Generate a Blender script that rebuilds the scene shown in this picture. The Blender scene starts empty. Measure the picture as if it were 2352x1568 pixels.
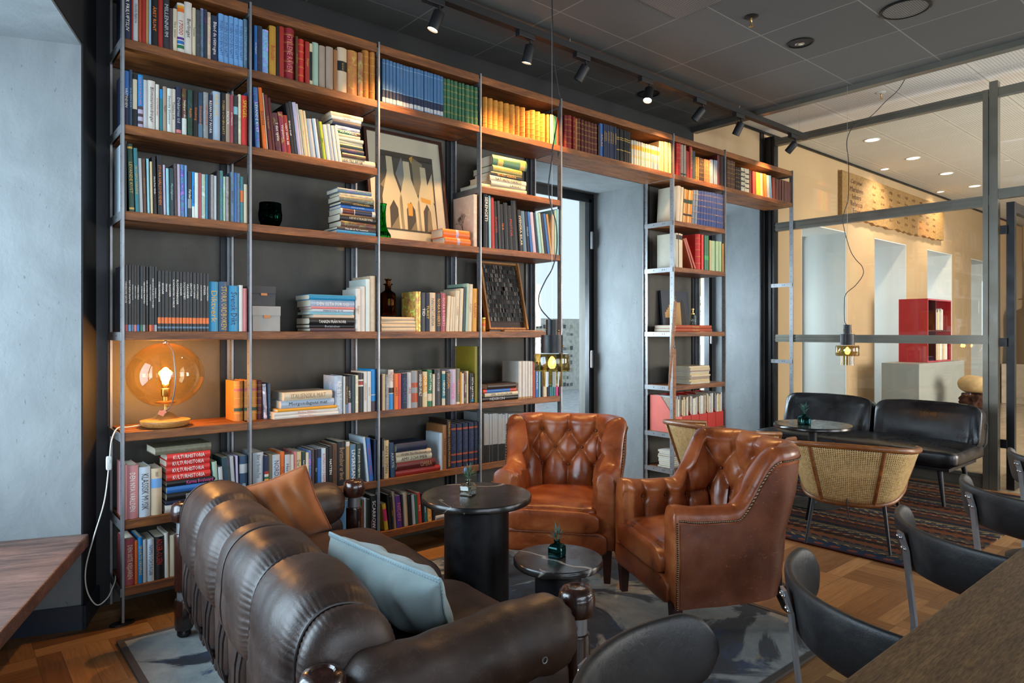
import bpy, bmesh, math, random
from mathutils import Vector, Matrix, noise as mnoise
R = math.radians
PI = math.pi
C = bpy.context.scene.collection
rnd = random.Random(7)

def lin(c):
    if isinstance(c, str):
        c = tuple(int(c[i:i+2], 16)/255 for i in (0, 2, 4))
    return tuple((x/12.92 if x <= .04045 else ((x+.055)/1.055)**2.4) for x in c[:3])

# ---------------------------------------------------------------- materials
class NT:
    def __init__(s, name):
        s.m = bpy.data.materials.new(name); s.m.use_nodes = True
        s.t = s.m.node_tree; s.n = s.t.nodes; s.n.clear()
        s.out = s.n.new('ShaderNodeOutputMaterial')
        s.b = s.n.new('ShaderNodeBsdfPrincipled')
        s.l(s.b.outputs[0], s.out.inputs[0])
    def l(s, a, b): s.t.links.new(a, b)
    def node(s, t, **k):
        x = s.n.new('ShaderNode'+t)
        for a, v in k.items():
            if hasattr(x, a): setattr(x, a, v)
        return x
    def setin(s, node, key, v):
        i = node.inputs[key]
        if hasattr(v, 'is_output') or isinstance(v, bpy.types.NodeSocket): s.l(v, i)
        elif isinstance(v, (tuple, list)) and len(v) == 3 and i.type == 'RGBA': i.default_value = (*v, 1)
        else: i.default_value = v
    def p(s, **k):
        nm = dict(col='Base Color', rough='Roughness', metal='Metallic', trans='Transmission Weight', ior='IOR', nrm='Normal', coat='Coat Weight', coatr='Coat Roughness', emc='Emission Color', ems='Emission Strength', spec='Specular IOR Level', alpha='Alpha', sheen='Sheen Weight', sheenr='Sheen Roughness')
        for a, v in k.items(): s.setin(s.b, nm[a], v)
        return s
    def coord(s, kind='Object', scale=(1, 1, 1), rot=(0, 0, 0), loc=(0, 0, 0)):
        if kind == 'World': o = s.node('NewGeometry').outputs['Position']
        else: o = s.node('TexCoord').outputs[kind]
        mp = s.node('Mapping'); s.l(o, mp.inputs[0])
        mp.inputs['Scale'].default_value = scale; mp.inputs['Rotation'].default_value = rot; mp.inputs['Location'].default_value = loc
        return mp.outputs[0]
    def noise(s, vec, scale=5, detail=4, rough=.55, dist=0, out=0):
        x = s.node('TexNoise'); s.l(vec, x.inputs['Vector'])
        x.inputs['Scale'].default_value = scale; x.inputs['Detail'].default_value = detail
        x.inputs['Roughness'].default_value = rough; x.inputs['Distortion'].default_value = dist
        return x.outputs[out]
    def ramp(s, fac, stops, interp='LINEAR'):
        x = s.node('ValToRGB'); s.l(fac, x.inputs[0]); x.color_ramp.interpolation = interp
        e = x.color_ramp.elements
        while len(e) < len(stops): e.new(.5)
        for i, (p, c) in enumerate(stops):
            e[i].position = p; e[i].color = (*c, 1) if len(c) == 3 else c
        return x.outputs[0]
    def mix(s, fac, a, b, mode='MIX'):
        x = s.node('Mix'); x.data_type = 'RGBA'; x.blend_type = mode
        for key, v in ((0, fac), (6, a), (7, b)):
            if isinstance(v, bpy.types.NodeSocket): s.l(v, x.inputs[key])
            elif isinstance(v, (tuple, list)): x.inputs[key].default_value = (*v[:3], 1)
            else: x.inputs[key].default_value = v
        return x.outputs[2]
    def math(s, op, a, b=0.0, clamp=False):
        x = s.node('Math'); x.operation = op; x.use_clamp = clamp
        for i, v in enumerate((a, b)):
            if isinstance(v, bpy.types.NodeSocket): s.l(v, x.inputs[i])
            else: x.inputs[i].default_value = v
        return x.outputs[0]
    def bump(s, h, strength=.3, dist=.01, nrm=None):
        x = s.node('Bump'); s.l(h, x.inputs['Height'])
        x.inputs['Strength'].default_value = strength; x.inputs['Distance'].default_value = dist
        if nrm is not None: s.l(nrm, x.inputs['Normal'])
        return x.outputs[0]
    def sep(s, vec):
        x = s.node('SeparateXYZ'); s.l(vec, x.inputs[0]); return x.outputs
    def wave(s, vec, scale, dist=2, detail=2, dscale=1, direction='X', kind='BANDS'):
        x = s.node('TexWave'); x.wave_type = kind
        if kind == 'BANDS': x.bands_direction = direction
        s.l(vec, x.inputs[0]); x.inputs['Scale'].default_value = scale; x.inputs['Distortion'].default_value = dist
        x.inputs['Detail'].default_value = detail; x.inputs['Detail Scale'].default_value = dscale
        return x.outputs['Fac'] if 'Fac' in x.outputs else x.outputs[1]

def flat(name, col, rough=.5, metal=0, **k):
    n = NT(name); n.p(col=lin(col), rough=rough, metal=metal, **k)
    return n.m

def rough_mat(name, col, rough=.5, metal=0, var=.25, scale=12, bump=.1, bscale=120, bdist=.002, coord='Object', **k):
    n = NT(name); v = n.coord(coord)
    f = n.noise(v, scale, 5)
    c = lin(col)
    n.p(col=n.ramp(f, [(.3, tuple(x*(1-var) for x in c)), (.7, tuple(min(1, x*(1+var)) for x in c))]),
        rough=n.ramp(f, [(.3, (max(0, rough-.08),)*3), (.7, (min(1, rough+.08),)*3)]), metal=metal, nrm=n.bump(n.noise(v, bscale, 3), bump, bdist), **k)
    return n.m

def wood(name, dark, light, axis='X', scale=1.0, rough=.45, coord='Object', pore=.5, coat=0.0):
    n = NT(name)
    st = {'X': (1, 9, 9), 'Y': (9, 1, 9), 'Z': (9, 9, 1)}[axis]
    v = n.coord(coord, tuple(a*scale for a in st))
    info = n.node('ObjectInfo')
    off = n.node('VectorMath'); off.operation = 'ADD'
    n.l(v, off.inputs[0])
    mul = n.math('MULTIPLY', info.outputs['Random'], 37.0)
    n.l(mul, off.inputs[1]); v = off.outputs[0]
    g = n.noise(v, 2.2, 6, .6, .6)
    fine = n.noise(v, 16, 4, .6)
    a = n.ramp(g, [(.3, lin(dark)), (.55, tuple((x+y)/2 for x, y in zip(lin(dark), lin(light)))), (.72, lin(light))])
    n.p(col=n.mix(pore, a, n.ramp(fine, [(.35, (.25, .25, .25)), (.6, (1, 1, 1))]), 'MULTIPLY'),
        rough=n.ramp(fine, [(.3, (rough+.12,)*3), (.7, (rough-.05,)*3)]), nrm=n.bump(fine, .15, .002), coat=coat)
    return n.m

def leather(name, dark, mid, light, rough=.35, wear=.5, scale=1.0, bump=.35, scr=None, crease=None):
    n = NT(name); v = n.coord('Object')
    big = n.noise(v, 5*scale, 5, .6, .4)
    sc = n.noise(n.coord('Object', (1, 1, 3)), 28*scale, 6, .75, 1.2)
    base = n.ramp(big, [(.28, lin(dark)), (.5, lin(mid)), (.74, lin(light))])
    scol = lin(scr or light); scr = n.ramp(sc, [(.60, (0, 0, 0)), (.70, (1, 1, 1))])
    col = n.mix(n.math('MULTIPLY', scr, wear), base, scol)
    if crease:
        cn = n.noise(n.coord('Object', (1, 1, 1), (.4, .2, .7)), 7, 5, .6, 1.5); cd = n.math('ABSOLUTE', n.math('SUBTRACT', cn, .5))
        col = n.mix(n.math('MULTIPLY', n.ramp(cd, [(0, (1, 1, 1)), (.010, (0, 0, 0))]), .22), col, lin(crease))
    vor = n.node('TexVoronoi'); vor.feature = 'DISTANCE_TO_EDGE'; n.l(v, vor.inputs['Vector']); vor.inputs['Scale'].default_value = 190*scale
    wr = n.noise(v, 34*scale, 4, .6, .8)
    b1 = n.bump(vor.outputs[0], bump*.35, .0012)
    b2 = n.bump(wr, bump*.5, .004, b1)
    n.p(col=col, rough=n.ramp(big, [(.3, (rough-.07,)*3), (.7, (rough+.1,)*3)]), nrm=b2, spec=.5)
    return n.m

def fabric(name, col, col2, scale=320, rough=.9, bump=.5):
    n = NT(name); v = n.coord('Object')
    w1 = n.wave(v, scale/6.28, 1.5, 2, 3, 'X'); w2 = n.wave(v, scale/6.28, 1.5, 2, 3, 'Z')
    f = n.math('MULTIPLY', w1, w2)
    big = n.noise(v, 9, 4)
    n.p(col=n.mix(n.ramp(big, [(.3, (0, 0, 0)), (.7, (1, 1, 1))]), lin(col), lin(col2)), rough=rough, nrm=n.bump(f, bump, .002), sheen=.25, spec=.2)
    return n.m

# ---------------------------------------------------------------- mesh builder
class MB:
    def __init__(s): s.v = []; s.f = []; s.mi = []; s.sm = []; s.uv = None; s.col = None
    def add(s, vs, fs, mi=0, sm=False):
        b = len(s.v); s.v.extend(tuple(x) for x in vs)
        for f in fs:
            s.f.append(tuple(b+i for i in f)); s.mi.append(mi); s.sm.append(sm)
        return b
    def box(s, c, d, M=None, mi=0):
        x, y, z = d[0]/2, d[1]/2, d[2]/2
        vs = [Vector((a*x, b*y, e*z)) for e in (-1, 1) for b in (-1, 1) for a in (-1, 1)]
        if M is not None: vs = [M @ q for q in vs]
        vs = [q+Vector(c) for q in vs]
        s.add(vs, [(0, 2, 3, 1), (4, 5, 7, 6), (0, 1, 5, 4), (2, 6, 7, 3), (0, 4, 6, 2), (1, 3, 7, 5)], mi)
        return s
    def box2(s, lo, hi, mi=0):
        return s.box([(a+b)/2 for a, b in zip(lo, hi)], [abs(b-a) for a, b in zip(lo, hi)], None, mi)
    def grid(s, fn, nu, nv, cu=False, cv=False, mi=0, sm=True, flip=False):
        vs = [fn(i/(nu if cu else nu-1), j/(nv if cv else nv-1)) for i in range(nu) for j in range(nv)]
        fs = []
        for i in range(nu if cu else nu-1):
            for j in range(nv if cv else nv-1):
                a = i*nv+j; b = ((i+1) % nu)*nv+j; c = ((i+1) % nu)*nv+(j+1) % nv; d = i*nv+(j+1) % nv
                fs.append((a, d, c, b) if flip else (a, b, c, d))
        return s.add(vs, fs, mi, sm)
    def lathe(s, prof, seg=32, o=(0, 0, 0), M=None, mi=0, caps=True, sm=True):
        vs = []
        for r, z in prof:
            for k in range(seg):
                a = 2*PI*k/seg; q = Vector((r*math.cos(a), r*math.sin(a), z))
                if M is not None: q = M @ q
                vs.append(q+Vector(o))
        fs = []
        for i in range(len(prof)-1):
            for k in range(seg):
                fs.append((i*seg+k, i*seg+(k+1) % seg, (i+1)*seg+(k+1) % seg, (i+1)*seg+k))
        if caps:
            fs.append(tuple(reversed(range(seg)))); fs.append(tuple((len(prof)-1)*seg+k for k in range(seg)))
        s.add(vs, fs, mi, sm); return s
    def tube(s, pts, r, seg=10, mi=0, closed=False, caps=True, sc=None, up=None, sm=True):
        pts = [Vector(p) for p in pts]; n = len(pts)
        rs = r if isinstance(r, list) else [r]*n
        vs = []; N = None
        for i, p in enumerate(pts):
            a = pts[(i-1) % n] if (closed or i > 0) else p; b = pts[(i+1) % n] if (closed or i < n-1) else p
            T = (b-a).normalized() if (b-a).length > 1e-9 else Vector((0, 0, 1))
            if up is not None: N = Vector(up)
            elif N is None: N = Vector((0, 0, 1)) if abs(T.z) < .9 else Vector((1, 0, 0))
            N = (N - T*N.dot(T))
            if N.length < 1e-6: N = Vector((1, 0, 0)) - T*T.x
            N.normalize(); B = T.cross(N)
            for k in range(seg):
                t = 2*PI*k/seg
                ca, sa = math.cos(t), math.sin(t)
                if sc == 'rect':
                    m = max(abs(ca), abs(sa)); ca, sa = ca/m, sa/m
                w, h = rs[i] if isinstance(rs[i], (tuple, list)) else (rs[i], rs[i])
                vs.append(p + N*(ca*h) + B*(sa*w))
        fs = []
        for i in range(n if closed else n-1):
            for k in range(seg):
                j = (i+1) % n
                fs.append((i*seg+k, i*seg+(k+1) % seg, j*seg+(k+1) % seg, j*seg+k))
        if caps and not closed:
            fs.append(tuple(reversed(range(seg)))); fs.append(tuple((n-1)*seg+k for k in range(seg)))
        s.add(vs, fs, mi, sm); return s
    def ball(s, c, r, nu=16, nv=10, mi=0, M=None):
        r = r if isinstance(r, (tuple, list)) else (r, r, r)
        def fn(u, v):
            a, b = 2*PI*u, PI*(v-.5)
            q = Vector((r[0]*math.cos(b)*math.cos(a), r[1]*math.cos(b)*math.sin(a), r[2]*math.sin(b)))
            if M is not None: q = M @ q
            return q+Vector(c)
        s.grid(fn, nu, nv, True, False, mi); return s
    def ext(s, poly, z0, z1, M=None, mi=0, sm=False):
        """a flat outline (x, y) pulled from z0 to z1"""
        n = len(poly)
        vs = [Vector((x, y, z)) for z in (z0, z1) for x, y in poly]
        if M is not None: vs = [M @ q for q in vs]
        fs = [(i, (i+1) % n, n+(i+1) % n, n+i) for i in range(n)]
        s.add(vs, fs, mi, sm); s.add(vs, [tuple(reversed(range(n))), tuple(range(n, 2*n))], mi, False)
        return s
    def super(s, c, d, e=.35, e2=None, nu=40, nv=24, M=None, mi=0, fn=None):
        """superellipsoid cushion of size d"""
        e2 = e if e2 is None else e2
        sg = lambda x, p: math.copysign(abs(x)**p, x)
        def g(u, v):
            a, b = 2*PI*u, PI*(v-.5)
            q = Vector((d[0]/2*sg(math.cos(b), e2)*sg(math.cos(a), e), d[1]/2*sg(math.cos(b), e2)*sg(math.sin(a), e), d[2]/2*sg(math.sin(b), e2)))
            if fn: q = fn(q)
            if M is not None: q = M @ q
            return q+Vector(c)
        s.grid(g, nu, nv, True, False, mi); return s
    def build(s, name, mats, parent=None, loc=None, rot=None, bevel=0, sharp=40, sub=0):
        me = bpy.data.meshes.new(name); me.from_pydata(s.v, [], s.f)
        for m in (mats if isinstance(mats, (list, tuple)) else [mats]): me.materials.append(m)
        me.polygons.foreach_set('material_index', s.mi); me.polygons.foreach_set('use_smooth', s.sm)
        me.update()
        if any(s.sm):
            bm = bmesh.new(); bm.from_mesh(me); bmesh.ops.remove_doubles(bm, verts=bm.verts, dist=1e-6)
            bmesh.ops.recalc_face_normals(bm, faces=bm.faces); bm.to_mesh(me); bm.free()
            if sharp: me.set_sharp_from_angle(angle=R(sharp))
        o = bpy.data.objects.new(name, me); C.objects.link(o)
        if parent: o.parent = parent
        if loc is not None: o.location = loc
        if rot is not None: o.rotation_euler = rot
        if bevel:
            b = o.modifiers.new('b', 'BEVEL'); b.width = bevel; b.segments = 2; b.limit_method = 'ANGLE'; b.angle_limit = R(40)
        if sub:
            b = o.modifiers.new('s', 'SUBSURF'); b.levels = sub; b.render_levels = sub
        return o

def tag(o, label=None, cat=None, group=None, kind=None):
    if label: o['label'] = label
    if cat: o['category'] = cat
    if group: o['group'] = group
    if kind: o['kind'] = kind
    return o

def thing(name, label, cat, loc=(0, 0, 0), rz=0, group=None):
    o = bpy.data.objects.new(name, None); C.objects.link(o)
    o.empty_display_size = .1
    o.location = loc; o.rotation_euler = (0, 0, rz)
    return tag(o, label, cat, group)

def struct(name, mb, mats, **k):
    return tag(mb.build(name, mats, **k), kind='structure')

def dup(root, loc=None, rz=None, label=None, group=None):
    kids = {}
    for o in bpy.data.objects:
        if o.parent is not None: kids.setdefault(o.parent.name, []).append(o)
    def cp(o, par):
        c = o.copy(); C.objects.link(c)
        if par is not None: c.parent = par
        for ch in kids.get(o.name, []): cp(ch, c)
        return c
    r = cp(root, None)
    if loc is not None: r.location = loc
    if rz is not None: r.rotation_euler = (0, 0, rz)
    if label: r['label'] = label
    if group: r['group'] = group
    return r

def wob(p, sc, amp, seed=0.0):
    return mnoise.noise(Vector((p[0]*sc+seed, p[1]*sc+seed*1.7, p[2]*sc-seed)))*amp

def smooth(a, b, x):
    t = max(0, min(1, (x-a)/(b-a))); return t*t*(3-2*t)

def lerp(a, b, t): return a+(b-a)*t

def catmull(pts, n=8):
    pts = [Vector(p) for p in pts]; out = []
    for i in range(len(pts)-1):
        p0 = pts[max(0, i-1)]; p1 = pts[i]; p2 = pts[i+1]; p3 = pts[min(len(pts)-1, i+2)]
        for k in range(n):
            t = k/n
            out.append(.5*((2*p1)+(-p0+p2)*t+(2*p0-5*p1+4*p2-p3)*t*t+(-p0+3*p1-3*p2+p3)*t**3))
    out.append(pts[-1]); return out

_font_cache = {}
def text_mesh(txt, wmax, hmax, align='CENTER'):
    """flat lettering in the XY plane fitted into wmax x hmax; returns (verts, faces)"""
    if txt not in _font_cache:
        cu = bpy.data.curves.new('t', 'FONT'); cu.body = txt; cu.size = 1; cu.resolution_u = 2; cu.align_x = 'CENTER'; cu.align_y = 'CENTER'
        o = bpy.data.objects.new('t', cu)
        C.objects.link(o)
        dg = bpy.context.evaluated_depsgraph_get()
        me = bpy.data.meshes.new_from_object(o.evaluated_get(dg))
        _font_cache[txt] = ([v.co.copy() for v in me.vertices], [tuple(p.vertices) for p in me.polygons])
        bpy.data.objects.remove(o); bpy.data.curves.remove(cu); bpy.data.meshes.remove(me)
    vs, fs = _font_cache[txt]
    if not vs: return [], []
    x0 = min(v.x for v in vs); x1 = max(v.x for v in vs); y0 = min(v.y for v in vs); y1 = max(v.y for v in vs)
    sx = wmax/max(1e-6, x1-x0); sy = hmax/max(1e-6, y1-y0)
    if sx > sy*1.15: sx = sy*1.15
    if sy > sx*2.2: sy = sx*2.2
    cx, cy = (x0+x1)/2, (y0+y1)/2
    return [Vector(((v.x-cx)*sx, (v.y-cy)*sy, 0)) for v in vs], fs
def text_prepare(txts):
    obs = []
    for txt in txts:
        if txt in _font_cache or not txt: continue
        cu = bpy.data.curves.new('t', 'FONT'); cu.body = txt; cu.size = 1; cu.resolution_u = 1 if len(txt) > 9 else 2; cu.align_x = 'CENTER'; cu.align_y = 'CENTER'
        o = bpy.data.objects.new('t', cu); C.objects.link(o); obs.append((txt, o, cu))
    dg = bpy.context.evaluated_depsgraph_get()
    for txt, o, cu in obs:
        me = bpy.data.meshes.new_from_object(o.evaluated_get(dg))
        _font_cache[txt] = ([v.co.copy() for v in me.vertices], [tuple(p.vertices) for p in me.polygons])
        bpy.data.meshes.remove(me)
    for txt, o, cu in obs: bpy.data.objects.remove(o); bpy.data.curves.remove(cu)
M = {}
# bare plaster with trowel marks and chips
def plaster(name, a, b, chips=.5):
    n = NT(name); v = n.coord('World')
    big = n.noise(v, 1.6, 6, .62, .5); med = n.noise(n.coord('World', (1, 1, .45), (0, .5, 0)), 7, 5, .6, .8)
    col = n.mix(.45, n.ramp(big, [(.3, lin(a)), (.7, lin(b))]), n.ramp(med, [(.3, lin(a)), (.7, lin(b))]))
    ch = n.noise(n.coord('World', (1, 1, .38), (.0, .35, 0)), 75, 2, .5)
    chip = n.ramp(ch, [(.695, (0, 0, 0)), (.72, (1, 1, 1))])
    col = n.mix(n.math('MULTIPLY', chip, chips), col, tuple(x*.45 for x in lin(a)))
    n.p(col=col, rough=.72, nrm=n.bump(n.noise(v, 60, 5, .65), .35, .004, n.bump(med, .3, .01)))
    return n.m
M['plaster'] = plaster('wall_plaster', '666b6d', '7f8485')
M['plaster_dark'] = plaster('wall_plaster_dark', '3d3c39', '555249', .25)
M['wall_beige'] = rough_mat('wall_beige', 'b99d79', .8, var=.05, scale=2, bscale=80, bump=.08, coord='World')
M['wall_white'] = rough_mat('wall_white', 'dfe0dc', .8, var=.03, scale=2, coord='World')
M['wall_black'] = rough_mat('wall_black', '1b1b1c', .7, var=.1, scale=3, coord='World')
M['frame_dark'] = rough_mat('frame_dark', '26272a', .42, .6, .12, 6, .05, coord='World')
M['frame_black'] = rough_mat('frame_black', '17181a', .4, .4, .1, 6, .05, coord='World')
M['frame_olive'] = rough_mat('frame_olive', '6e6c62', .38, .55, .1, 5, .05, coord='World')
M['skirting'] = rough_mat('skirting', '2b3440', .4, 0, .1, 5, .05, coord='World')
def steel(name, col, rough=.35):
    n = NT(name); v = n.coord('World', (1, 1, .12))
    f = n.noise(v, 90, 4, .6); g = n.noise(n.coord('World'), 9, 5)
    c = lin(col)
    n.p(col=n.mix(n.ramp(g, [(.3, (0, 0, 0)), (.75, (1, 1, 1))]), tuple(x*.72 for x in c), c), metal=.85, rough=n.ramp(f, [(.3, (rough-.08,)*3), (.7, (rough+.12,)*3)]))
    return n.m
M['steel'] = steel('brushed_steel', '9b9da0', .46)
M['steel_dark'] = steel('dark_steel', '4a4c50', .4)
M['chrome'] = flat('chrome', 'd0d2d4', .12, 1)
M['brass'] = flat('brass', 'c9a060', .28, 1)
M['hole'] = flat('bolt_hole', '15151a', .7)
M['black_metal'] = rough_mat('black_metal', '131316', .42, .3, .1, 20, .03)
M['black_matte'] = flat('black_matte', '101012', .55)
M['oak_shelf'] = wood('shelf_oak', '4c2710', 'a0622c', 'X', 1.3, .5, 'World', .4)
M['walnut_sill'] = wood('sill_walnut', '4f3a33', '85665a', 'Y', 1.5, .42)
M['wood_table'] = wood('oak_table_top', '4f3620', '82603a', 'X', 2.2, .42, 'World', .75)
M['bent_wood'] = wood('bent_beech', '6e3d1a', 'a2652f', 'X', 2, .35)
M['leg_wood'] = wood('dark_leg_wood', '2a130c', '4a2418', 'Z', 2, .35)
M['post_wood'] = wood('dark_rosewood', '1c0d0a', '43231a', 'Z', 2.2, .2, 'Object', .35, .6)
M['lamp_wood'] = wood('lamp_base_oak', 'a06a34', 'c8914f', 'X', 2, .4)
M['light_wood'] = wood('light_wood', '8a5a2c', 'b98548', 'Z', 2, .45)
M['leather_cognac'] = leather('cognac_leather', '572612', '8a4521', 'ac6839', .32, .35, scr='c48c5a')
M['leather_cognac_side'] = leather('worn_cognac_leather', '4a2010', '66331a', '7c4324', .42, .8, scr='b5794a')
M['leather_brown'] = leather('dark_brown_leather', '231917', '372923', '4a3932', .43, .05, .8, .5, crease='6a574d')
M['leather_black'] = leather('black_leather', '0b0c0e', '15171a', '23262a', .3, .0)
M['leather_band'] = leather('black_band_leather', '111214', '1d1e20', '33322f', .48, .15, 1.5, .5)
M['strap'] = leather('strap_leather', '171211', '2a211f', '3d322e', .4, .1)
M['nail'] = flat('nail_brass', '6f604f', .35, 1)
M['cord_black'] = flat('cord_black', '0d0d0e', .5)
M['cord_white'] = flat('cord_white', 'cfcbc2', .45)
M['wire'] = flat('wire_steel', 'c8c8c4', .3, .8)
def glass(name, col=(1, 1, 1), rough=0.0, ior=1.45):
    n = NT(name)
    g = n.node('BsdfGlass'); g.inputs['Color'].default_value = (*col, 1); g.inputs['Roughness'].default_value = rough; g.inputs['IOR'].default_value = ior
    n.l(g.outputs[0], n.out.inputs[0]); n.n.remove(n.b)
    return n.m
def thin_glass(name, col=(1, 1, 1), refl=1.0):
    """single sheet: straight-through tint with a fresnel reflection"""
    n = NT(name)
    t = n.node('BsdfTransparent'); t.inputs[0].default_value = (*col, 1)
    g = n.node('BsdfGlossy'); g.inputs['Roughness'].default_value = .01; g.inputs['Color'].default_value = (1, 1, 1, 1)
    f = n.node('Fresnel'); geo = n.node('NewGeometry')
    n.l(n.math('ADD', n.math('MULTIPLY', geo.outputs['Backfacing'], 1/1.5-1.5), 1.5), f.inputs[0])
    f2 = n.math('MULTIPLY', f.outputs[0], refl)
    mx = n.node('MixShader'); n.l(f2, mx.inputs[0]); n.l(t.outputs[0], mx.inputs[1]); n.l(g.outputs[0], mx.inputs[2])
    n.l(mx.outputs[0], n.out.inputs[0]); n.n.remove(n.b)
    return n.m
M['glass_pane'] = thin_glass('window_glass', (.93, .95, .94), 1.0)
M['glass_amber'] = thin_glass('amber_glass', (.985, .86, .62), 1.0)
M['glass_smoke'] = thin_glass('smoked_glass', (.56, .46, .22), 1.6)
M['glass_clear'] = glass('clear_glass', (.93, .97, .95))
M['glass_teal'] = glass('teal_glass', (.25, .55, .55))
M['glass_green'] = glass('green_glass', (.12, .6, .22))
M['glass_brown'] = glass('brown_glass', (.42, .18, .04))
M['glass_owl'] = glass('dark_green_glass', (.02, .18, .12))
def emit(name, col, s):
    n = NT(name); n.p(col=lin(col), emc=lin(col), ems=s, rough=.4); return n.m
M['bulb_warm'] = emit('filament_glow', 'ffb050', 30)
M['lamp_lens'] = emit('spot_lens', 'ffdcae', 25)
M['downlight'] = emit('downlight_lens', 'ffe8c8', 7)
# parquet: square blocks of five strips, turned a quarter in every other block
def parquet():
    n = NT('oak_parquet'); P = .42
    pos = n.sep(n.coord('World', (1, 1, 1), (0, 0, 0), (.13, .07, 0)))
    bx = n.math('FLOOR', n.math('DIVIDE', pos[0], P)); by = n.math('FLOOR', n.math('DIVIDE', pos[1], P))
    par = n.math('MODULO', n.math('ABSOLUTE', n.math('ADD', bx, by)), 2.0)
    par = n.math('GREATER_THAN', par, .5)
    sx = n.math('FLOOR', n.math('DIVIDE', pos[0], P/5)); sy = n.math('FLOOR', n.math('DIVIDE', pos[1], P/5))
    fx = n.math('FRACT', n.math('DIVIDE', pos[0], P/5)); fy = n.math('FRACT', n.math('DIVIDE', pos[1], P/5))
    def sel(a, b):
        x = n.node('Mix'); x.data_type = 'FLOAT'; n.l(par, x.inputs[0]); n.l(a, x.inputs[2]); n.l(b, x.inputs[3]); return x.outputs[0]
    sid = sel(sx, sy); fr = sel(fx, fy)
    wn = n.node('TexWhiteNoise'); wn.noise_dimensions = '3D'
    cb = n.node('CombineXYZ'); n.l(sid, cb.inputs[0]); n.l(n.math('ADD', bx, n.math('MULTIPLY', by, 17.0)), cb.inputs[1]); n.l(par, cb.inputs[2]); n.l(cb.outputs[0], wn.inputs[0])
    tone = n.ramp(wn.outputs[0], [(0, lin('785028')), (.5, lin('93683c')), (1, lin('ab8050'))])
    g1 = n.noise(n.coord('World', (26, 2, 1)), 3, 5, .6, .4); g2 = n.noise(n.coord('World', (2, 26, 1)), 3, 5, .6, .4)
    g = sel(g1, g2)
    col = n.mix(.55, tone, n.ramp(g, [(.3, (.45, .42, .4)), (.65, (1, 1, 1))]), 'MULTIPLY')
    edge = n.math('LESS_THAN', n.math('MINIMUM', fr, n.math('SUBTRACT', 1.0, fr)), .012)
    ends = n.math('FRACT', n.math('DIVIDE', pos[0], P)); endy = n.math('FRACT', n.math('DIVIDE', pos[1], P))
    e2 = n.math('LESS_THAN', n.math('MINIMUM', n.math('MINIMUM', ends, endy), 1.0), .004)
    edge = n.math('MAXIMUM', edge, e2)
    n.p(col=n.mix(n.math('MULTIPLY', edge, .6), col, (.03, .02, .012)), rough=n.ramp(g, [(.3, (.46,)*3), (.7, (.34,)*3)]), nrm=n.bump(g, .08, .002))
    return n.m
M['parquet'] = parquet()
def stone_floor():
    n = NT('lobby_stone'); v = n.coord('World')
    br = n.node('TexBrick'); br.offset = 0; n.l(v, br.inputs[0])
    br.inputs['Scale'].default_value = 1.0; br.inputs['Brick Width'].default_value = .6; br.inputs['Row Height'].default_value = .6; br.inputs['Mortar Size'].default_value = .004
    br.inputs['Color1'].default_value = (*lin('9c8a70'), 1); br.inputs['Color2'].default_value = (*lin('b3a187'), 1); br.inputs['Mortar'].default_value = (*lin('6d5f4e'), 1)
    n.p(col=n.mix(.4, br.outputs[0], n.ramp(n.noise(v, 5, 6), [(.3, lin('8a785f')), (.7, lin('c0b096'))])), rough=.22)
    return n.m
M['stone_floor'] = stone_floor()
def ceil_black():
    n = NT('black_ceiling_tiles'); pos = n.sep(n.coord('World', (1, 1, 1), (0, 0, 0), (-.396, -.47, 0)))
    fx = n.math('FRACT', n.math('DIVIDE', pos[0], .6)); fy = n.math('FRACT', n.math('DIVIDE', pos[1], .6))
    d = n.math('MINIMUM', n.math('MINIMUM', fx, n.math('SUBTRACT', 1.0, fx)), n.math('MINIMUM', fy, n.math('SUBTRACT', 1.0, fy)))
    ln = n.math('LESS_THAN', d, .006)
    tid = n.node('CombineXYZ'); n.l(n.math('FLOOR', n.math('DIVIDE', pos[0], .6)), tid.inputs[0]); n.l(n.math('FLOOR', n.math('DIVIDE', pos[1], .6)), tid.inputs[1])
    wn = n.node('TexWhiteNoise'); n.l(tid.outputs[0], wn.inputs[0])
    base = n.ramp(wn.outputs[0], [(0, lin('4c4d4c')), (1, lin('565755'))])
    v = n.coord('World'); f = n.noise(v, 190, 3)
    n.p(col=n.mix(ln, base, lin('7c7b76')), rough=.62, nrm=n.bump(f, .3, .002))
    return n.m
M['ceil_black'] = ceil_black()
def ceil_white():
    n = NT('perforated_white_ceiling'); pos = n.sep(n.coord('World', (1, 1, 1), (0, 0, 0), (.16, .05, 0)))
    def cell(s, o): return n.math('SUBTRACT', n.math('FRACT', n.math('DIVIDE', pos[o], s)), .5)
    cx, cy = cell(.022, 0), cell(.022, 1)
    r = n.math('ADD', n.math('MULTIPLY', cx, cx), n.math('MULTIPLY', cy, cy))
    hole = n.math('LESS_THAN', r, .055)
    bx, by = cell(.6, 0), cell(.6, 1)
    inn = n.math('LESS_THAN', n.math('MAXIMUM', n.math('ABSOLUTE', bx), n.math('ABSOLUTE', by)), .45)
    seam = n.math('GREATER_THAN', n.math('MAXIMUM', n.math('ABSOLUTE', bx), n.math('ABSOLUTE', by)), .494)
    hole = n.math('MULTIPLY', hole, inn)
    c = n.mix(hole, lin('d2cfc8'), lin('8e8b84'))
    n.p(col=n.mix(seam, c, lin('9a968c')), rough=.75)
    return n.m
M['ceil_white'] = ceil_white()
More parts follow.
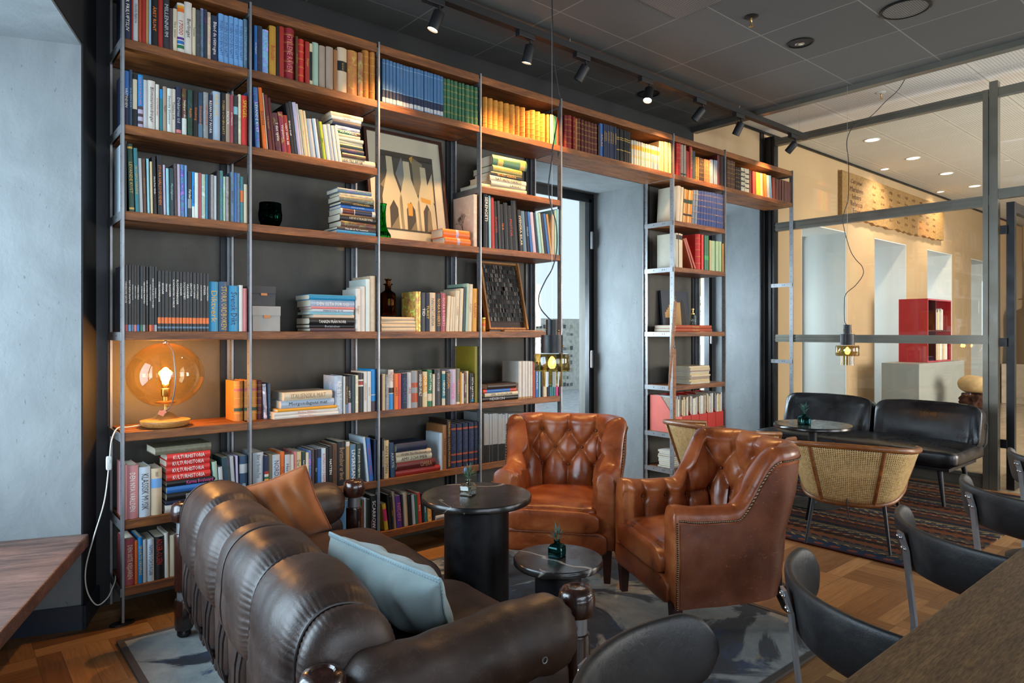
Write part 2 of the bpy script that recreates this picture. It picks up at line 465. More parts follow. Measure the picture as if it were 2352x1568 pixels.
def grille():
    n = NT('perforated_metal'); pos = n.sep(n.coord('World'))
    def cell(s, o): return n.math('SUBTRACT', n.math('FRACT', n.math('DIVIDE', pos[o], s)), .5)
    cx, cy = cell(.012, 0), cell(.012, 1)
    hole = n.math('LESS_THAN', n.math('MAXIMUM', n.math('ABSOLUTE', cx), n.math('ABSOLUTE', cy)), .3)
    n.p(col=n.mix(hole, lin('777774'), lin('2a2a2a')), rough=.5, metal=.3)
    return n.m
M['grille'] = grille()
def marble():
    n = NT('black_marble'); v = n.coord('Object')
    def veins(rot, sc, w, seed):
        x = n.noise(n.coord('Object', (1, 1, 1), (0, 0, rot), (seed, seed*.7, 0)), sc, 4, .5, .6)
        d = n.math('ABSOLUTE', n.math('SUBTRACT', x, .5))
        return n.ramp(d, [(0, (1, 1, 1)), (w, (0, 0, 0))])
    a = veins(.4, 1.3, .006, 3.1); b = veins(1.2, 6, .012, 7.7)
    mask = n.ramp(n.noise(v, 7, 3), [(.58, (0, 0, 0)), (.66, (1, 1, 1))])
    b = n.math('MULTIPLY', b, mask)
    vein = n.math('MAXIMUM', a, b)
    base = n.ramp(n.noise(v, 9, 5), [(.3, lin('0d0c0c')), (.7, lin('231f1d'))])
    n.p(col=n.mix(n.math('MULTIPLY', vein, .75), base, lin('b9b2a8')), rough=n.ramp(n.noise(v, 14, 5), [(.35, (.17,)*3), (.7, (.3,)*3)]))
    return n.m
M['marble'] = marble()
def blot_rug():
    n = NT('abstract_rug'); v = n.coord('World')
    a = n.noise(n.coord('World', (1, 1.25, 1), (0, 0, .3), (5.2, 3.3, 0)), 1.55, 6, .6, .9)
    b = n.noise(n.coord('World', (1, 1, 1), (0, 0, 0), (7.4, 3.1, 0)), 2.2, 7, .66, 1.2)
    c = n.noise(n.coord('World', (1, 1, 1), (0, 0, 0), (1.3, 9.1, 0)), 2.6, 6, .64, .6)
    base = n.mix(n.ramp(n.noise(v, 14, 5), [(.3, (0, 0, 0)), (.7, (1, 1, 1))]), lin('838b8d'), lin('a2a5a0'))
    base = n.mix(n.ramp(c, [(.62, (0, 0, 0)), (.66, (1, 1, 1))]), base, lin('9c8468'))
    ink = n.ramp(a, [(.475, (0, 0, 0)), (.515, (1, 1, 1))])
    blue = n.ramp(b, [(.50, (0, 0, 0)), (.60, (1, 1, 1))])
    dark = n.mix(blue, lin('121722'), lin('1c3a63'))
    pile = n.noise(v, 420, 2)
    col = n.mix(ink, base, dark)
    n.p(col=n.mix(.5, col, n.ramp(pile, [(.3, (.5,)*3), (.7, (1.0,)*3)]), 'MULTIPLY'), rough=.95, nrm=n.bump(pile, .5, .004), sheen=.2, spec=.1)
    return n.m
M['rug'] = blot_rug()
M['rug_edge'] = rough_mat('rug_binding', '4b4440', .9, var=.15, scale=60, coord='World')
def kilim():
    n = NT('kilim'); s = n.sep(n.coord('World'))
    u = n.math('SUBTRACT', s[0], 4.05)
    per = n.math('FRACT', n.math('DIVIDE', u, .62))
    base = n.ramp(per, [(0, lin('3a2b2a')), (.06, lin('7a4028')), (.14, lin('232733')), (.2, lin('5d5046')), (.3, lin('28303c')), (.36, lin('85502f')), (.46, lin('2b2624')), (.54, lin('6b3526')), (.62, lin('3a3d44')), (.74, lin('7d6a50')), (.8, lin('22252e')), (.9, lin('5f3524'))], 'CONSTANT')
    zig = n.math('PINGPONG', s[1], .035)
    band = n.math('FRACT', n.math('DIVIDE', n.math('ADD', u, n.math('MULTIPLY', zig, .8)), .078))
    mot = n.math('GREATER_THAN', band, .72)
    chk = n.node('TexChecker'); n.l(n.coord('World', (30, 30, 1)), chk.inputs[0]); chk.inputs['Scale'].default_value = 1
    mm = n.math('MULTIPLY', mot, chk.outputs[1])
    alt = n.ramp(per, [(0, lin('a58a62')), (.3, lin('8a4a30')), (.5, lin('b49a70')), (.75, lin('2a3a50'))], 'CONSTANT')
    col = n.mix(mm, base, alt)
    lines = n.math('LESS_THAN', n.math('FRACT', n.math('DIVIDE', u, .031)), .14)
    col = n.mix(n.math('MULTIPLY', lines, .6), col, lin('1c1a1c'))
    # border with red medallions along the near edge
    brd = n.math('LESS_THAN', u, .11)
    mv = n.math('SUBTRACT', n.math('FRACT', n.math('DIVIDE', s[1], .1)), .5); mu = n.math('DIVIDE', n.math('SUBTRACT', u, .055), .1)
    med = n.math('LESS_THAN', n.math('ADD', n.math('MULTIPLY', mv, mv), n.math('MULTIPLY', n.math('MULTIPLY', mu, mu), 2.5)), .09)
    bc = n.mix(med, lin('26384e'), lin('8a4630'))
    bc = n.mix(n.math('LESS_THAN', u, .02), bc, lin('4a2020'))
    col = n.mix(brd, col, bc)
    fuzz = n.noise(n.coord('World'), 300, 3)
    col = n.mix(1.0, col, (.62, .62, .62), 'MULTIPLY')
    n.p(col=n.mix(.45, col, n.ramp(fuzz, [(.3, (.5,)*3), (.7, (1,)*3)]), 'MULTIPLY'), rough=.95, nrm=n.bump(fuzz, .4, .003), spec=.1)
    return n.m
M['kilim'] = kilim()
def cane():
    n = NT('woven_cane'); uv = n.node('UVMap'); s = n.sep(uv.outputs[0])
    def cell(o): return n.math('SUBTRACT', n.math('FRACT', n.math('DIVIDE', s[o], .0115)), .5)
    cx, cy = n.math('ABSOLUTE', cell(0)), n.math('ABSOLUTE', cell(1))
    d = n.math('MAXIMUM', n.math('MAXIMUM', cx, cy), n.math('MULTIPLY', n.math('ADD', cx, cy), .72))
    hole = n.math('LESS_THAN', d, .27)
    col = n.ramp(n.noise(n.coord('Object'), 60, 3), [(.3, lin('b8965e')), (.7, lin('dcbd84'))])
    n.p(col=col, rough=.5, nrm=n.bump(d, .4, .002))
    tr = n.node('BsdfTransparent'); mx = n.node('MixShader')
    n.l(hole, mx.inputs[0]); n.l(n.b.outputs[0], mx.inputs[1]); n.l(tr.outputs[0], mx.inputs[2]); n.l(mx.outputs[0], n.out.inputs[0])
    return n.m
M['cane'] = cane()
# book cloth / paper: colour per face, alpha = how pictorial the jacket is
def book_mat(name, rough):
    n = NT(name); a = n.node('Attribute'); a.attribute_name = 'Col'
    info = n.node('ObjectInfo'); v = n.coord('Object')
    ad = n.node('VectorMath'); ad.operation = 'ADD'; n.l(v, ad.inputs[0]); n.l(n.math('MULTIPLY', info.outputs['Random'], 51.0), ad.inputs[1])
    nz = n.node('TexNoise'); n.l(ad.outputs[0], nz.inputs['Vector']); nz.inputs['Scale'].default_value = 32; nz.inputs['Detail'].default_value = 4; nz.inputs['Distortion'].default_value = 1
    hv = n.node('HueSaturation'); n.l(a.outputs['Color'], hv.inputs['Color'])
    n.l(n.ramp(nz.outputs[0], [(.35, (.35,)*3), (.65, (.65,)*3)]), hv.inputs['Hue'])
    n.l(n.math('MULTIPLY', n.ramp(nz.outputs[0], [(.3, (.1,)*3), (.45, (.45,)*3), (.55, (.35,)*3), (.7, (1,)*3)]), 2.6), hv.inputs['Value'])
    hv.inputs['Saturation'].default_value = .8
    f2 = n.noise(ad.outputs[0], 14, 4)
    base = n.mix(.35, a.outputs['Color'], n.ramp(f2, [(.3, (.62,)*3), (.7, (1,)*3)]), 'MULTIPLY')
    col = n.mix(a.outputs['Alpha'], base, hv.outputs[0])
    n.p(col=col, rough=rough, nrm=n.bump(n.noise(ad.outputs[0], 300, 2), .12, .001))
    return n.m
M['book'] = book_mat('book_cover_paper', .42)
M['book_cloth'] = book_mat('book_cover_cloth', .6)
M['ink'] = book_mat('spine_print', .5)
n_ = NT('page_edges'); v_ = n_.coord('Object', (420, 1, 1))
n_.p(col=n_.mix(.4, lin('d9cfb8'), n_.ramp(n_.noise(v_, 3, 2), [(.3, (.55,)*3), (.7, (1,)*3)]), 'MULTIPLY'), rough=.85)
M['pages'] = n_.m
M['pillow_tan'] = fabric('rust_wool', '8a4a22', 'a8632f', 2600, .95)
M['pillow_blue'] = fabric('pale_blue_linen', '8aa0a4', 'a3b4b4', 2600, .95, .35)
M['pillow_braid'] = fabric('pale_blue_braid', '7c9aa4', 'a6b9bc', 160, .95, .9)
M['leaf'] = rough_mat('thistle_leaf', '41674f', .5, 0, .3, 60)
M['leaf_dark'] = rough_mat('thistle_leaf_blue', '33625a', .5, 0, .3, 60)
M['card_grey'] = rough_mat('grey_card', '9b9a95', .7, 0, .06, 20)
M['card_dark'] = rough_mat('dark_card', '3a3b3e', .65, 0, .08, 20)
M['tan_tab'] = flat('tan_leather_tab', 'b8763f', .5)
M['coral'] = rough_mat('coral_card', 'd8695c', .6, 0, .06, 12)
M['red_card'] = rough_mat('red_card', 'b52a20', .5, 0, .08, 12)
M['paper_grey'] = rough_mat('paper_grey', 'a9a79f', .7, 0, .12, 40)
M['paper_white'] = rough_mat('paper_white', 'dcd9d0', .7, 0, .06, 40)
M['tree_leaf'] = rough_mat('tree_leaf', '6b8f4f', .7, 0, .4, 3, coord='World')
M['stone_sign'] = rough_mat('stone_sign', '967548', .6, 0, .3, 30, .4, 90, .01, coord='World')
M['sign_ink'] = flat('sign_ink', '4a2012', .6)
M['red_gloss'] = rough_mat('red_lacquer', 'b3242a', .2, 0, .08, 4)
M['maroon'] = flat('maroon_board', '4a1416', .5)
M['counter'] = rough_mat('grey_counter', '9a9b94', .5, 0, .04, 4)
M['marble_white'] = rough_mat('plinth_stone', 'c9bfae', .5, 0, .15, 12)
M['bronze'] = rough_mat('dark_bronze', '14110f', .45, .4, .3, 12)
M['fur'] = rough_mat('brown_fur', '4a2414', .9, 0, .5, 60, .9, 160, .02)
M['cream_cloth'] = rough_mat('cream_cloth', 'c9a878', .9, 0, .15, 20)
M['yellow'] = flat('yellow_panel', 'e6c338', .5)
M['white_metal'] = flat('white_metal', 'd8d8d4', .45)
M['plug'] = flat('switch_plastic', 'c9cac6', .4)
M['soap'] = flat('pull_tag', 'd98a70', .6)
# ---------------------------------------------------------------- the setting
YW = 3.72            # wall face behind the shelves
XP = 6.64            # glass partition
b = MB(); b.box2((-3.2, -2.6, -.1), (6.62, 4.5, 0)); struct('floor', b, M['parquet'])
b = MB(); b.box2((6.62, -2.6, -.1), (17, 4.6, 0)); struct('floor_lobby', b, M['stone_floor'])
# black ceiling, its edge trim, bulkhead and the white ceiling beyond
b = MB(); b.box2((-3.2, -2.6, 3.19), (5.33, 4.5, 3.29)); struct('ceiling', b, M['ceil_black'])
b = MB(); b.box2((5.33, -2.6, 3.15), (5.40, 4.0, 3.46)); struct('trim_1', b, M['frame_olive'])
b = MB(); b.box2((5.40, -2.6, 3.40), (17, 4.5, 3.5)); struct('ceiling_lobby', b, M['ceil_white'])
# back wall: grey plaster behind the shelves, cut by two deep window niches
ND = 4.36            # back of the niches
NZ = 2.585
def wall_boxes(name, boxes, mat):
    b = MB()
    for lo, hi in boxes: b.box2(lo, hi)
    return struct(name, b, mat)
wall_boxes('wall_back', [((.30, YW, 0), (3.36, 4.5, 2.9))], M['plaster_dark'])
wall_boxes('wall_back_pier', [((4.64, YW, 0), (5.40, 4.5, 2.9))], M['plaster_dark'])
wall_boxes('wall_back_lintel', [((3.36, YW, NZ), (4.64, 4.5, 2.9)), ((5.40, YW, NZ), (6.55, 4.5, 2.9))], M['plaster'])
wall_boxes('wall_back_upper', [((.30, YW, 2.9), (5.36, 4.5, 3.2))], M['wall_black'])
wall_boxes('wall_back_beige', [((5.36, YW, 2.9), (6.62, 4.5, 3.41))], M['wall_beige'])
# plaster linings of the niches (reveals), thin slabs on the pier faces
def reveal(name, x0, x1, mat):
    b = MB(); t = .012
    b.box2((x0, YW+.05, 0), (x0+t, ND+.05, NZ)); b.box2((x1-t, YW+.005, 0), (x1, ND+.05, NZ)); b.box2((x0+t, YW+.005, NZ-t), (x1-t, ND+.05, NZ))
    return struct(name, b, mat)
reveal('trim_2', 3.36, 4.64, M['plaster']); reveal('trim_3', 5.40, 6.55, M['plaster'])
# pier faces beside the openings: dark steel edge strips
b = MB()
for x in (.575, 1.16, 1.875, 2.60, 3.30, 4.66, 5.36, 6.56):
    b.box2((x-.035, YW-.012, 0), (x+.035, YW, 2.9 if x < 5.4 else 3.38))
struct('trim_4', b, M['frame_dark'])

def window(name, x0, x1, y, z0, z1, mullions=(), mat='frame_black', hinge=None):
    w = MB(); t = .055
    w.box2((x0, y, z0), (x0+t, y+.06, z1)); w.box2((x1-t, y, z0), (x1, y+.06, z1))
    w.box2((x0+t, y, z1-t), (x1-t, y+.06, z1)); w.box2((x0+t, y, z0), (x1-t, y+.06, z0+t))
    for m in mullions: w.box2((m-.035, y, z0+t), (m+.035, y+.06, z1-t))
    # inner sash lines
    w.box2((x1-t-.03, y-.02, z0+t), (x1-t, y, z1-t)); w.box2((x0+t, y-.02, z0+t), (x0+t+.03, y, z1-t)); w.box2((x0+t, y-.02, z1-t-.03), (x1-t, y, z1-t))
    o = struct(name, w, M[mat])
    g = MB(); g.box2((x0+t, y+.025, z0+t), (x1-t, y+.031, z1-t)); p = g.build('pane', M['glass_pane'], o)
    if hinge:
        h = MB()
        for z in hinge: h.lathe([(.012, -.075), (.012, .075)], 12, (x1-t-.012, y-.035, z)); h.box((x1-t-.004, y-.028, z), (.02, .02, .16))
        h.build('hinge', M['steel'], o)
    return o
window('window_1', 3.372, 4.628, ND-.06, 0, NZ-.012, (3.66,), hinge=(2.14, 1.05))
window('window_2', 5.412, 6.538, ND-.06, 0, NZ-.012, (6.13,), hinge=(1.25,))

# left wall: turned about 20 degrees, with a deep recess that holds the daylight window
LA = Vector((.350, .937, 0)); LB = Vector((-.937, .350, 0)); LO = Vector((.476, 3.479, 0))
ML = Matrix(((LA.x, LB.x, 0, LO.x), (LA.y, LB.y, 0, LO.y), (0, 0, 1, 0), (0, 0, 0, 1)))   # x along the wall (back), y outwards
def lbox(name, boxes, mat):
    b = MB()
    for lo, hi in boxes: b.box2(lo, hi)
    b.v = [tuple(ML @ Vector(q)) for q in b.v]
    return struct(name, b, mat)
WOP = -2.1          # recess from 0 down to here along the wall
lbox('wall_left', [((0.004, 0, 0), (.33, .9, 3.19)), ((WOP, 0, 2.566), (.004, .9, 3.19)), ((-6.3, 0, 0), (WOP-.004, .9, 3.19))], M['wall_black'])
lbox('wall_left_reveal', [((0, .006, 0), (.012, .75, 2.566)), ((WOP, .006, 2.554), (0, .75, 2.566)), ((WOP-.012, .006, 0), (WOP, .75, 2.566))], M['plaster'])
lbox('wall_left_under_sill', [((WOP, .62, 0), (0, .75, .40))], M['plaster'])
lbox('baseboard_left', [((-.014, -.012, 0), (0, .6, .105)), ((-.014, -.014, 0), (.25, -.0005, .105)), ((-6.2, -.014, 0), (WOP-.014, -.0005, .105))], M['skirting'])
wf = MB(); t = .06
for lo, hi in (((WOP, .62, .42), (WOP+t, .70, 2.55)), ((-t, .62, .42), (0, .70, 2.55)), ((WOP, .62, 2.49), (0, .70, 2.55)), ((WOP, .62, .42), (0, .70, .48)), ((-1.09, .62, .48), (-1.03, .70, 2.49))): wf.box2(lo, hi)
wf.v = [tuple(ML @ Vector(q)) for q in wf.v]
wo = struct('window_3', wf, M['frame_black'])
g = MB(); g.box2((WOP+t, .655, .48), (-t, .661, 2.49)); g.v = [tuple(ML @ Vector(q)) for q in g.v]; g.build('pane', M['glass_pane'], wo)
# bench board on the recess
b = MB(); b.box((0, 0, 0), (2.06, .60, .055))
sill = b.build('window_bench', M['walnut_sill'], bevel=.006)
sill.location = ML @ Vector((-1.035, .275, .389)); sill.rotation_euler = (0, 0, math.atan2(LA.y, LA.x))
for v in sill.data.vertices: pass
tag(sill, 'dark walnut bench board set into the grey window recess', 'bench')
s_ = MB(); s_.box((-.55, .14, -.2175), (.06, .28, .343)); s_.build('support', M['skirting'], sill); s_ = MB(); s_.box((.45, .14, -.2175), (.06, .28, .343)); s_.build('support', M['skirting'], sill)

# walls that close the room behind the camera, with openings added for unseen fill lamps
wall_boxes('wall_front', [((-3.2, -2.6, 0), (17, -2.45, .5)), ((-3.2, -2.6, 2.7), (17, -2.45, 3.5)), ((-3.2, -2.6, .5), (-2.2, -2.45, 2.7)), ((2.6, -2.6, .5), (4.0, -2.45, 2.7)), ((6.2, -2.6, .5), (7.6, -2.45, 2.7)), ((10.5, -2.6, .5), (17, -2.45, 2.7))], M['wall_beige'])

# glass partition
FO = M['frame_olive']; FD = M['frame_black']
b = MB()
y0, y1 = 1.665, 3.60
for z, h in ((.06, .12), (1.235, .075), (2.385, .085), (3.265, .07)):
    b.box2((XP-.03, y0+.055, z-h/2), (XP+.03, y1, z+h/2))
    b.box2((XP-.038, y0+.055, z-h/2+.02), (XP-.03, y1, z-h/2+.026)); b.box2((XP-.038, y0+.055, z+h/2-.026), (XP-.03, y1, z+h/2-.02))
b.box2((XP-.035, y0-.005, 0), (XP+.035, y0+.055, 3.36)); b.box2((XP-.042, y0+.06, 0), (XP+.03, y0+.098, 3.3))
pt = struct('partition', b, FO)
d = MB(); d.box2((XP-.04, y1, 0), (XP+.04, 3.70, 3.33)); d.box2((XP-.052, y1+.03, 0), (XP-.04, 3.70, 3.33)); d.build('jamb', FD, pt)
d = MB()
for z0_, z1_ in ((.12, 1.197), (1.273, 2.342), (2.428, 3.23)): d.box2((XP-.004, y0+.098, z0_), (XP+.004, y1, z1_))
d.build('pane', M['glass_pane'], pt)
b = MB()
for z, h in ((2.43, .08), (3.265, .07)): b.box2((XP-.03, -2.44, z-h/2), (XP+.03, y0-.006, z+h/2))
b.box2((XP-.035, .45, 0), (XP+.035, .52, 3.3))
p2 = struct('partition_door_side', b, FO)
d = MB(); d.box2((XP-.004, -2.44, 2.47), (XP+.004, y0-.006, 3.23)); d.build('pane', M['glass_pane'], p2)
# glass door standing open into the lobby
b = MB(); hx = XP+.02
b.box2((hx, 1.56, .01), (hx+.055, 1.615, 2.36)); b.box2((hx+.80, 1.56, .01), (hx+.86, 1.615, 2.36)); b.box2((hx+.055, 1.565, 2.28), (hx+.80, 1.61, 2.36)); b.box2((hx+.055, 1.565, .01), (hx+.80, 1.61, .10))
dr = struct('door_1', b, FD)
d = MB(); d.box2((hx+.055, 1.584, .10), (hx+.80, 1.59, 2.28)); d.build('pane', M['glass_pane'], dr)
d = MB(); d.box2((hx-.03, 1.605, .35), (hx, 1.65, .42)); d.box2((hx-.03, 1.605, 1.18), (hx, 1.65, 1.25)); d.box2((hx-.03, 1.605, 2.1), (hx, 1.65, 2.17)); d.build('hinge', M['black_metal'], dr)

# lobby beyond the glass: beige wall with deep white niches
seg = [6.62, 7.43, 8.57, 9.39, 10.48, 11.29, 12.37, 13.3, 14.4, 17]
bx = []
for i in range(0, len(seg)-1, 2): bx.append(((seg[i], YW, 0), (seg[i+1], 4.5, 3.41)))
for i in range(1, len(seg)-1, 2): bx.append(((seg[i], YW, 2.54), (seg[i+1], 4.5, 3.41)))
wall_boxes('wall_lobby', bx, M['wall_beige'])
for k, i in enumerate(range(1, len(seg)-1, 2)):
    x0, x1 = seg[i], seg[i+1]; b = MB(); t = .012
    b.box2((x0, YW+.004, 0), (x0+t, ND+.05, 2.54)); b.box2((x1-t, YW+.004, 0), (x1, ND+.05, 2.54)); b.box2((x0+t, YW+.004, 2.528), (x1-t, ND+.05, 2.54))
    struct('trim_%d' % (5+k), b, M['wall_white'])
    window('window_%d' % (4+k), x0+t, x1-t, ND-.06, 0, 2.52, (x0+.42,), 'frame_dark')
# shadow gap where the lobby wall meets the ceiling
b = MB(); b.box2((5.42, YW-.02, 3.375), (16.9, YW, 3.398)); struct('trim_9', b, M['frame_black'])
# end of the lobby: glazed entrance
wall_boxes('wall_lobby_end', [((16.4, -2.4, 0), (16.6, .2, 3.4)), ((16.4, .2, 2.7), (16.6, 3.7, 3.4)), ((16.4, 1.55, 0), (16.6, 1.9, 2.7))], M['wall_beige'])
b = MB()
for y in (.22, 1.53, 1.92, 2.8, 3.68): b.box2((16.44, y-.03, 0), (16.52, y+.03, 2.7))
b.box2((16.44, .25, 2.62), (16.52, 3.65, 2.7))
we = struct('window_8', b, M['frame_olive']); d = MB(); d.box2((16.47, .25, .05), (16.475, 3.65, 2.62)); d.build('pane', M['glass_pane'], we)
b = MB(); b.box2((14.5, -14, -.12), (60, 40, -.02)); struct('ground_outside', b, rough_mat('asphalt_pale', 'a8a8a6', .9, coord='World'))
b = MB(); b.box2((-6, 4.52, -.12), (14.4, 40, -.02)); struct('ground_street', b, rough_mat('street_pale', 'b5b8ba', .9, coord='World'))
# ---------------------------------------------------------------- the bookshelf: one long unit
PX = [.617, 1.174, 1.889, 2.613, 3.325, 4.617, 5.381, 6.600]
ROW = [2.604, 2.222, 1.838, 1.302, .853, .462, .166]
YF, YB = 3.395, 3.672
TH = .040
TOPZ = 2.925
bays = {0: [0, 1, 2, 3, 4, 5, 6], 1: [0, 1, 2, 3, 4, 5, 6], 2: [0, 2, 3, 4, 5, 6], 3: [0, 1, 2, 3, 4, 5, 6], 4: [0], 5: [0, 1, 2, 3, 4, 5, 6], 6: [0]}
S = thing('bookshelf', 'long wall of oak boards on slim steel uprights, filled with books', 'bookshelf', (0, 0, 0))
for i, x in enumerate(PX):
    for back in (False, True):
        b = MB(); y0 = YB-.004 if back else YF
        w = .005
        b.box2((x-w, y0, .012), (x+w, y0+.038, TOPZ+.01))
        if i and back: b.box2((x-w-.012, y0+.033, .012), (x-w, y0+.038, TOPZ+.01))
        z = .10
        hs = []
        while z < TOPZ-.03:
            for sx in (-1, 1):
                cy = y0+.02
                vs = [(x+sx*(w+.0006), cy+.0035*math.cos(a*PI/3), z+.0035*math.sin(a*PI/3)) for a in range(6)]
                b.add(vs, [tuple(range(6)) if sx > 0 else tuple(reversed(range(6)))], 1)
            z += .055
        b.build('upright', [M['steel'], M['hole']], S)
    # flat brackets tie front and back uprights at every level
    lv = set()
    if i > 0: lv |= set(bays[i-1])
    if i < 7: lv |= set(bays[i])
    if i == 7: zs = [ROW[0], 2.905, 1.80, 1.02]
    else: zs = [ROW[k] for k in sorted(lv)]+[2.905]
    for z in zs:
        b = MB(); b.box2((x-.0095, YF+.006, z-.041), (x-.0055, YB+.03, z-.003))
        if i in (0, 5, 7):
            for yy in (YF+.09, YF+.11, YF+.2): b.box((x-.0098, yy, z-.02), (.0008, .007, .007), None, 1)
        b.build('bracket', [M['steel'], M['hole']], S)
    b = MB(); pts = [(.05*math.cos(a)*1.0, .026*math.sin(a)) for a in [k*PI/10 for k in range(20)]]
    b.ext([(x+p, YF+.019+q) for p, q in pts], .001, .009); b.lathe([(.012, .009), (.012, .03)], 12, (x, YF+.019, 0))
    b.build('foot', M['black_metal'], S)
def board(x0, x1, z, th=TH, y0=YF+.005, y1=YB+.02):
    b = MB(); b.box2((x0, y0, z-th), (x1, y1, z))
    return b.build('shelf_board', M['oak_shelf'], S, bevel=.0025)
for k, rows in bays.items():
    for r in rows: board(PX[k]+.0065, PX[k+1]-.0108, ROW[r])
    board(PX[k]+.0065, PX[k+1]-.0108, TOPZ, .048)

# ---------------------------------------------------------------- newspaper sticks hung on the upright
def stick(x, y, ztop, L, tilt, label):
    t = thing('newspaper_stick', label, 'newspaper stick', (x, y, ztop), 0, 'newspaper sticks on the shelf upright')
    b = MB(); b.tube([(0, 0, 0), (tilt*.35, 0, -L*.35), (tilt*.85, 0, -L*.85), (tilt*.9, 0, -L*.9), (tilt, 0, -L)], [(.013, .006), (.014, .007), (.011, .006), (.008, .005), (.009, .005)], 8, sc='rect', up=(0, 1, 0)); b.build('rod', M['bent_wood'], t)
    h = MB(); h.tube([(.0, 0, -.01), (-.008, 0, .02), (.0, 0, .045), (.008, 0, .02), (.0, 0, -.01)], .0025, 6); h.build('hanging_hook', M['chrome'], t)
    return t
stick(4.590, 3.362, 1.55, .72, -.085, 'pale wooden newspaper stick hanging highest on the shelf upright behind the armchairs')
stick(4.600, 3.378, 1.16, .66, .0, 'dark wooden newspaper stick hanging below the pale one on the shelf upright')

# ---------------------------------------------------------------- objects between the books
YS = 3.42
def vase_owl():
    t = thing('glass_vase', 'squat dark green glass vase with a moulded owl face', 'vase', (1.318, 3.52, ROW[2]+.001), .0)
    b = MB()
    prof = [(.001, 0), (.036, 0), (.036, .012), (.048, .02), (.058, .045), (.060, .075), (.056, .10), (.055, .132), (.053, .134), (.050, .13), (.05, .06), (.04, .03), (.001, .026)]
    b.lathe(prof, 40, caps=False); b.build('body', M['glass_owl'], t)
    # raised rings of the face on the front
    b = MB(); f = Vector((-.45, -.9, 0)).normalized(); r_ = Vector((f.y*-1, f.x, 0))
    for du, dz, rr in ((-.019, .088, .013), (.019, .088, .013), (0, .115, .008), (0, .055, .010), (-.02, .06, .007), (.02, .06, .007)):
        c = f*.0575*math.cos(du/.058)+r_*du+Vector((0, 0, dz)); n = (f+r_*(du/.058)).normalized(); rt = Vector((-n.y, n.x, 0))
        b.tube([c+n*.002+(rt*math.cos(a)+Vector((0, 0, 1))*math.sin(a))*rr for a in [k*2*PI/14 for k in range(14)]], .0035, 6, closed=True)
        b.ball(c+n*.002, (.004, .004, .004), 8, 6)
    b.build('owl_relief', M['glass_owl'], t)
vase_owl()

def card_box(x0, x1, h, z, d, mat, label):
    w = x1-x0
    t = thing('storage_box', label, 'box', ((x0+x1)/2, 3.42+d/2, z+.0005), 0, 'storage boxes on the fourth shelf of the second bay')
    b = MB(); b.box2((-w/2+.002, -d/2+.002, 0), (w/2-.002, d/2-.002, h-.03)); b.build('body', mat, t, bevel=.002)
    b = MB(); b.box2((-w/2, -d/2, h*.62), (w/2, d/2, h)); b.build('lid', mat, t, bevel=.002)
    b = MB(); b.box2((-.016, -d/2-.004, h*.52), (.016, -d/2-.0005, h*.64)); b.build('pull_tab', M['tan_tab'], t, bevel=.001)
    return t
card_box(1.190, 1.335, .128, ROW[3], .20, M['card_grey'], 'light grey lidded storage box at the bottom of its pair')
card_box(1.186, 1.310, .100, ROW[3]+.129, .18, M['card_dark'], 'dark grey lidded storage box stacked on the light grey one')

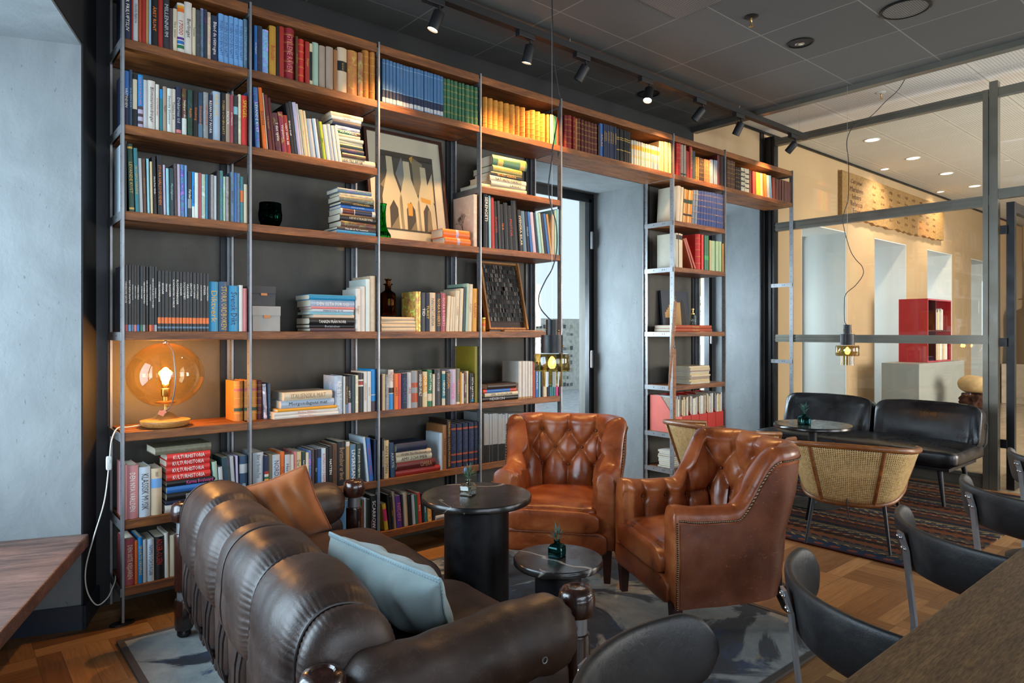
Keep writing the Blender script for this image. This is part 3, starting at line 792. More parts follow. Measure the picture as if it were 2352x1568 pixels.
# amber globe lamp in the first bay
def globe_lamp():
    x, y, z = .812, 3.50, ROW[4]+.001
    t = thing('globe_lamp', 'big amber glass globe table lamp glowing on the first bay', 'lamp', (x, y, z))
    b = MB(); b.lathe([(.085, 0), (.1, .008), (.108, .026), (.107, .031), (.085, .034), (.055, .042), (.03, .062), (.012, .068), (.001, .069)], 48, caps=False); b.lathe([(.0005, 0), (.085, 0)], 48, caps=False); b.build('base', M['lamp_wood'], t)
    b = MB(); b.lathe([(.007, .066), (.007, .105), (.02, .107), (.042, .112), (.045, .118), (.03, .121), (.012, .122), (.012, .15)], 24); b.build('holder', M['brass'], t)
    b = MB(); b.lathe([(.0165, .14), (.019, .145), (.019, .178), (.014, .18)], 24); b.build('socket', M['brass'], t)
    r = .168; zc = .243
    b = MB(); prof = []
    for k in range(33):
        a = -PI/2*.93+(PI*.965)*k/32; prof.append((r*math.cos(a), zc+r*.895*math.sin(a)))
    b.lathe(prof, 64, caps=False); b.build('globe', M['glass_amber'], t)
    b = MB(); b.lathe([(.013, .178), (.02, .20), (.03, .225), (.032, .245), (.026, .268), (.012, .283), (.001, .286)], 24, caps=False); g = b.build('bulb', M['glass_amber'], t)
    b = MB()
    for k in range(8):
        a = k*PI/4; rr = .012; b.tube([(rr*math.cos(a), rr*math.sin(a), .2), (rr*1.25*math.cos(a), rr*1.25*math.sin(a), .262)], .0019, 6)
    b.build('filament', M['bulb_warm'], g)
    b = MB(); b.tube(catmull([(0, -.06, .388), (0, -.135, .352), (0, -.176, .27), (-.001, -.172, .19), (-.003, -.125, .115), (-.004, -.05, .082), (-.003, -.012, .074)], 5), .0028, 8)
    b.tube([(0, -.06, .388), (0, 0, .396)], .0028, 8); b.build('stem', M['steel'], t)
    b = MB(); b.lathe([(.001, .391), (.017, .392), (.017, .394), (.005, .396), (.005, .400), (.007, .402), (.005, .406), (.001, .407)], 20, caps=False); b.build('finial', M['chrome'], t)
    b = MB(); b.box((-.028, -.05, .068), (.026, .003, .02), Matrix.Rotation(.5, 3, 'Y')); b.box((-.02, -.056, .074), (.018, .003, .016), Matrix.Rotation(-.4, 3, 'Y')); b.build('tag', M['soap'], t)
    # the cord runs off the shelf end, hangs and comes back at the bottom
    pts = [(-.10, .02, .012), (-.16, .0, .010), (-.205, -.03, .012), (-.232, -.055, -.04), (-.242, -.06, -.14), (-.26, -.06, -.30), (-.30, -.06, -.45), (-.33, -.06, -.58), (-.325, -.06, -.68), (-.29, -.06, -.75), (-.25, -.055, -.735), (-.225, -.035, -.70), (-.208, .0, -.68), (-.202, .03, -.67)]
    b = MB(); b.tube(catmull(pts, 8), .0028, 8); c_ = b.build('cord', M['cord_white'], t)
    b = MB(); b.super((-.243, -.06, -.135), (.022, .016, .062), .35, nu=20, nv=14); b.box((-.243, -.0695, -.125), (.006, .003, .012)); b.build('switch', M['plug'], c_)
    L = bpy.data.lights.new('globe_bulb', 'POINT'); L.energy = 16; L.color = (1, .58, .25); L.shadow_soft_size = .03
    lo = bpy.data.objects.new('globe_bulb', L); C.objects.link(lo); lo.location = (x, y, z+.235)
globe_lamp()

# bay 3: framed print, green vase, tree photo book (built with the books), bottle, typecase
def framed_print():
    W, Hh = .56, .70
    t = thing('framed_print', 'dark framed print of pale bottle shapes leaning on the shelf', 'picture', (2.215, 3.56, ROW[2]+.0065), 0)
    t.rotation_euler = (R(-9), 0, R(0))
    fw = .018
    b = MB()
    for lo, hi in (((-W/2, 0, 0), (-W/2+fw, .022, Hh)), ((W/2-fw, 0, 0), (W/2, .022, Hh)), ((-W/2+fw, 0, 0), (W/2-fw, .022, fw)), ((-W/2+fw, 0, Hh-fw), (W/2-fw, .022, Hh))): b.box2(lo, hi)
    b.build('frame', M['leg_wood'], t)
    b = MB(); b.box2((-W/2+fw, .010, fw), (W/2-fw, .016, Hh-fw)); b.build('mount', flat('print_mount', 'e2d3bd', .8), t)
    x0, x1, z0, z1 = -.20, .20, .075, .575
    pal = [flat('print_ground', '4a4038', .8), flat('print_pale', 'd9c6a4', .8), flat('print_mid', '8b7a5e', .8), flat('print_amber', 'd69a3a', .8), flat('print_grey', '7f8080', .8)]
    b = MB(); b.box2((x0, .0085, z0), (x1, .0105, z1))
    def poly(pts, y, mi):
        q = [(x0+(x1-x0)*u, y, z0+(z1-z0)*v) for u, v in pts]; b.add(q, [tuple(range(len(q)))], mi)
    for pts, mi in (([(.02, .55), (.2, .75), (.2, .45)], 2), ([(.3, .72), (.42, .95), (.5, .7), (.4, .5)], 4), ([(.6, .98), (.8, .9), (.78, .55), (.62, .45)], 2), ([(.82, .55), (.97, .8), (.97, .4)], 1), ([(.15, .02), (.4, .3), (.34, .02)], 2), ([(.5, .02), (.7, .26), (.72, .02)], 2), ([(.8, .02), (.97, .02), (.95, .35), (.84, .3)], 2)):
        poly(pts, .0080, mi)
    def bottle(cx, s, top):
        pr = [(.055, top), (.055, top-.18), (.075, top-.32), (.16, top-.52), (.17, .42), (.15, .42), (.135, .02), (.075, .02), (.07, .30), (.04, .40), (-.02, .40)]
        L_ = [(cx-.055*s, top), (cx-.055*s, top-.2), (cx-.17*s, top-.52), (cx-.16*s, .02), (cx-.06*s, .02), (cx-.05*s, .28), (cx+.03*s, .38), (cx+.10*s, .28), (cx+.11*s, .02), (cx+.2*s, .02), (cx+.19*s, top-.5), (cx+.07*s, top-.22), (cx+.055*s, top)]
        poly(L_, .0074, 1)
    bottle(.2, .95, .93); bottle(.5, 1.0, .9); bottle(.8, .9, .86)
    for pts in ([(.47, .36), (.56, .36), (.55, .2), (.47, .2)], [(.72, .46), (.9, .44), (.9, .38), (.73, .4)], [(.56, .95), (.63, .99), (.6, .88)]): poly(pts, .0070, 3)
    b.build('print', pal, t)
    b = MB(); b.box2((-W/2+fw, .003, fw), (W/2-fw, .005, Hh-fw)); b.build('glazing', M['glass_pane'], t)
framed_print()
def green_vase():
    t = thing('glass_vase', 'green pressed glass bud vase in front of the framed print', 'vase', (1.948, 3.465, ROW[2]+.001))
    b = MB(); seg = 36
    pr = [(.044, 0), (.047, .006), (.046, .022), (.034, .04), (.024, .065), (.020, .10), (.019, .15), (.022, .185), (.026, .20), (.0225, .198), (.017, .15), (.0165, .10), (.02, .06), (.03, .035), (.001, .018)]
    vs = []
    for r_, z in pr:
        for k in range(seg):
            a = 2*PI*k/seg; rib = 1+.05*math.cos(12*a)*(1 if .005 < z < .12 else .2)
            vs.append((r_*rib*math.cos(a), r_*rib*math.sin(a), z))
    fs = [(i*seg+k, i*seg+(k+1) % seg, (i+1)*seg+(k+1) % seg, (i+1)*seg+k) for i in range(len(pr)-1) for k in range(seg)]
    fs.append(tuple(reversed(range(seg))))
    b.add(vs, fs, 0, True); b.build('body', M['glass_green'], t)
green_vase()
def brown_bottle():
    t = thing('apothecary_bottle', 'brown glass apothecary bottle standing on four cream books', 'bottle', (2.005, 3.50, ROW[3]+.0935))
    b = MB(); b.lathe([(.044, 0), (.047, .004), (.047, .115), (.042, .132), (.022, .145), (.018, .15), (.018, .178), (.027, .18), (.027, .186), (.014, .187), (.014, .15), (.036, .13), (.0425, .11), (.0425, .008), (.001, .007)], 40, caps=False); b.lathe([(.0005, 0), (.044, 0)], 40, caps=False)
    b.build('body', M['glass_brown'], t)
    b = MB(); b.lathe([(.013, .172), (.013, .205), (.02, .21), (.02, .216), (.001, .217)], 24, caps=False); b.build('stopper', M['glass_brown'], t)
brown_bottle()
def typecase():
    W, Hh, D = .345, .475, .03
    t = thing('type_case', 'wooden type case packed with dark metal type, leaning on the shelf', 'type case', (2.93, 3.50, ROW[3]+.014)); t.rotation_euler = (R(-13), 0, R(0))
    b = MB(); fw = .014
    for lo, hi in (((-W/2, -.01, 0), (-W/2+fw, D, Hh)), ((W/2-fw, -.01, 0), (W/2, D, Hh)), ((-W/2+fw, 0, 0), (W/2-fw, D, fw)), ((-W/2+fw, 0, Hh-fw), (W/2-fw, D, Hh))): b.box2(lo, hi)
    b.build('frame', M['light_wood'], t, bevel=.0015)
    b = MB(); b.box2((-W/2+fw, D-.006, fw), (W/2-fw, D-.001, Hh-fw)); b.build('backing', M['leg_wood'], t)
    b = MB(); n = 13; rg = random.Random(3); pal = [M['frame_black'], M['steel_dark'], flat('type_grey', '77716a', .5, .4), flat('type_black', '0c0c0c', .6)]
    pitch = (Hh-2*fw-.05)/n
    rails = MB()
    for i in range(n):
        z = fw+.045+i*pitch
        rails.box2((-W/2+fw, .004, z-.0025), (W/2-fw, D-.006, z))
        x = -W/2+fw+.002
        while x < W/2-fw-.008:
            w = rg.choice((.005, .006, .007, .009)); 
            if rg.random() > .05: b.box2((x, .008+rg.random()*.004, z+.0005), (x+w-.0008, D-.007, z+pitch*(.88+.06*rg.random())), rg.choices((0, 1, 2, 3), (5, 3, 2, 5))[0])
            x += w
    o = b.build('metal_type', pal, t); tag(o, kind='stuff')
    rails.build('rail', M['leg_wood'], t)
typecase()
b = MB(); b.box((0, 0, .005), (.34, .035, .009)); o = b.build('wooden_ruler', M['light_wood'], None, (2.985, 3.425, ROW[3]+.0006), bevel=.001); tag(o, 'flat strip of pale wood lying before the type case', 'wood strip')
b = MB(); b.box((0, 0, .004), (.10, .03, .007)); o = b.build('type_slug', M['frame_black'], None, (2.74, 3.428, ROW[3]+.0006), (0, 0, .1)); tag(o, 'short dark metal bar lying beside the pale wood strip', 'metal bar')
t = thing('spice_jar', 'small amber jar with a flat cap beside the type case', 'jar', (2.655, 3.43, ROW[3]+.001))
b = MB(); b.lathe([(.015, 0), (.016, .003), (.016, .078), (.013, .082)], 24); b.build('body', flat('amber_jar', 'c98a2c', .3), t)
b = MB(); b.lathe([(.019, .082), (.019, .088)], 24); b.build('lid', M['brass'], t)
b = MB(); b.lathe([(.0163, .035), (.0163, .052)], 24, caps=False); b.build('label_band', flat('jar_label', 'd65a2a', .5), t)

# bay 6: picture, scent bottle
def dark_picture():
    W, Hh = .40, .36
    t = thing('canvas_picture', 'unframed dark picture with a stepped tan shape, leaning at the back', 'picture', (5.02, 3.655, ROW[3]+.004)); t.rotation_euler = (R(-5), 0, 0)
    b = MB(); b.box2((-W/2, 0, 0), (W/2, .02, Hh)); b.build('canvas', flat('picture_night', '2c3440', .6), t)
    b = MB()
    st = [(-.16, .12), (-.16, .17), (-.14, .17), (-.14, .19), (-.12, .19), (-.12, .21), (-.10, .21), (-.10, .235), (-.07, .235), (-.07, .255), (.07, .26), (.07, .03), (-.04, .03), (-.04, .12)]
    b.add([(x, -.001, z) for x, z in st], [tuple(range(len(st)))], 0)
    b.add([(x, -.0008, z) for x, z in ((-.16, .06), (-.04, .06), (-.04, .12), (-.16, .12))], [(0, 1, 2, 3)], 1)
    b.add([(x, -.0008, z) for x, z in ((.07, .03), (.15, .03), (.12, .26), (.09, .29), (.07, .25))], [(0, 1, 2, 3, 4)], 1)
    b.build('painted_shape', [flat('picture_tan', 'b98f55', .6), flat('picture_brown', '24150f', .6)], t)
dark_picture()
t = thing('scent_bottle', 'ribbed clear glass scent bottle with brass pump on red books', 'bottle', (5.03, 3.50, ROW[3]+.0525))
b = MB(); seg = 32; pr = [(.030, 0), (.033, .005), (.033, .075), (.026, .092), (.014, .1), (.012, .1), (.024, .088), (.029, .07), (.029, .008), (.001, .006)]
vs = [(r_*(1+.04*math.cos(10*2*PI*k/seg))*math.cos(2*PI*k/seg), r_*(1+.04*math.cos(10*2*PI*k/seg))*math.sin(2*PI*k/seg), z) for r_, z in pr for k in range(seg)]
b.add(vs, [(i*seg+k, i*seg+(k+1) % seg, (i+1)*seg+(k+1) % seg, (i+1)*seg+k) for i in range(len(pr)-1) for k in range(seg)]+[tuple(reversed(range(seg)))], 0, True); b.build('body', M['glass_clear'], t)
b = MB(); b.lathe([(.017, .099), (.017, .108), (.006, .114), (.006, .135), (.012, .138), (.012, .148), (.004, .152), (.001, .16)], 20); b.tube([(0, 0, .143), (-.022, 0, .146)], .003, 8); b.build('pump', M['brass'], t)
# ---------------------------------------------------------------- big brown leather sofa on turned wooden posts
def sofa():
    ang = -R(5.6)
    t = thing('leather_sofa', 'big dark brown leather sofa with bulging back roll and turned wooden posts', 'sofa', (.62, 1.36, .0125), ang)
    L, W = 1.74, .755
    def post(x, y, cap=True):
        b = MB(); b.lathe([(.001, .03), (.034, .03), (.038, .04), (.038, .15), (.035, .158), (.03, .16)], 28, (x, y, 0), caps=False)
        b.lathe([(.001, .19), (.03, .19), (.036, .197), (.0385, .21), (.0385, .425), (.036, .435), (.024, .44)], 28, (x, y, 0), caps=False); p = b.build('post', M['post_wood'], t)
        b = MB(); b.lathe([(.028, .155), (.028, .195)], 24, (x, y, 0), caps=False); b.build('collar', M['steel'], p); b = MB(); b.lathe([(.026, .435), (.03, .437), (.03, .485), (.026, .487)], 24, (x, y, 0), caps=False); b.build('collar', M['steel'], p)
        b = MB(); b.lathe([(.001, .484), (.036, .484), (.047, .49), (.052, .505), (.053, .53), (.049, .553), (.04, .564), (.028, .567), (.024, .562), (.001, .561)], 36, (x, y, 0), caps=False); b.build('finial', M['post_wood'], p)
        b = MB(); b.lathe([(.001, 0), (.022, 0), (.028, .006), (.028, .02), (.02, .032), (.001, .033)], 20, (x, y, 0), caps=False); b.build('caster', M['black_metal'], p)
    for x, y in ((0, 0), (0, L), (W, .06), (W, L)): post(x, y)
    # steel rails low along back and sides
    b = MB(); b.tube([(0, .03, .175), (0, L-.03, .175)], (.007, .022), 8, sc='rect', up=(0, 0, 1)); b.tube([(W, .09, .175), (W, L-.03, .175)], (.007, .022), 8, sc='rect', up=(0, 0, 1)); b.tube([(.03, L, .175), (W-.03, L, .175)], (.007, .022), 8, sc='rect', up=(0, 0, 1)); b.tube([(.03, .003, .175), (W-.03, .057, .175)], (.007, .022), 8, sc='rect', up=(0, 0, 1))
    b.tube([(.02, .03, .40), (.02, L-.03, .40)], (.009, .009), 8)
    b.build('rail', M['steel_dark'], t)
    # fat back roll: one sweep with seams pinched in
    seams = [.14, .52, .80, .95, 1.28, 1.60]
    y0, y1 = .035, 1.70
    piped = {.14, .52, .95, 1.28}
    def roll(u, v):
        y = lerp(y0, y1, u)
        d = min(abs(y-s) for s in seams)
        e = max(0.0, min(1, (y-y0)/.14)); e2 = max(0.0, min(1, (y1-y)/.14))
        endf = math.sqrt(max(0, 1-(1-e)**2.6))**.8*math.sqrt(max(0, 1-(1-e2)**2.6))**.8
        pd = min(abs(y-s) for s in piped); pin = 1-.10*math.exp(-(pd/.035)**2)-.045*math.exp(-(d/.03)**2)-.05*math.exp(-(pd/.11)**2)
        a = 2*PI*v
        ca, sa = math.cos(a), math.sin(a)
        rx, rz = .145, .180
        ex = .86
        x = .098+rx*endf*pin*math.copysign(abs(ca)**ex, ca)
        z = .497+rz*endf*pin*math.copysign(abs(sa)**ex, sa)
        if sa < 0: x -= .03*(-sa)
        # gathers run out from the seams around the roll
        wr = math.sin(a*58+9*wob((x, y, z), 3, 1, 5))*.0019*math.exp(-(pd/.06)**2)*(.4+.6*abs(wob((x, y, z), 7, 1.6, 2)))
        wr += wob((x, y*1.2, z), 4, .012, 1)+wob((x*2, y*4, z*2), 5, .0015, 3)
        return Vector((x+ca*wr, y, z+sa*wr))
    b = MB(); b.grid(roll, 240, 180, False, True); b.build('back_roll', M['leather_brown'], t, sharp=0)
    for s in seams:
        b = MB(); pts = []
        for k in range(60):
            q = roll((s-y0)/(y1-y0), k/60); c = Vector((.098, s, .497)); pts.append(c+(q-c)*1.012)
        b.tube(pts, .0048 if s in piped else .0026, 8, closed=True); b.build('piping', M['strap'], t)
    # upright back pads under the roll, strapped to the rail
    n = 8
    for k in range(n):
        yc = lerp(.115, L-.115, k/(n-1)); w = (L-.23)/(n-1)*.98
        b = MB()
        def df(q):
            q = q.copy(); q.x += .018*math.cos(q.y/w*PI)*(-1 if q.x < 0 else .4)+wob(q, 14, .006, k*3.1); return q
        b.super((.055, yc, .305), (.12, w, .34), .55, .45, 28, 22, fn=df); b.build('back_pad', M['leather_brown'], t, sharp=0)
    for k in range(n):
        yc = lerp(.115, L-.115, k/(n-1))+.088
        if k == n-1: continue
        for dy in (-.030, .022):
            b = MB(); b.tube([(-.025, yc+dy, .385), (-.035, yc+dy, .33), (-.037, yc+dy, .25), (-.024, yc+dy, .196), (-.011, yc+dy, .190), (-.0115, yc+dy, .15), (.012, yc+dy, .149), (.012, yc+dy, .2)], (.016, .0028), 8, sc='rect', up=(1, 0, 0)); b.build('strap', M['strap'], t)
    # arm rolls and their lower panels
    def arm(xa, ya, xb, yb, name, sgn):
        ax = Vector((xb-xa, yb-ya, 0)); ln = ax.length; ax.normalize(); nx = Vector((-ax.y, ax.x, 0))
        def fn(u, v):
            s = lerp(.0, ln, u); e = min(1, s/.10); e2 = min(1, (ln-s)/.10)
            f = math.sqrt(max(0, 1-(1-e)**2.5))*math.sqrt(max(0, 1-(1-e2)**2.5))
            a = 2*PI*v; r = .098*f
            rz = r*1.02
            q = Vector((xa, ya, .468))+ax*s+nx*(r*math.cos(a))+Vector((0, 0, rz*math.sin(a)))
            w = wob(q, 6, .012, 9)+wob(q, 16, .006, 2)+.004*math.sin(a*18)*math.exp(-((ln-s)/.08)**2)
            return q+(nx*math.cos(a)+Vector((0, 0, math.sin(a))))*w
        b = MB(); b.grid(fn, 70, 48, False, True); b.build('arm_roll', M['leather_brown'], t, sharp=0)
        b = MB(); mid = Vector((xa, ya, .28))+ax*ln/2; MR = Matrix.Rotation(math.atan2(ax.y, ax.x), 3, 'Z')
        b.super(mid, (ln*.96, .10, .28), .3, .35, 36, 22, MR, fn=lambda q: q+Vector((0, wob(q, 8, .012, 4), 0))); b.build('arm_panel', M['leather_brown'], t, sharp=0)
        e = Vector((xb, yb, .468))-ax*.17+nx*sgn*.099+Vector((0, 0, -.01))
        b = MB(); b.tube([e+(ax*math.cos(a)+Vector((0, 0, math.sin(a))))*.008 for a in [k*PI/6 for k in range(12)]], .0025, 6, closed=True); b.build('eyelet', M['steel'], t)
    arm(.045, L, W-.05, L, 'far', -1); arm(.04, .0, W-.04, .06, 'near', -1)
    # seat cushions
    for k, (ya, yb) in enumerate(((.10, .86), (.87, 1.645))):
        def df(q, k=k):
            q = q.copy(); 
            if q.z > 0: q.z *= 1+.12*(1-min(1, (abs(q.x)/.34)**2))*(1-min(1, (abs(q.y)/.4)**2))
            q.z += wob(q, 5, .012, 3+k)+wob(q, 16, .004, 8); return q
        b = MB(); b.super((.455, (ya+yb)/2, .30), (.72, yb-ya, .17), .28, .4, 72, 34, fn=df); b.build('seat_cushion', M['leather_brown'], t, sharp=0)
    b = MB(); b.box2((.02, .09, .17), (W-.02, L-.05, .2)); b.build('seat_base', M['strap'], t)
    return t
sofa()

def pillow(name, label, W, Hh, T, mat, loc, Mrot, seed, braid=None):
    t = thing(name, label, 'pillow', loc); 
    t.rotation_euler = Mrot.to_euler()
    def face(s):
        def fn(u, v):
            x, z = 2*u-1, 2*v-1
            th = ((1-x**4)*(1-z**4))**.55
            px = x*W/2*(1-.07*(1-abs(z))*abs(x)**2); pz = z*Hh/2*(1-.07*(1-abs(x))*abs(z)**2)
            w = wob((px, s*.3, pz), 7, .016, seed)*th + wob((px*2.5, s, pz), 12, .008, seed+2)*th + .006*math.sin(9*px/W*3+5*pz/Hh+seed)*th
            return Vector((px, s*(T/2*th+w*1.0), pz))
        return fn
    b = MB(); b.grid(face(-1), 44, 44); b.grid(face(1), 44, 44, flip=True)
    b.build('cushion', mat, t, sharp=0)
    edge = [face(1)(u, v)*1.004 for u, v in [(k/30, 0) for k in range(30)]+[(1, k/30) for k in range(30)]+[(1-k/30, 1) for k in range(30)]+[(0, 1-k/30) for k in range(30)]]
    b = MB(); b.tube(edge, .0035, 6, closed=True); b.build('piping', braid or mat, t)
    if braid:
        b = MB(); pts = [face(1)(k/40, 1)+Vector((0, 0, .004)) for k in range(41)]
        b.tube(pts, (.006, .011), 8, up=(0, 0, 1)); b.build('braid', braid, t)
    return t
def basis(xa, za):
    xa = Vector(xa).normalized(); za = Vector(za); za = (za-xa*za.dot(xa)).normalized(); ya = za.cross(xa)
    return Matrix((xa, ya, za)).transposed()
pillow('throw_pillow', 'rust orange wool pillow propped in the far sofa corner', .285, .285, .14, M['pillow_tan'], (1.075, 2.71, .577), basis((.66, -.52, .30), (-.35, .12, .90)), 3)
pillow('throw_pillow', 'pale blue linen pillow with braided edge on the near sofa seat', .56, .205, .14, M['pillow_blue'], (1.06, 1.85, .513), basis((.12, -.99, -.03), (-.28, -.05, .92)), 11, M['pillow_braid'])
# ---------------------------------------------------------------- rugs
b = MB(); b.box2((.585, 1.31, .0005), (2.925, 3.195, .011)); o = b.build('area_rug', M['rug']); tag(o, 'grey rug with inky blue blotches under the sofa and armchairs', 'rug')
b = MB(); b.box2((.56, 1.285, .0005), (.585, 3.22, .0125)); b.box2((2.925, 1.285, .0005), (2.95, 3.22, .0125)); b.box2((.585, 1.285, .0005), (2.925, 1.31, .0125)); b.box2((.585, 3.195, .0005), (2.925, 3.22, .0125)); b.build('binding', M['rug_edge'], o)
b = MB(); b.box2((4.05, 1.27, .0005), (6.50, 3.35, .009)); o = b.build('kilim_rug', M['kilim']); tag(o, 'dark striped kilim rug under the black bench and cane chairs', 'rug')
RZ = .0125

# ---------------------------------------------------------------- tufted tub chair
def armchair(name, label, loc, rz, group):
    t = thing(name, label, 'armchair', loc, rz, group)
    HW, D0, D1 = .345, -.36, .34         # front faces -y
    # centre line of the wall in plan, left arm front -> back -> right arm front
    pts = []
    cr = .15; hw = HW-.055; yb = D1-.06
    pts.append((-hw, D0+.02)); pts.append((-hw-.005, -.1)); pts.append((-hw-.005, yb-cr))
    for k in range(1, 8):
        a = PI - k*PI/16; pts.append((-hw-.005+cr+cr*math.cos(a), yb-cr+cr*math.sin(a)))
    pts.append((-.05, yb)) ; pts.append((.05, yb))
    for k in range(1, 8):
        a = PI/2 - k*PI/16; pts.append((hw+.005-cr+cr*math.cos(a), yb-cr+cr*math.sin(a)))
    pts.append((hw+.005, yb-cr)); pts.append((hw+.005, -.1)); pts.append((hw, D0+.02))
    cl = catmull([(x, y, 0) for x, y in pts], 12)
    ls = [0]
    for i in range(1, len(cl)): ls.append(ls[-1]+(cl[i]-cl[i-1]).length)
    Lt = ls[-1]
    def at(s):
        s = max(0, min(Lt, s)); lo, hi = 0, len(ls)-1
        while hi-lo > 1:
            m = (lo+hi)//2
            if ls[m] <= s: lo = m
            else: hi = m
        f = (s-ls[lo])/max(1e-9, ls[hi]-ls[lo]); p = cl[lo].lerp(cl[hi], f); T = (cl[hi]-cl[lo]).normalized()
        return p, Vector((T.y, -T.x, 0))       # inward normal
    def top(s):
        d = min(s, Lt-s)
        h = .585+.012*math.exp(-(d/.06)**2)
        h += .250*smooth(.29, .51, d)
        
        return h
    # buttons: (arc, z)
    SC = Lt/2
    bt = []
    for i in range(-1, 2): bt.append((SC+i*.172, .735))
    for i in (-2, -1, 0, 1): bt.append((SC+(i+.5)*.172, .632))
    for i in range(-2, 3): bt.append((SC+i*.168, .528))
    for d in (.10, .24, .37): bt.append((d, .505)); bt.append((Lt-d, .505))
    lines = []
    def ln(a, b_): lines.append((a, b_))
    r1 = [(SC+i*.172, .735) for i in (-1, 0, 1)]; r2 = [(SC+(i+.5)*.172, .632) for i in (-2, -1, 0, 1)]; r3 = [(SC+i*.168, .528) for i in range(-2, 3)]
    for p in r1:
        ln(p, (p[0], .84))
        for q in r2:
            if abs(p[0]-q[0]) < .1: ln(p, q)
    for p in r2:
        for q in r3:
            if abs(p[0]-q[0]) < .1: ln(p, q)
    for q in (r2[0], r2[-1]): ln(q, (q[0]+(.10 if q[0] > SC else -.10), .75))
    for p in r3+[(d, .505) for d in (.10, .24, .37)]+[(Lt-d, .505) for d in (.10, .24, .37)]: ln(p, (p[0], .38))
    for d in (.10, .24, .37):
        for s in (d, Lt-d): ln((s, .505), (s, .62))
    ln((.37, .505), r3[0]); ln((Lt-.37, .505), r3[-1])
    def tuft(s, z):
        acc = 0.0; mb = 9
        for (x1, z1), (x2, z2) in lines:
            dx, dz = x2-x1, z2-z1; q = ((s-x1)*dx+(z-z1)*dz)/(dx*dx+dz*dz+1e-9); q = max(0, min(1, q))
            d = math.hypot(s-x1-q*dx, z-z1-q*dz)
            if d < .2: acc += math.exp(-d/.011)
        m = max(0.0, -.011*math.log(acc+1e-9)) if acc > 0 else .2
        for x1, z1 in bt: mb = min(mb, math.hypot(s-x1, z-z1))
        return .034*(1-math.exp(-m/.030))-.0045*math.exp(-(m/.008)**2)-.022*math.exp(-(mb/.017)**2)
    zb = .325
    TI, TO = .052, .052
    NV = 104
    # cross-section: inner bottom -> inner top -> over -> outer down
    def sec(s, v):
        p, N = at(s); h = top(s); d = min(s, Lt-s)
        inn = TI; out = TO
        arc0, arc1 = .52, .66
        hr = .055
        bulge = .018*smooth(.0, .25, .25-d)
        if v < arc0:
            z = lerp(.17, h-hr, v/arc0); o = inn-.004
            fade = 1
        elif v < arc1:
            a = (v-arc0)/(arc1-arc0)*PI; o = (inn if a < PI/2 else out)*math.cos(a); z = h-hr+hr*math.sin(a)
            fade = max(0, math.cos(a))
        else:
            q = (v-arc1)/(1-arc1); z = lerp(h-hr, .165, q); o = -out-.012*math.sin(PI*min(1, q*1.1))*.6+.060*smooth(.3, .7, d)*(1-min(1, (z-.165)/.45))
            fade = 0
        lean = (z-.45)*.16*smooth(.25, .7, d) if z > .45 else 0
        x = p+N*(o-lean)
        if fade > 0: x = x+N*(tuft(s, z)*fade*min(1, max(.0, (d)/.03+.15)))
        x = Vector((x.x, x.y, z))
        x = x+N*(wob(x, 9, .005, 3)+wob(x, 26, .0016, 1))*1.0
        return x
    b = MB(); NU = 380
    b.grid(lambda u, v: sec(u*Lt, v), NU, NV, mi=0)
    # front faces of the arms
    for s in (0, Lt):
        ring = [sec(s, k/(NV-1)) for k in range(NV)]
        fr = []
        for q in ring: fr.append(q+Vector((0, -.018, 0))*(1 if s == 0 else 1))
        cen = sum(ring, Vector())/len(ring)
        fr2 = [cen+(q-cen)*.86+Vector((0, -.026, 0)) for q in ring]
        n = NV; vs = ring+fr+fr2
        fs = [(i, i+1, n+i+1, n+i) if s == 0 else (i+1, i, n+i, n+i+1) for i in range(n-1)]+[(n+i, n+i+1, 2*n+i+1, 2*n+i) if s == 0 else (n+i+1, n+i, 2*n+i, 2*n+i+1) for i in range(n-1)]
        half = n//2
        vs2 = fr2; off = len(vs)
        b.add(vs, fs, 0, True)
        # close the middle with a strip between inner and outer side
        st = []
        for i in range(half): st.append((i, i+1, n-2-i, n-1-i))
        b.add(fr2, st, 0, True)
    shell = b.build('tufted_shell', M['leather_cognac'], t, sharp=65)
    # outer side panels get their own, more worn hide
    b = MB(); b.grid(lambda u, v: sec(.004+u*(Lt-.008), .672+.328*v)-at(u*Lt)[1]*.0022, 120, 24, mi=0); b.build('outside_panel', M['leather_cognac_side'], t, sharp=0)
    # buttons
    b = MB()
    for s, z in bt:
        p, N = at(s); d = min(s, Lt-s); lean = (z-.45)*.16*smooth(.25, .7, d) if z > .45 else 0
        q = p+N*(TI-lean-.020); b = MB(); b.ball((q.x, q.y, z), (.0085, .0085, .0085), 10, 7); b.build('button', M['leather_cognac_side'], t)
    # nail heads: up the arm fronts, along the outer top edge to the back
    b = MB()
    def nails(fn, n):
        pts, rr = [], []
        for k in range((n-1)*6+1):
            pts.append(fn(k/((n-1)*6))[0]); rr.append(.0012+.0036*abs(math.cos(PI*k/6))**.5)
        b.tube(pts, rr, 8)
    for s, sg in ((0, 1), (Lt, -1)):
        b = MB()
        def up(u, s=s): 
            v = lerp(.999, .668, u); q = sec(s, v); N = at(s)[1]; return q-N*.003+Vector((0, -.012, 0)), None
        nails(up, 42); b.build('nailhead_trim', M['nail'], t); b = MB()
        def along(u, s=s):
            ss = u*.70 if s == 0 else Lt-u*.70; q = sec(ss, .66); N = at(ss)[1]; return q-N*.003+Vector((0, 0, -.002)), None
        nails(along, 76); b.build('nailhead_trim', M['nail'], t)
    # piping beside the nails
    # seat cushion and apron
    b = MB()
    def sc(q):
        q = q.copy(); r2 = (q.x/.25)**2+((q.y)/.3)**2
        if q.z > 0: q.z += .022*max(0, 1-r2)
        q.x *= 1-.12*smooth(.1, .32, q.y)
        q.z += wob(q, 9, .004, 5); return q
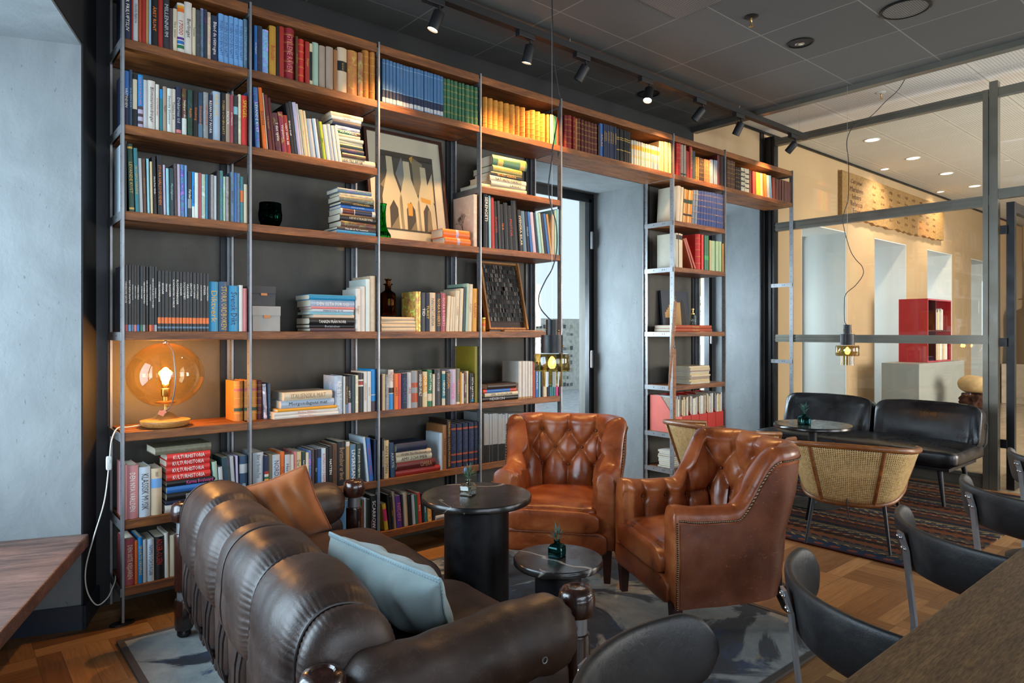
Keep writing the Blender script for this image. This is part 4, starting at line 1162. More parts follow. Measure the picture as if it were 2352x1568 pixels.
    b.super((0, -.065, .352), (.50, .60, .135), .22, .35, 64, 30, fn=sc); b.build('seat_cushion', M['leather_cognac'], t, sharp=0)
    b = MB(); b.super((0, D0+.0, .335), (.515, .075, .12), .15, .5, 48, 20, fn=lambda q: q+Vector((0, wob(q, 12, .004, 2), 0))); b.build('seat_front', M['leather_cognac'], t, sharp=0)
    b = MB(); b.super((0, D0+.012, .225), (.60, .08, .135), .15, .45, 48, 20, fn=lambda q: q+Vector((0, wob(q, 10, .005, 7), .012*math.cos(q.x/.3*PI/2)))); b.build('apron', M['leather_cognac'], t, sharp=0)
    b = MB(); b.tube([(-.255, D0-.034, .278), (0, D0-.04, .282), (.255, D0-.034, .278)], .004, 8); b.build('piping', M['leather_cognac_side'], t)
    b = MB(); b.box2((-.27, D0+.05, .18), (.27, D1-.09, .30)); b.build('seat_base', M['strap'], t)
    for x, y, dx, dy in ((-.295, -.335, 0, 0), (.295, -.335, 0, 0), (-.26, .25, -.03, .13), (.26, .25, .03, .13)):
        b = MB(); b.tube([(x, y, .20), (x, y, .18), (x+dx*.3, y+dy*.25, .10), (x+dx, y+dy, .018)], [(.026, .026), (.026, .026), (.022, .022), (.017, .017)], 8, sc='rect', up=(0, 1, 0)); b.build('leg', M['leg_wood'], t)
    t.scale = (.93, .88, .96)
    return t
g_ = 'cognac leather tub armchairs'
# facing directions: (-.93,.36) and (-.79,-.61); local -y is the front
def rz_of(fx, fy): return math.atan2(fy, fx)+PI/2
A1 = armchair('tufted_armchair', 'cognac leather tufted armchair with its nailed side turned outward, right of the low table', (2.702, 1.805, RZ), rz_of(-.89, .456), g_)
A2 = dup(A1, (2.65, 2.70, RZ), rz_of(-.80, -.60), 'cognac leather tufted armchair standing close against the shelves behind the tall round table', g_)

# ---------------------------------------------------------------- round marble tables
def round_table(label, loc, r, h, rc, g):
    t = thing('side_table', label, 'table', loc, 0, g); th = .028
    b = MB(); b.lathe([(.001, h-th), (r-.006, h-th), (r, h-th+.006), (r, h-.005), (r-.004, h), (.001, h)], 72, caps=False); b.build('table_top', M['marble'], t)
    b = MB(); b.lathe([(.001, .0), (rc, .0), (rc, h-th-.0005), (.001, h-th-.0005)], 56, caps=False); b.build('column', M['black_metal'], t, sharp=30)
    return t
g_ = 'black marble tables on drum columns'
round_table('taller black marble round table on a fat black column', (1.765, 2.325, RZ), .237, .588, .139, g_)
round_table('lower small black marble round table between sofa end and armchairs', (1.84, 1.899, RZ), .174, .408, .09, g_)
def ped_table():
    t = thing('side_table', 'round black table on a slim stem before the black bench', 'table', (5.0, 2.42, .0095))
    b = MB(); b.lathe([(.001, .572), (.268, .572), (.275, .578), (.275, .594), (.27, .6), (.001, .6)], 64, caps=False); b.build('table_top', M['marble'], t)
    b = MB(); b.lathe([(.03, .01), (.03, .572)], 24); b.build('stem', M['black_metal'], t)
    b = MB(); b.lathe([(.001, 0), (.19, 0), (.19, .008), (.03, .014), (.001, .014)], 48, caps=False); b.build('base', M['black_metal'], t)
ped_table()

# little bottles with sprigs of thistle
def sprig(label, loc, gl, leaf, seed, square=True, n=26, s=1.0, spiky=True):
    t = thing('bud_vase', label, 'vase', loc, seed*.7); rg = random.Random(seed)
    b = MB(); e = .28 if square else 1.0
    prof = [(.026, 0), (.029, .003), (.029, .034), (.022, .045), (.011, .05), (.011, .058), (.014, .06), (.012, .062), (.0085, .058), (.0085, .05), (.02, .042), (.0265, .032), (.0265, .005), (.001, .004)]
    seg = 32; vs = []
    for r_, z in prof:
        k2 = e if r_ > .018 else 1
        for k in range(seg):
            a = 2*PI*k/seg; ca, sa = math.cos(a), math.sin(a)
            m = (abs(ca)**(2/k2)+abs(sa)**(2/k2))**(-k2/2) if k2 < 1 else 1
            vs.append((r_*m*ca*s, r_*m*sa*s, z*s))
    b.add(vs, [(i*seg+k, i*seg+(k+1) % seg, (i+1)*seg+(k+1) % seg, (i+1)*seg+k) for i in range(len(prof)-1) for k in range(seg)]+[tuple(reversed(range(seg)))], 0, True)
    b.build('bottle', gl, t)
    b = MB(); 
    for q in range(3):
        a = q*2.1+seed; b.tube([(0, 0, .012*s), (.002*math.cos(a), .002*math.sin(a), .055*s), (.014*math.cos(a), .014*math.sin(a), .088*s)], .0012, 5)
    b.build('stem', M['leaf'], t)
    b = MB()
    for k in range(n):
        a = rg.random()*2*PI; el = rg.uniform(.1, 1.45); L = rg.uniform(.025, .05)*s; z0 = rg.uniform(.064, .092)*s; w = .0035*s
        dr = Vector((math.cos(a)*math.cos(el), math.sin(a)*math.cos(el), math.sin(el))); sd = dr.cross(Vector((0, 0, 1))).normalized(); nn = sd.cross(dr)
        o = Vector((.006*math.cos(a), .006*math.sin(a), z0))
        p = [o, o+dr*L*.4+sd*w, o+dr*L*.35+nn*.0012, o+dr*L*.4-sd*w, o+dr*L, o+dr*L*.35-nn*.0012]
        b.add(p, [(0, 2, 1), (1, 2, 4), (0, 3, 2), (3, 4, 2), (0, 1, 5), (1, 4, 5), (0, 5, 3), (3, 5, 4)], 0)
    o = b.build('leaves', leaf, t); 
    if spiky:
        b = MB(); b.ball((.010*s, .004*s, .10*s), (.008*s, .008*s, .012*s), 12, 9)
        b.build('thistle_head', flat('thistle_blue_%d' % seed, '56708c', .7), t)
    return t
g_ = 'glass bud vases with thistle sprigs'
sprig('clear square bud vase with thistle sprig on the taller marble table', (1.735, 2.345, RZ+.5885), M['glass_clear'], M['leaf'], 3, s=1.05); 
sprig('teal bud vase with green sprig on the low marble table', (1.85, 1.915, RZ+.4085), M['glass_teal'], M['leaf_dark'], 5, s=1.0, spiky=False)
sprig('dark green bud vase with sprig on the table before the bench', (4.93, 2.45, .61), M['glass_teal'], M['leaf_dark'], 8, s=1.35, spiky=False)

# ---------------------------------------------------------------- cane back lounge chairs
def cane_chair(label, loc, rz):
    t = thing('cane_chair', label, 'chair', loc, rz, 'cane back lounge chairs')   # faces -y
    # top rail outline (x, y, z) and lower rail outline
    TOPR = [(-.36, -.26, .555), (-.375, -.05, .575), (-.33, .20, .60), (-.20, .31, .615), (0, .335, .62), (.20, .31, .615), (.33, .20, .60), (.375, -.05, .575), (.36, -.26, .555)]
    LOWR = [(-.30, -.24, .34), (-.285, -.03, .315), (-.235, .13, .28), (-.14, .215, .265), (0, .235, .26), (.14, .215, .265), (.235, .13, .28), (.285, -.03, .315), (.30, -.24, .34)]
    tp = catmull(TOPR, 8); lw = catmull(LOWR, 8)
    b = MB(); b.tube(tp, (.013, .017), 12); b.build('top_rail', M['bent_wood'], t)
    b = MB(); b.tube(lw, (.012, .014), 12); b.build('lower_rail', M['bent_wood'], t)
    for k in (0, 24, 40, len(tp)-1):
        b = MB(); a, c = lw[k], tp[k]; b.tube([a, a.lerp(c, .5)+Vector((a.x*.02, .004, 0)), c], .011, 10); b.build('back_spindle', M['bent_wood'], t)
    ks = [0, 24, 40, len(tp)-1]
    for i in range(3):
        a, e = ks[i], ks[i+1]; n = e-a; vs = []; uv = []; fs = []; su = 0
        for k in range(a, e+1):
            if k > a: su += (tp[k]-tp[k-1]).length*.9
            for j in range(9):
                q = lw[k].lerp(tp[k], j/8); vs.append(q); uv.append((su, (tp[k]-lw[k]).length*j/8))
        for k in range(n):
            for j in range(8): fs.append((k*9+j, (k+1)*9+j, (k+1)*9+j+1, k*9+j+1))
        me = bpy.data.meshes.new('cane_panel'); me.from_pydata(vs, [], fs); me.materials.append(M['cane'])
        ul = me.uv_layers.new(name='UVMap')
        for p in me.polygons:
            p.use_smooth = True
            for li in p.loop_indices: ul.data[li].uv = uv[me.loops[li].vertex_index]
        o = bpy.data.objects.new('cane_panel', me); C.objects.link(o); o.parent = t
        so = o.modifiers.new('t', 'SOLIDIFY'); so.thickness = .002; so.offset = 0
    b = MB(); b.super((0, -.05, .375), (.56, .50, .09), .4, .5, 40, 18); b.build('seat_cushion', M['leather_black'], t)
    b = MB(); b.tube([(-.25, -.2, .325), (.25, -.2, .325), (.2, .17, .3), (-.2, .17, .3), (-.25, -.2, .325)], .009, 8); b.build('seat_frame', M['black_metal'], t)
    for x, y, x2, y2 in ((-.23, -.2, -.29, -.28), (.23, -.2, .29, -.28), (-.185, .165, -.225, .27), (.185, .165, .225, .27)):
        b = MB(); b.tube([(x, y, .32), (x2, y2, .004)], [.012, .008], 12); b.build('leg', M['black_metal'], t)
    b = MB(); b.tube([(0, .236, .31), (.0, .252, .28), (0, .245, .25), (-.012, .25, .19)], .004, 6); b.build('seat_tie', M['strap'], t)
    return t
CC = cane_chair('cane back chair with its whole woven back in view before the black bench', (4.36, 1.87, .0095), rz_of(.945, .327))
dup(CC, (4.43, 2.87, .0095), rz_of(.985, -.17), 'cane back chair half hidden behind the armchair, close to the shelf pillar')

# ---------------------------------------------------------------- black leather bench along the glass
def bench():
    t = thing('leather_bench', 'black leather bench with two loose back cushions along the glass partition', 'bench', (5.98, 2.45, .0095))
    b = MB(); b.super((-.06, 0, .36), (.72, 1.60, .15), .14, .4, 60, 22, fn=lambda q: q+Vector((0, 0, wob(q, 5, .008, 3)))); b.build('seat', M['leather_black'], t, sharp=0)
    for yc, sd in ((.415, 1), (-.40, 4)):
        b = MB(); Mr = Matrix.Rotation(R(13), 3, 'Y')
        b.super((.245, yc, .535), (.15, .79, .35), .16, .32, 64, 30, Mr, fn=lambda q, sd=sd: Vector((q.x*(1+.25*(1-(q.z/.16)**2)*(1-(q.y/.4)**2)) + wob((q.x*.2, q.y, q.z), 8, .02, sd)+wob((q.x, q.y*2.2, q.z*.8), 10, .012, sd+1), q.y, q.z+.012*math.cos(q.y*4)))); o = b.build('back_cushion', M['leather_black'], t, sharp=0)
    b = MB(); b.super((.33, 0, .48), (.05, 1.60, .33), .2, .4, 40, 16, Matrix.Rotation(R(13), 3, 'Y')); b.build('back_frame', M['leather_black'], t)
    b = MB(); b.box2((-.36, -.74, .265), (.26, .74, .288)); b.build('seat_frame', M['black_metal'], t)
    for x, y, dx, dy in ((-.30, -.66, -.04, -.04), (-.30, .66, -.04, .04), (.2, -.66, .04, -.04), (.2, .66, .04, .04)):
        b = MB(); b.tube([(x, y, .275), (x+dx, y+dy, .004)], [.02, .012], 14); b.build('leg', M['black_metal'], t)
bench()

# ---------------------------------------------------------------- steel chairs with a bent leather back band along the oak table
def band_chair(label, loc, rz):
    t = thing('dining_chair', label, 'chair', loc, rz, 'black leather band chairs along the oak table')  # faces -y (to the table)
    rad, half = .385, 1.04
    def band(u, v):
        a = lerp(-half, half, u); c = abs(a)/half
        hgt = .070*(1-.30*smooth(.80, 1.0, c))
        vv = 2*PI*v; ca, sa = math.cos(vv), math.sin(vv)
        endf = math.sqrt(max(0, 1-smooth(.88, 1.0, c)**2*.999))
        hz = hgt*math.copysign(abs(sa)**.62, sa)*(.25+.75*endf); th = .0135*math.copysign(abs(ca)**.6, ca)*(.3+.7*endf)
        rr = rad+th+.012*(hz/.07)
        return Vector((rr*math.sin(a), rr*math.cos(a), (.665+hz)))
    b = MB(); b.grid(band, 72, 30, False, True)
    n = 30
    b.add([band(0, k/n) for k in range(n)], [tuple(range(n))], 0, True); b.add([band(1, k/n) for k in range(n)], [tuple(reversed(range(n)))], 0, True)
    b.build('back_band', M['leather_band'], t, sharp=70)
    for sg in (-1, 1):
        a = .2 if sg > 0 else -.66; r2 = rad+.020; x, y = r2*math.sin(a), r2*math.cos(a)
        q = MB(); q.tube([(x*1.04, y*1.04, .712), (x, y, .66), (x*.98, y*.98, .58), (x*1.02, y*.93, .44), (x*1.1, y*.96, .22), (x*1.3, y*1.08, .0)], (.017, .0035), 8, sc='rect', up=(math.sin(a), math.cos(a), 0))
        lg = q.build('leg', M['steel'], t)
        for dz in (.698, .664):
            for dx in (-.009, .009):
                c = Vector((x, y, dz))+Vector((math.cos(a), -math.sin(a), 0))*dx+Vector((math.sin(a), math.cos(a), 0))*(.006+(dz-.664)*.35)
                q = MB(); q.ball(c, (.0058, .0058, .0058), 10, 6); q.build('rivet', M['chrome'], lg)
    for sg in (-1, 1):
        q = MB(); q.tube([(sg*.19, -.14, .44), (sg*.20, -.17, .22), (sg*.215, -.19, 0)], (.016, .004), 8, sc='rect', up=(0, 1, 0)); q.build('leg', M['steel'], t)
    b = MB(); b.super((0, .02, .452), (.42, .40, .045), .45, .5, 40, 14); b.build('seat', M['leather_band'], t)
    b = MB(); b.tube([(-.19, -.15, .425), (.19, -.15, .425), (.15, .2, .425), (-.15, .2, .425), (-.19, -.15, .425)], .007, 8); b.build('seat_frame', M['steel'], t)
    return t
xs = [(1.01, .44), (1.76, .472), (2.44, .472), (3.15, .50), (4.04, .56)]
lbs = ['black band chair showing only its dark curved back at the bottom edge', 'black leather band chair with steel leg tucked at the oak table corner, nearest whole one', 'black leather band chair with four rivets in view, middle of the row', 'black leather band chair fourth along the row at the oak table', 'black leather band chair last in the row, next to the glass door']
B0 = None
for (x, y), lb in zip(xs, lbs):
    if B0 is None: B0 = band_chair(lb, (x, y, .0005), R(30))
    else: dup(B0, (x, y, .0005), R(54), lb)
# oak table top in the near corner
t = thing('oak_table', 'long oak table running out of view beside the row of black chairs', 'table', (2.2, .0, 0))
b = MB(); b.box2((-1.75, -.55, .738), (2.0, .4566, .775)); b.build('table_top', M['wood_table'], t, bevel=.004)
for x in (-1.5, 1.8):
    for y in (-.45, .05):
        b = MB(); b.box2((x-.03, y-.03, 0), (x+.03, y+.03, .738)); b.build('leg', M['black_metal'], t)
# ---------------------------------------------------------------- track and spots
TZ = 3.135; TY = 3.09
t = thing('track_rail', 'black lighting track hung along the shelves under the ceiling', 'lighting track', (0, TY, TZ))
b = MB(); b.box2((.4, -.024, -.02), (6.24, .024, .024)); b.build('track', M['black_matte'], t)
b = MB()
for x in (1.2, 3.1, 5.1): b.lathe([(.004, .018), (.004, .0545)], 8, (x, 0, 0))
b.tube([(6.12, 0, .018), (6.12, 0, .263)], .0012, 6); b.build('hanger', M['wire'], t)
def spot(x, aim, label, lit, power):
    t = thing('track_spot', label, 'spotlight', (x, TY, TZ-.0155), 0, 'black spotlights on the track')
    b = MB(); b.box2((-.075, -.019, -.036), (.055, .019, -.0003)); b.build('adapter', M['black_matte'], t, bevel=.002)
    d = (Vector(aim)-Vector((x, TY, TZ-.10))).normalized()
    piv = Vector((.03, 0, -.066)); q = d.to_track_quat('Z', 'Y').to_matrix()
    b = MB(); b.lathe([(.008, -.062), (.008, -.036)], 12, (.03, 0, 0)); b.ball(piv, (.012, .012, .012), 12, 8); b.build('swivel', M['black_matte'], t)
    b = MB(); b.lathe([(.001, -.012), (.029, -.012), (.032, -.008), (.032, .094), (.030, .094), (.030, .08), (.001, .079)], 28, piv+d*.012, q, caps=False); h = b.build('can', M['black_matte'], t)
    b = MB(); b.lathe([(.001, .0855), (.0285, .0855), (.0285, .0825), (.001, .0825)], 24, piv+d*.012, q, caps=False); b.build('lens', M['lamp_lens'] if lit else M['steel_dark'], h)
    if power:
        L = bpy.data.lights.new('track_beam', 'SPOT'); L.energy = power; L.color = (1, .53, .20); L.spot_size = R(78); L.spot_blend = .75; L.shadow_soft_size = .028
        o = bpy.data.objects.new('track_beam', L); C.objects.link(o); o.location = Vector((x, TY, TZ-.0155))+piv+d*.115; o.rotation_euler = d.to_track_quat('-Z', 'Y').to_euler()
nm = ['first black track spot from the window end, pointing straight down, lit', 'second black track spot from the window end, lit', 'third black track spot, tipped to the shelves', 'fourth black track spot, lit, in front of a round ceiling cutout', 'fifth black track spot, tipped to the shelves over the doorway bay', 'sixth black track spot over the shelf pillar', 'last black track spot at the open end of the track']
aims = [(1.5, 3.5, 1.2), (2.6, 3.6, 1.2), (2.95, 3.7, 2.0), (2.95, 2.75, .8), (4.25, 3.7, 2.2), (5.0, 3.7, 1.9), (6.0, 3.75, 2.4)]
pw = [75, 62, 58, 90, 42, 36, 26]
for k, x in enumerate((2.06, 2.73, 3.22, 3.88, 4.545, 5.10, 6.02)): spot(x, aims[k], nm[k], k in (0, 1, 3), pw[k])

# ---------------------------------------------------------------- pendants
def pendant(label, x, y, ztop, zc, s, wavy, wire_to):
    t = thing('pendant_lamp', label, 'pendant lamp', (x, y, zc), 0, 'pendant lamps with smoked glass')
    # zc: centre of the glass ring
    b = MB(); b.lathe([(.001, .055*s), (.048*s, .055*s), (.048*s, .135*s), (.001, .135*s)], 32, caps=False); b.lathe([(.001, .1355*s), (.027*s, .1355*s), (.027*s, .203*s), (.001, .203*s)], 28, caps=False)
    b.build('cap', M['black_metal'], t, sharp=30)
    b = MB()
    for a, z, r_ in ((-.9, .155, .028), (-.7, .085, .049), (2.6, .16, .028)): b.ball((r_*s*math.cos(a), r_*s*math.sin(a), z*s), (.005*s,)*3, 10, 7)
    b.build('screw', M['brass'], t)
    b = MB(); b.lathe([(.046*s, .05*s), (.075*s, .052*s), (.080*s, .045*s), (.080*s, -.018*s), (.075*s, -.024*s), (.047*s, -.024*s)], 48, caps=False); b.lathe([(.046*s, -.0245*s), (.046*s, -.092*s)], 40, caps=False); b.build('glass_shade', M['glass_smoke'], t)
    b = MB(); b.ball((0, 0, .018*s), (.019*s, .019*s, .026*s), 16, 12); b.build('bulb', M['glass_amber'], t)
    b = MB(); b.tube([(0, 0, .0), (0, 0, .034*s)], .0045*s, 8); b.build('filament', M['bulb_warm'], t)
    b = MB(); b.tube([(0, 0, .203*s), (0, 0, ztop-zc)], .0011, 6); b.build('suspension_wire', M['wire'], t)
    b = MB(); b.tube(catmull(wavy, 10), .0028, 7); b.build('cord', M['cord_black'], t)
    L = bpy.data.lights.new('pendant_bulb', 'POINT'); L.energy = 3.0; L.color = (1, .58, .22); L.shadow_soft_size = .02
    o = bpy.data.objects.new('pendant_bulb', L); C.objects.link(o); o.location = (x, y, zc+.02)
rgt = Vector((.7638, -.6455, 0))
def wv(pts): return [rgt*a+Vector((0, 0, z)) for a, z in pts]
z1 = 1.147
p1 = wv([(0, .20), (-.052, .26), (-.06, .316), (-.032, .384), (.003, .448), (.022, .539), (.018, .649), (-.004, .726), (-.016, .818), (0, .949), (.001, .983), (.02, 1.092), (.038, 1.214), (.031, 1.259), (.008, 1.425), (0, 1.669), (-.004, 2.038)])
pendant('pendant lamp with smoked glass ring hanging over the marble tables', 2.134, 2.242, 3.188, z1, 1.03, p1, 3.19)
z2 = 1.142
p2 = wv([(0, .21), (-.02, .24), (-.023, .365), (-.01, .449), (.063, .515), (.12, .596), (.113, .659), (.063, .716), (.017, .799), (-.033, .993), (-.02, 1.087), (.007, 1.187), (.01, 1.454), (-.005, 1.597), (.017, 1.688), (.068, 1.751), (.18, 1.811), (.294, 1.925), (.406, 2.035), (.52, 2.256)])
pendant('small pendant lamp hanging before the glass partition over the bench', 5.31, 2.30, 3.188, z2, 1.05, p2, 3.4)

# ---------------------------------------------------------------- ceiling fittings
def recessed(label, x, y, z, r, glow, grp):
    t = thing('recessed_downlight', label, 'ceiling light', (x, y, z), 0, grp)
    b = MB(); b.lathe([(r, -.0005), (r*1.16, -.0005), (r*1.16, -.004), (r*1.12, -.006), (r*1.0, -.006)], 40, caps=False); b.build('trim_ring', M['black_metal'] if not glow else M['white_metal'], t)
    b = MB(); b.lathe([(.001, -.0012), (r*1.0, -.0012), (r*1.0, -.0006), (.001, -.0006)], 36, caps=False); b.build('recess', M['wall_black'] if not glow else M['downlight'], t)
    if not glow:
        b = MB(); b.lathe([(.001, -.004), (r*.35, -.004), (r*.42, -.002), (.001, -.002)], 24, (r*.2, r*.15, 0), caps=False); b.build('lamp', M['chrome'], t)
    return t
recessed('unlit round downlight in the black ceiling away from the track', 4.293, 2.16, 3.19, .072, False, 'downlights in the black ceiling')
recessed('unlit round downlight in the black ceiling right behind a track spot', 4.29, 3.40, 3.19, .075, False, 'downlights in the black ceiling')
dl = [(7.782, 3.106), (8.979, 3.114), (10.181, 3.127), (11.369, 3.138), (9.30, 3.558), (11.439, 3.594)]
nmz = ['first lobby downlight along the ceiling, nearest the glass', 'second lobby downlight in the row along the ceiling', 'third lobby downlight in the row along the ceiling', 'fourth lobby downlight in the row along the ceiling', 'small lobby downlight above the start of the stone sign', 'small lobby downlight above the far end of the stone sign']
for (x, y), l in zip(dl, nmz):
    s = y > 3.3
    recessed(l, x, y, 3.40, .07 if not s else .045, True, 'lobby downlights')
    L = bpy.data.lights.new('lobby_beam', 'SPOT'); L.energy = 60 if s else 20; L.color = (1, .80, .58); L.spot_size = R(110); L.spot_blend = .8; L.shadow_soft_size = .05
    o = bpy.data.objects.new('lobby_beam', L); C.objects.link(o); o.location = (x, y-(.35 if s else 0), 3.37)
    d = Vector((0, .62, -1)) if s else Vector((0, 0, -1)); o.rotation_euler = d.to_track_quat('-Z', 'Y').to_euler()
t = thing('ceiling_speaker', 'large flush round black speaker in the dark ceiling', 'speaker', (4.31, 1.535, 3.19))
b = MB(); b.lathe([(.12, -.0005), (.135, -.0005), (.135, -.006), (.128, -.009), (.12, -.009)], 48, caps=False); b.build('rim', M['black_metal'], t)
b = MB(); b.lathe([(.001, -.006), (.12, -.005), (.12, -.001), (.001, -.001)], 40, caps=False); b.build('grille', M['grille'], t)
def sprinkler(label, x, y, z, mat):
    t = thing('sprinkler', label, 'sprinkler', (x, y, z), 0, 'ceiling sprinklers')
    b = MB(); b.lathe([(.001, -.0005), (.04, -.0005), (.04, -.004), (.02, -.008), (.012, -.01), (.001, -.01)], 32, caps=False); b.build('rosette', mat, t)
    b = MB(); b.lathe([(.007, -.01), (.007, -.03), (.004, -.034)], 12); b.tube([(.007, 0, -.03), (.012, 0, -.045), (.003, 0, -.058)], .0022, 6); b.tube([(-.007, 0, -.03), (-.012, 0, -.045), (-.003, 0, -.058)], .0022, 6); b.build('frame_arms', M['brass'], t)
    b = MB(); b.lathe([(.003, -.055), (.014, -.058), (.014, -.060), (.003, -.061)], 16); b.build('deflector', M['brass'], t)
sprinkler('sprinkler head with black rosette on the dark ceiling', 3.712, 2.171, 3.19, M['black_metal'])
sprinkler('sprinkler head on the white perforated ceiling above the glass', 6.30, 2.44, 3.40, M['white_metal'])
b = MB(); b.box2((2.80, 1.88, 3.182), (3.392, 2.465, 3.1895)); o = b.build('ceiling_vent', M['grille']); tag(o, 'square perforated metal vent panel set in the black ceiling', 'vent')

# ---------------------------------------------------------------- lobby things
def lettering(parent, name, txt, w, h, Mx, mat):
    vs, fs = text_mesh(txt, w, h)
    if not vs: return
    b = MB(); b.add([Mx @ v for v in vs], fs, 0); return b.build(name, mat, parent)
t = thing('stone_sign', 'long rough stone sign with rows of brown lettering, high on the lobby wall', 'sign', (8.33, YW-.001, 2.64))
rg = random.Random(5); n = 40; W = 3.5
low = [(W*k/n, .04+.035*rg.random()-.0*k) for k in range(n+1)]
poly = [(x, z) for x, z in low]+[(W, .60), (0, .62)]
b = MB(); b.ext(poly, .001, .05, Matrix(((1, 0, 0), (0, 0, -1), (0, 1, 0)))); b.build('slab', M['stone_sign'], t)
def sgn(txt, cx, cz, w, h): 
    lettering(t, 'lettering', txt, w, h, Matrix.Translation((cx, -.052, cz)) @ Matrix.Rotation(R(90), 4, 'X'), M['sign_ink'])
for k, s in enumerate(('Carl Johan', 'Marianne', 'Iebers', 'Rebecca', 'Ernst')): sgn(s, .40, .515-k*.088, .38, .062)
for c in range(9):
    sgn(str(1910+5*c), .92+c*.27, .53, .16, .035)
    for r in range(1, 5): sgn('%d kr' % (r*6+c*2), .92+c*.27, .53-r*.092, .13, .032)

t = thing('red_cabinet', 'glossy red shelf cabinet standing on the grey lobby counter', 'cabinet', (9.27, 3.05, .922))
b = MB(); W_, D_, H_ = .84, .33, .79; s_ = .018
for lo, hi, mi in (((0, 0, 0), (s_, D_, H_), 0), ((W_-s_, 0, 0), (W_, D_, H_), 0), ((s_, 0, H_-s_), (W_-s_, D_, H_), 0), ((s_, 0, 0), (W_-s_, D_, s_), 0), ((s_, D_-.01, s_), (W_-s_, D_, H_-s_), 1)): b.box2(lo, hi, mi)
b.build('body', [M['red_gloss'], M['maroon']], t)
b = MB(); b.box2((s_, .01, .385), (W_-s_, D_-.012, .40)); b.build('shelf', M['maroon'], t)
b = MB(); b.box2((.30, .01, s_), (.315, D_-.012, .384)); b.box2((.30, .01, .401), (.315, D_-.012, H_-s_)); b.build('divider', M['maroon'], t)
rg = random.Random(9)
for z0 in (.019, .4015):
    x = .34
    while x < (.62 if z0 > .1 else .78):
        w = rg.uniform(.012, .03); h = rg.uniform(.22, .30); b = MB(); b.box((w/2, .11, h/2), (w, .2, h)); o = b.build('magazine', rg.choice((M['paper_white'], M['paper_grey'], M['cream_cloth'])), None, (9.27+x, 3.07, .922+z0), bevel=.002)
        tag(o, '%s magazine standing %s from the glass in the %s shelf of the red lobby cabinet' % (rg.choice(('pale', 'light')), ['first', 'second', 'third', 'fourth', 'fifth', 'sixth', 'seventh', 'eighth', 'ninth', 'tenth', '11th', '12th', '13th', '14th', '15th', '16th', '17th', '18th', '19th', '20th', '21st', '22nd', '23rd', '24th'][int(round((x-.34)*45))], 'upper' if z0 > .1 else 'lower'), 'magazine', 'magazines in the red lobby cabinet'); x += w+.0015
b = MB(); b.box2((8.84, 3.0, .0005), (10.45, 3.42, .921)); o = b.build('lobby_counter', M['counter'], bevel=.003); tag(o, 'plain grey counter block in the lobby behind the black bench', 'counter')

def statue():
    t = thing('bronze_statue', 'dark cloaked bronze figure on a pale plinth beyond the door', 'statue', (15.1, 3.33, .0005))
    b = MB(); b.box2((-.33, -.33, 0), (.33, .33, .72)); b.build('plinth', M['marble_white'], t, bevel=.01)
    def rb(u, v):
        z = v*1.25; a = 2*PI*u
        r = [(.0, .26), (.15, .25), (.4, .22), (.62, .235), (.78, .24), (.86, .17), (.9, .085), (.94, .08), (1.0, .0)]
        for (h0, r0), (h1, r1) in zip(r, r[1:]):
            if h0 <= v <= h1: rr = lerp(r0, r1, (v-h0)/(h1-h0)); break
        fold = 1+.07*math.sin(a*7+z*2)*(1 if v < .8 else 0)
        return Vector((rr*fold*math.cos(a)*.85, rr*fold*math.sin(a)*1.15, .721+z*.9))
    b = MB(); b.grid(rb, 56, 50, True, False); b.build('figure', M['bronze'], t, sharp=0)
    b = MB(); b.ball((0, 0, 1.83), (.10, .09, .13), 20, 14); b.lathe([(.15, 1.89), (.15, 1.905), (.09, 1.91), (.085, 1.98), (.001, 1.99)], 28, caps=False); b.build('head', M['bronze'], t)
statue()
def fur_seat():
    t = thing('fur_stool', 'lobby stool draped in brown fur with a cream cushion on top', 'stool', (9.5, 2.62, 0))
    def f(u, v):
        a = 2*PI*u; z = lerp(.03, .56, v); r = lerp(.20, .12, v**1.5); q = Vector((r*math.cos(a), r*math.sin(a), z)); w = wob(q, 20, .05, 2)+wob(q, 50, .03, 4); return q+Vector((math.cos(a), math.sin(a), 0))*w
    b = MB(); b.grid(f, 60, 30, True, False); b.build('fur_cover', M['fur'], t, sharp=0)
    b = MB(); b.super((0, 0, .66), (.34, .34, .22), .9, .8, 30, 18, fn=lambda q: q+Vector((-.06*(q.z/.1), 0, wob(q, 8, .02, 3)))); b.build('cushion', M['cream_cloth'], t, sharp=0)
fur_seat()
# outside the lobby entrance
def tree(x, y, h, r, label, seed):
    t = thing('tree', label, 'tree', (x, y, -.02), 0, 'trees outside the lobby'); rg = random.Random(seed)
    b = MB(); b.tube([(0, 0, 0), (.05, .02, h*.35), (0, 0, h*.7)], [.16, .12, .06], 10); b.build('trunk', M['leg_wood'], t)
    b = MB()
    for k in range(1600):
        u = Vector((rg.gauss(0, 1), rg.gauss(0, 1), rg.gauss(0, 1))).normalized()*r*rg.uniform(.55, 1.05)*(1+.25*wob((seed, k*.01, 0), 1, 1)); c = Vector((0, 0, h*.72))+Vector((u.x, u.y, u.z*.9)); a = Vector((rg.gauss(0, 1), rg.gauss(0, 1), rg.gauss(0, 1))).normalized()*.13; e = a.cross(Vector((rg.gauss(0, 1), rg.gauss(0, 1), rg.gauss(0, 1)))).normalized()*.09
        b.add([c-a, c+e, c+a, c-e], [(0, 1, 2, 3)])
    b.build('crown', M['tree_leaf'], t)
tree(24, 2.2, 4.6, 1.9, 'leafy green tree standing outside the far lobby entrance', 3)
tree(12.5, 9.0, 5.0, 2.0, 'leafy green tree standing outside the lobby windows', 6)
t = thing('yellow_hoarding', 'yellow panel fence on posts outside the lobby entrance', 'fence', (20.5, .4, -.02))
b = MB(); b.box2((-.02, 0, .75), (.02, 2.6, 1.75)); b.build('panel', M['yellow'], t)
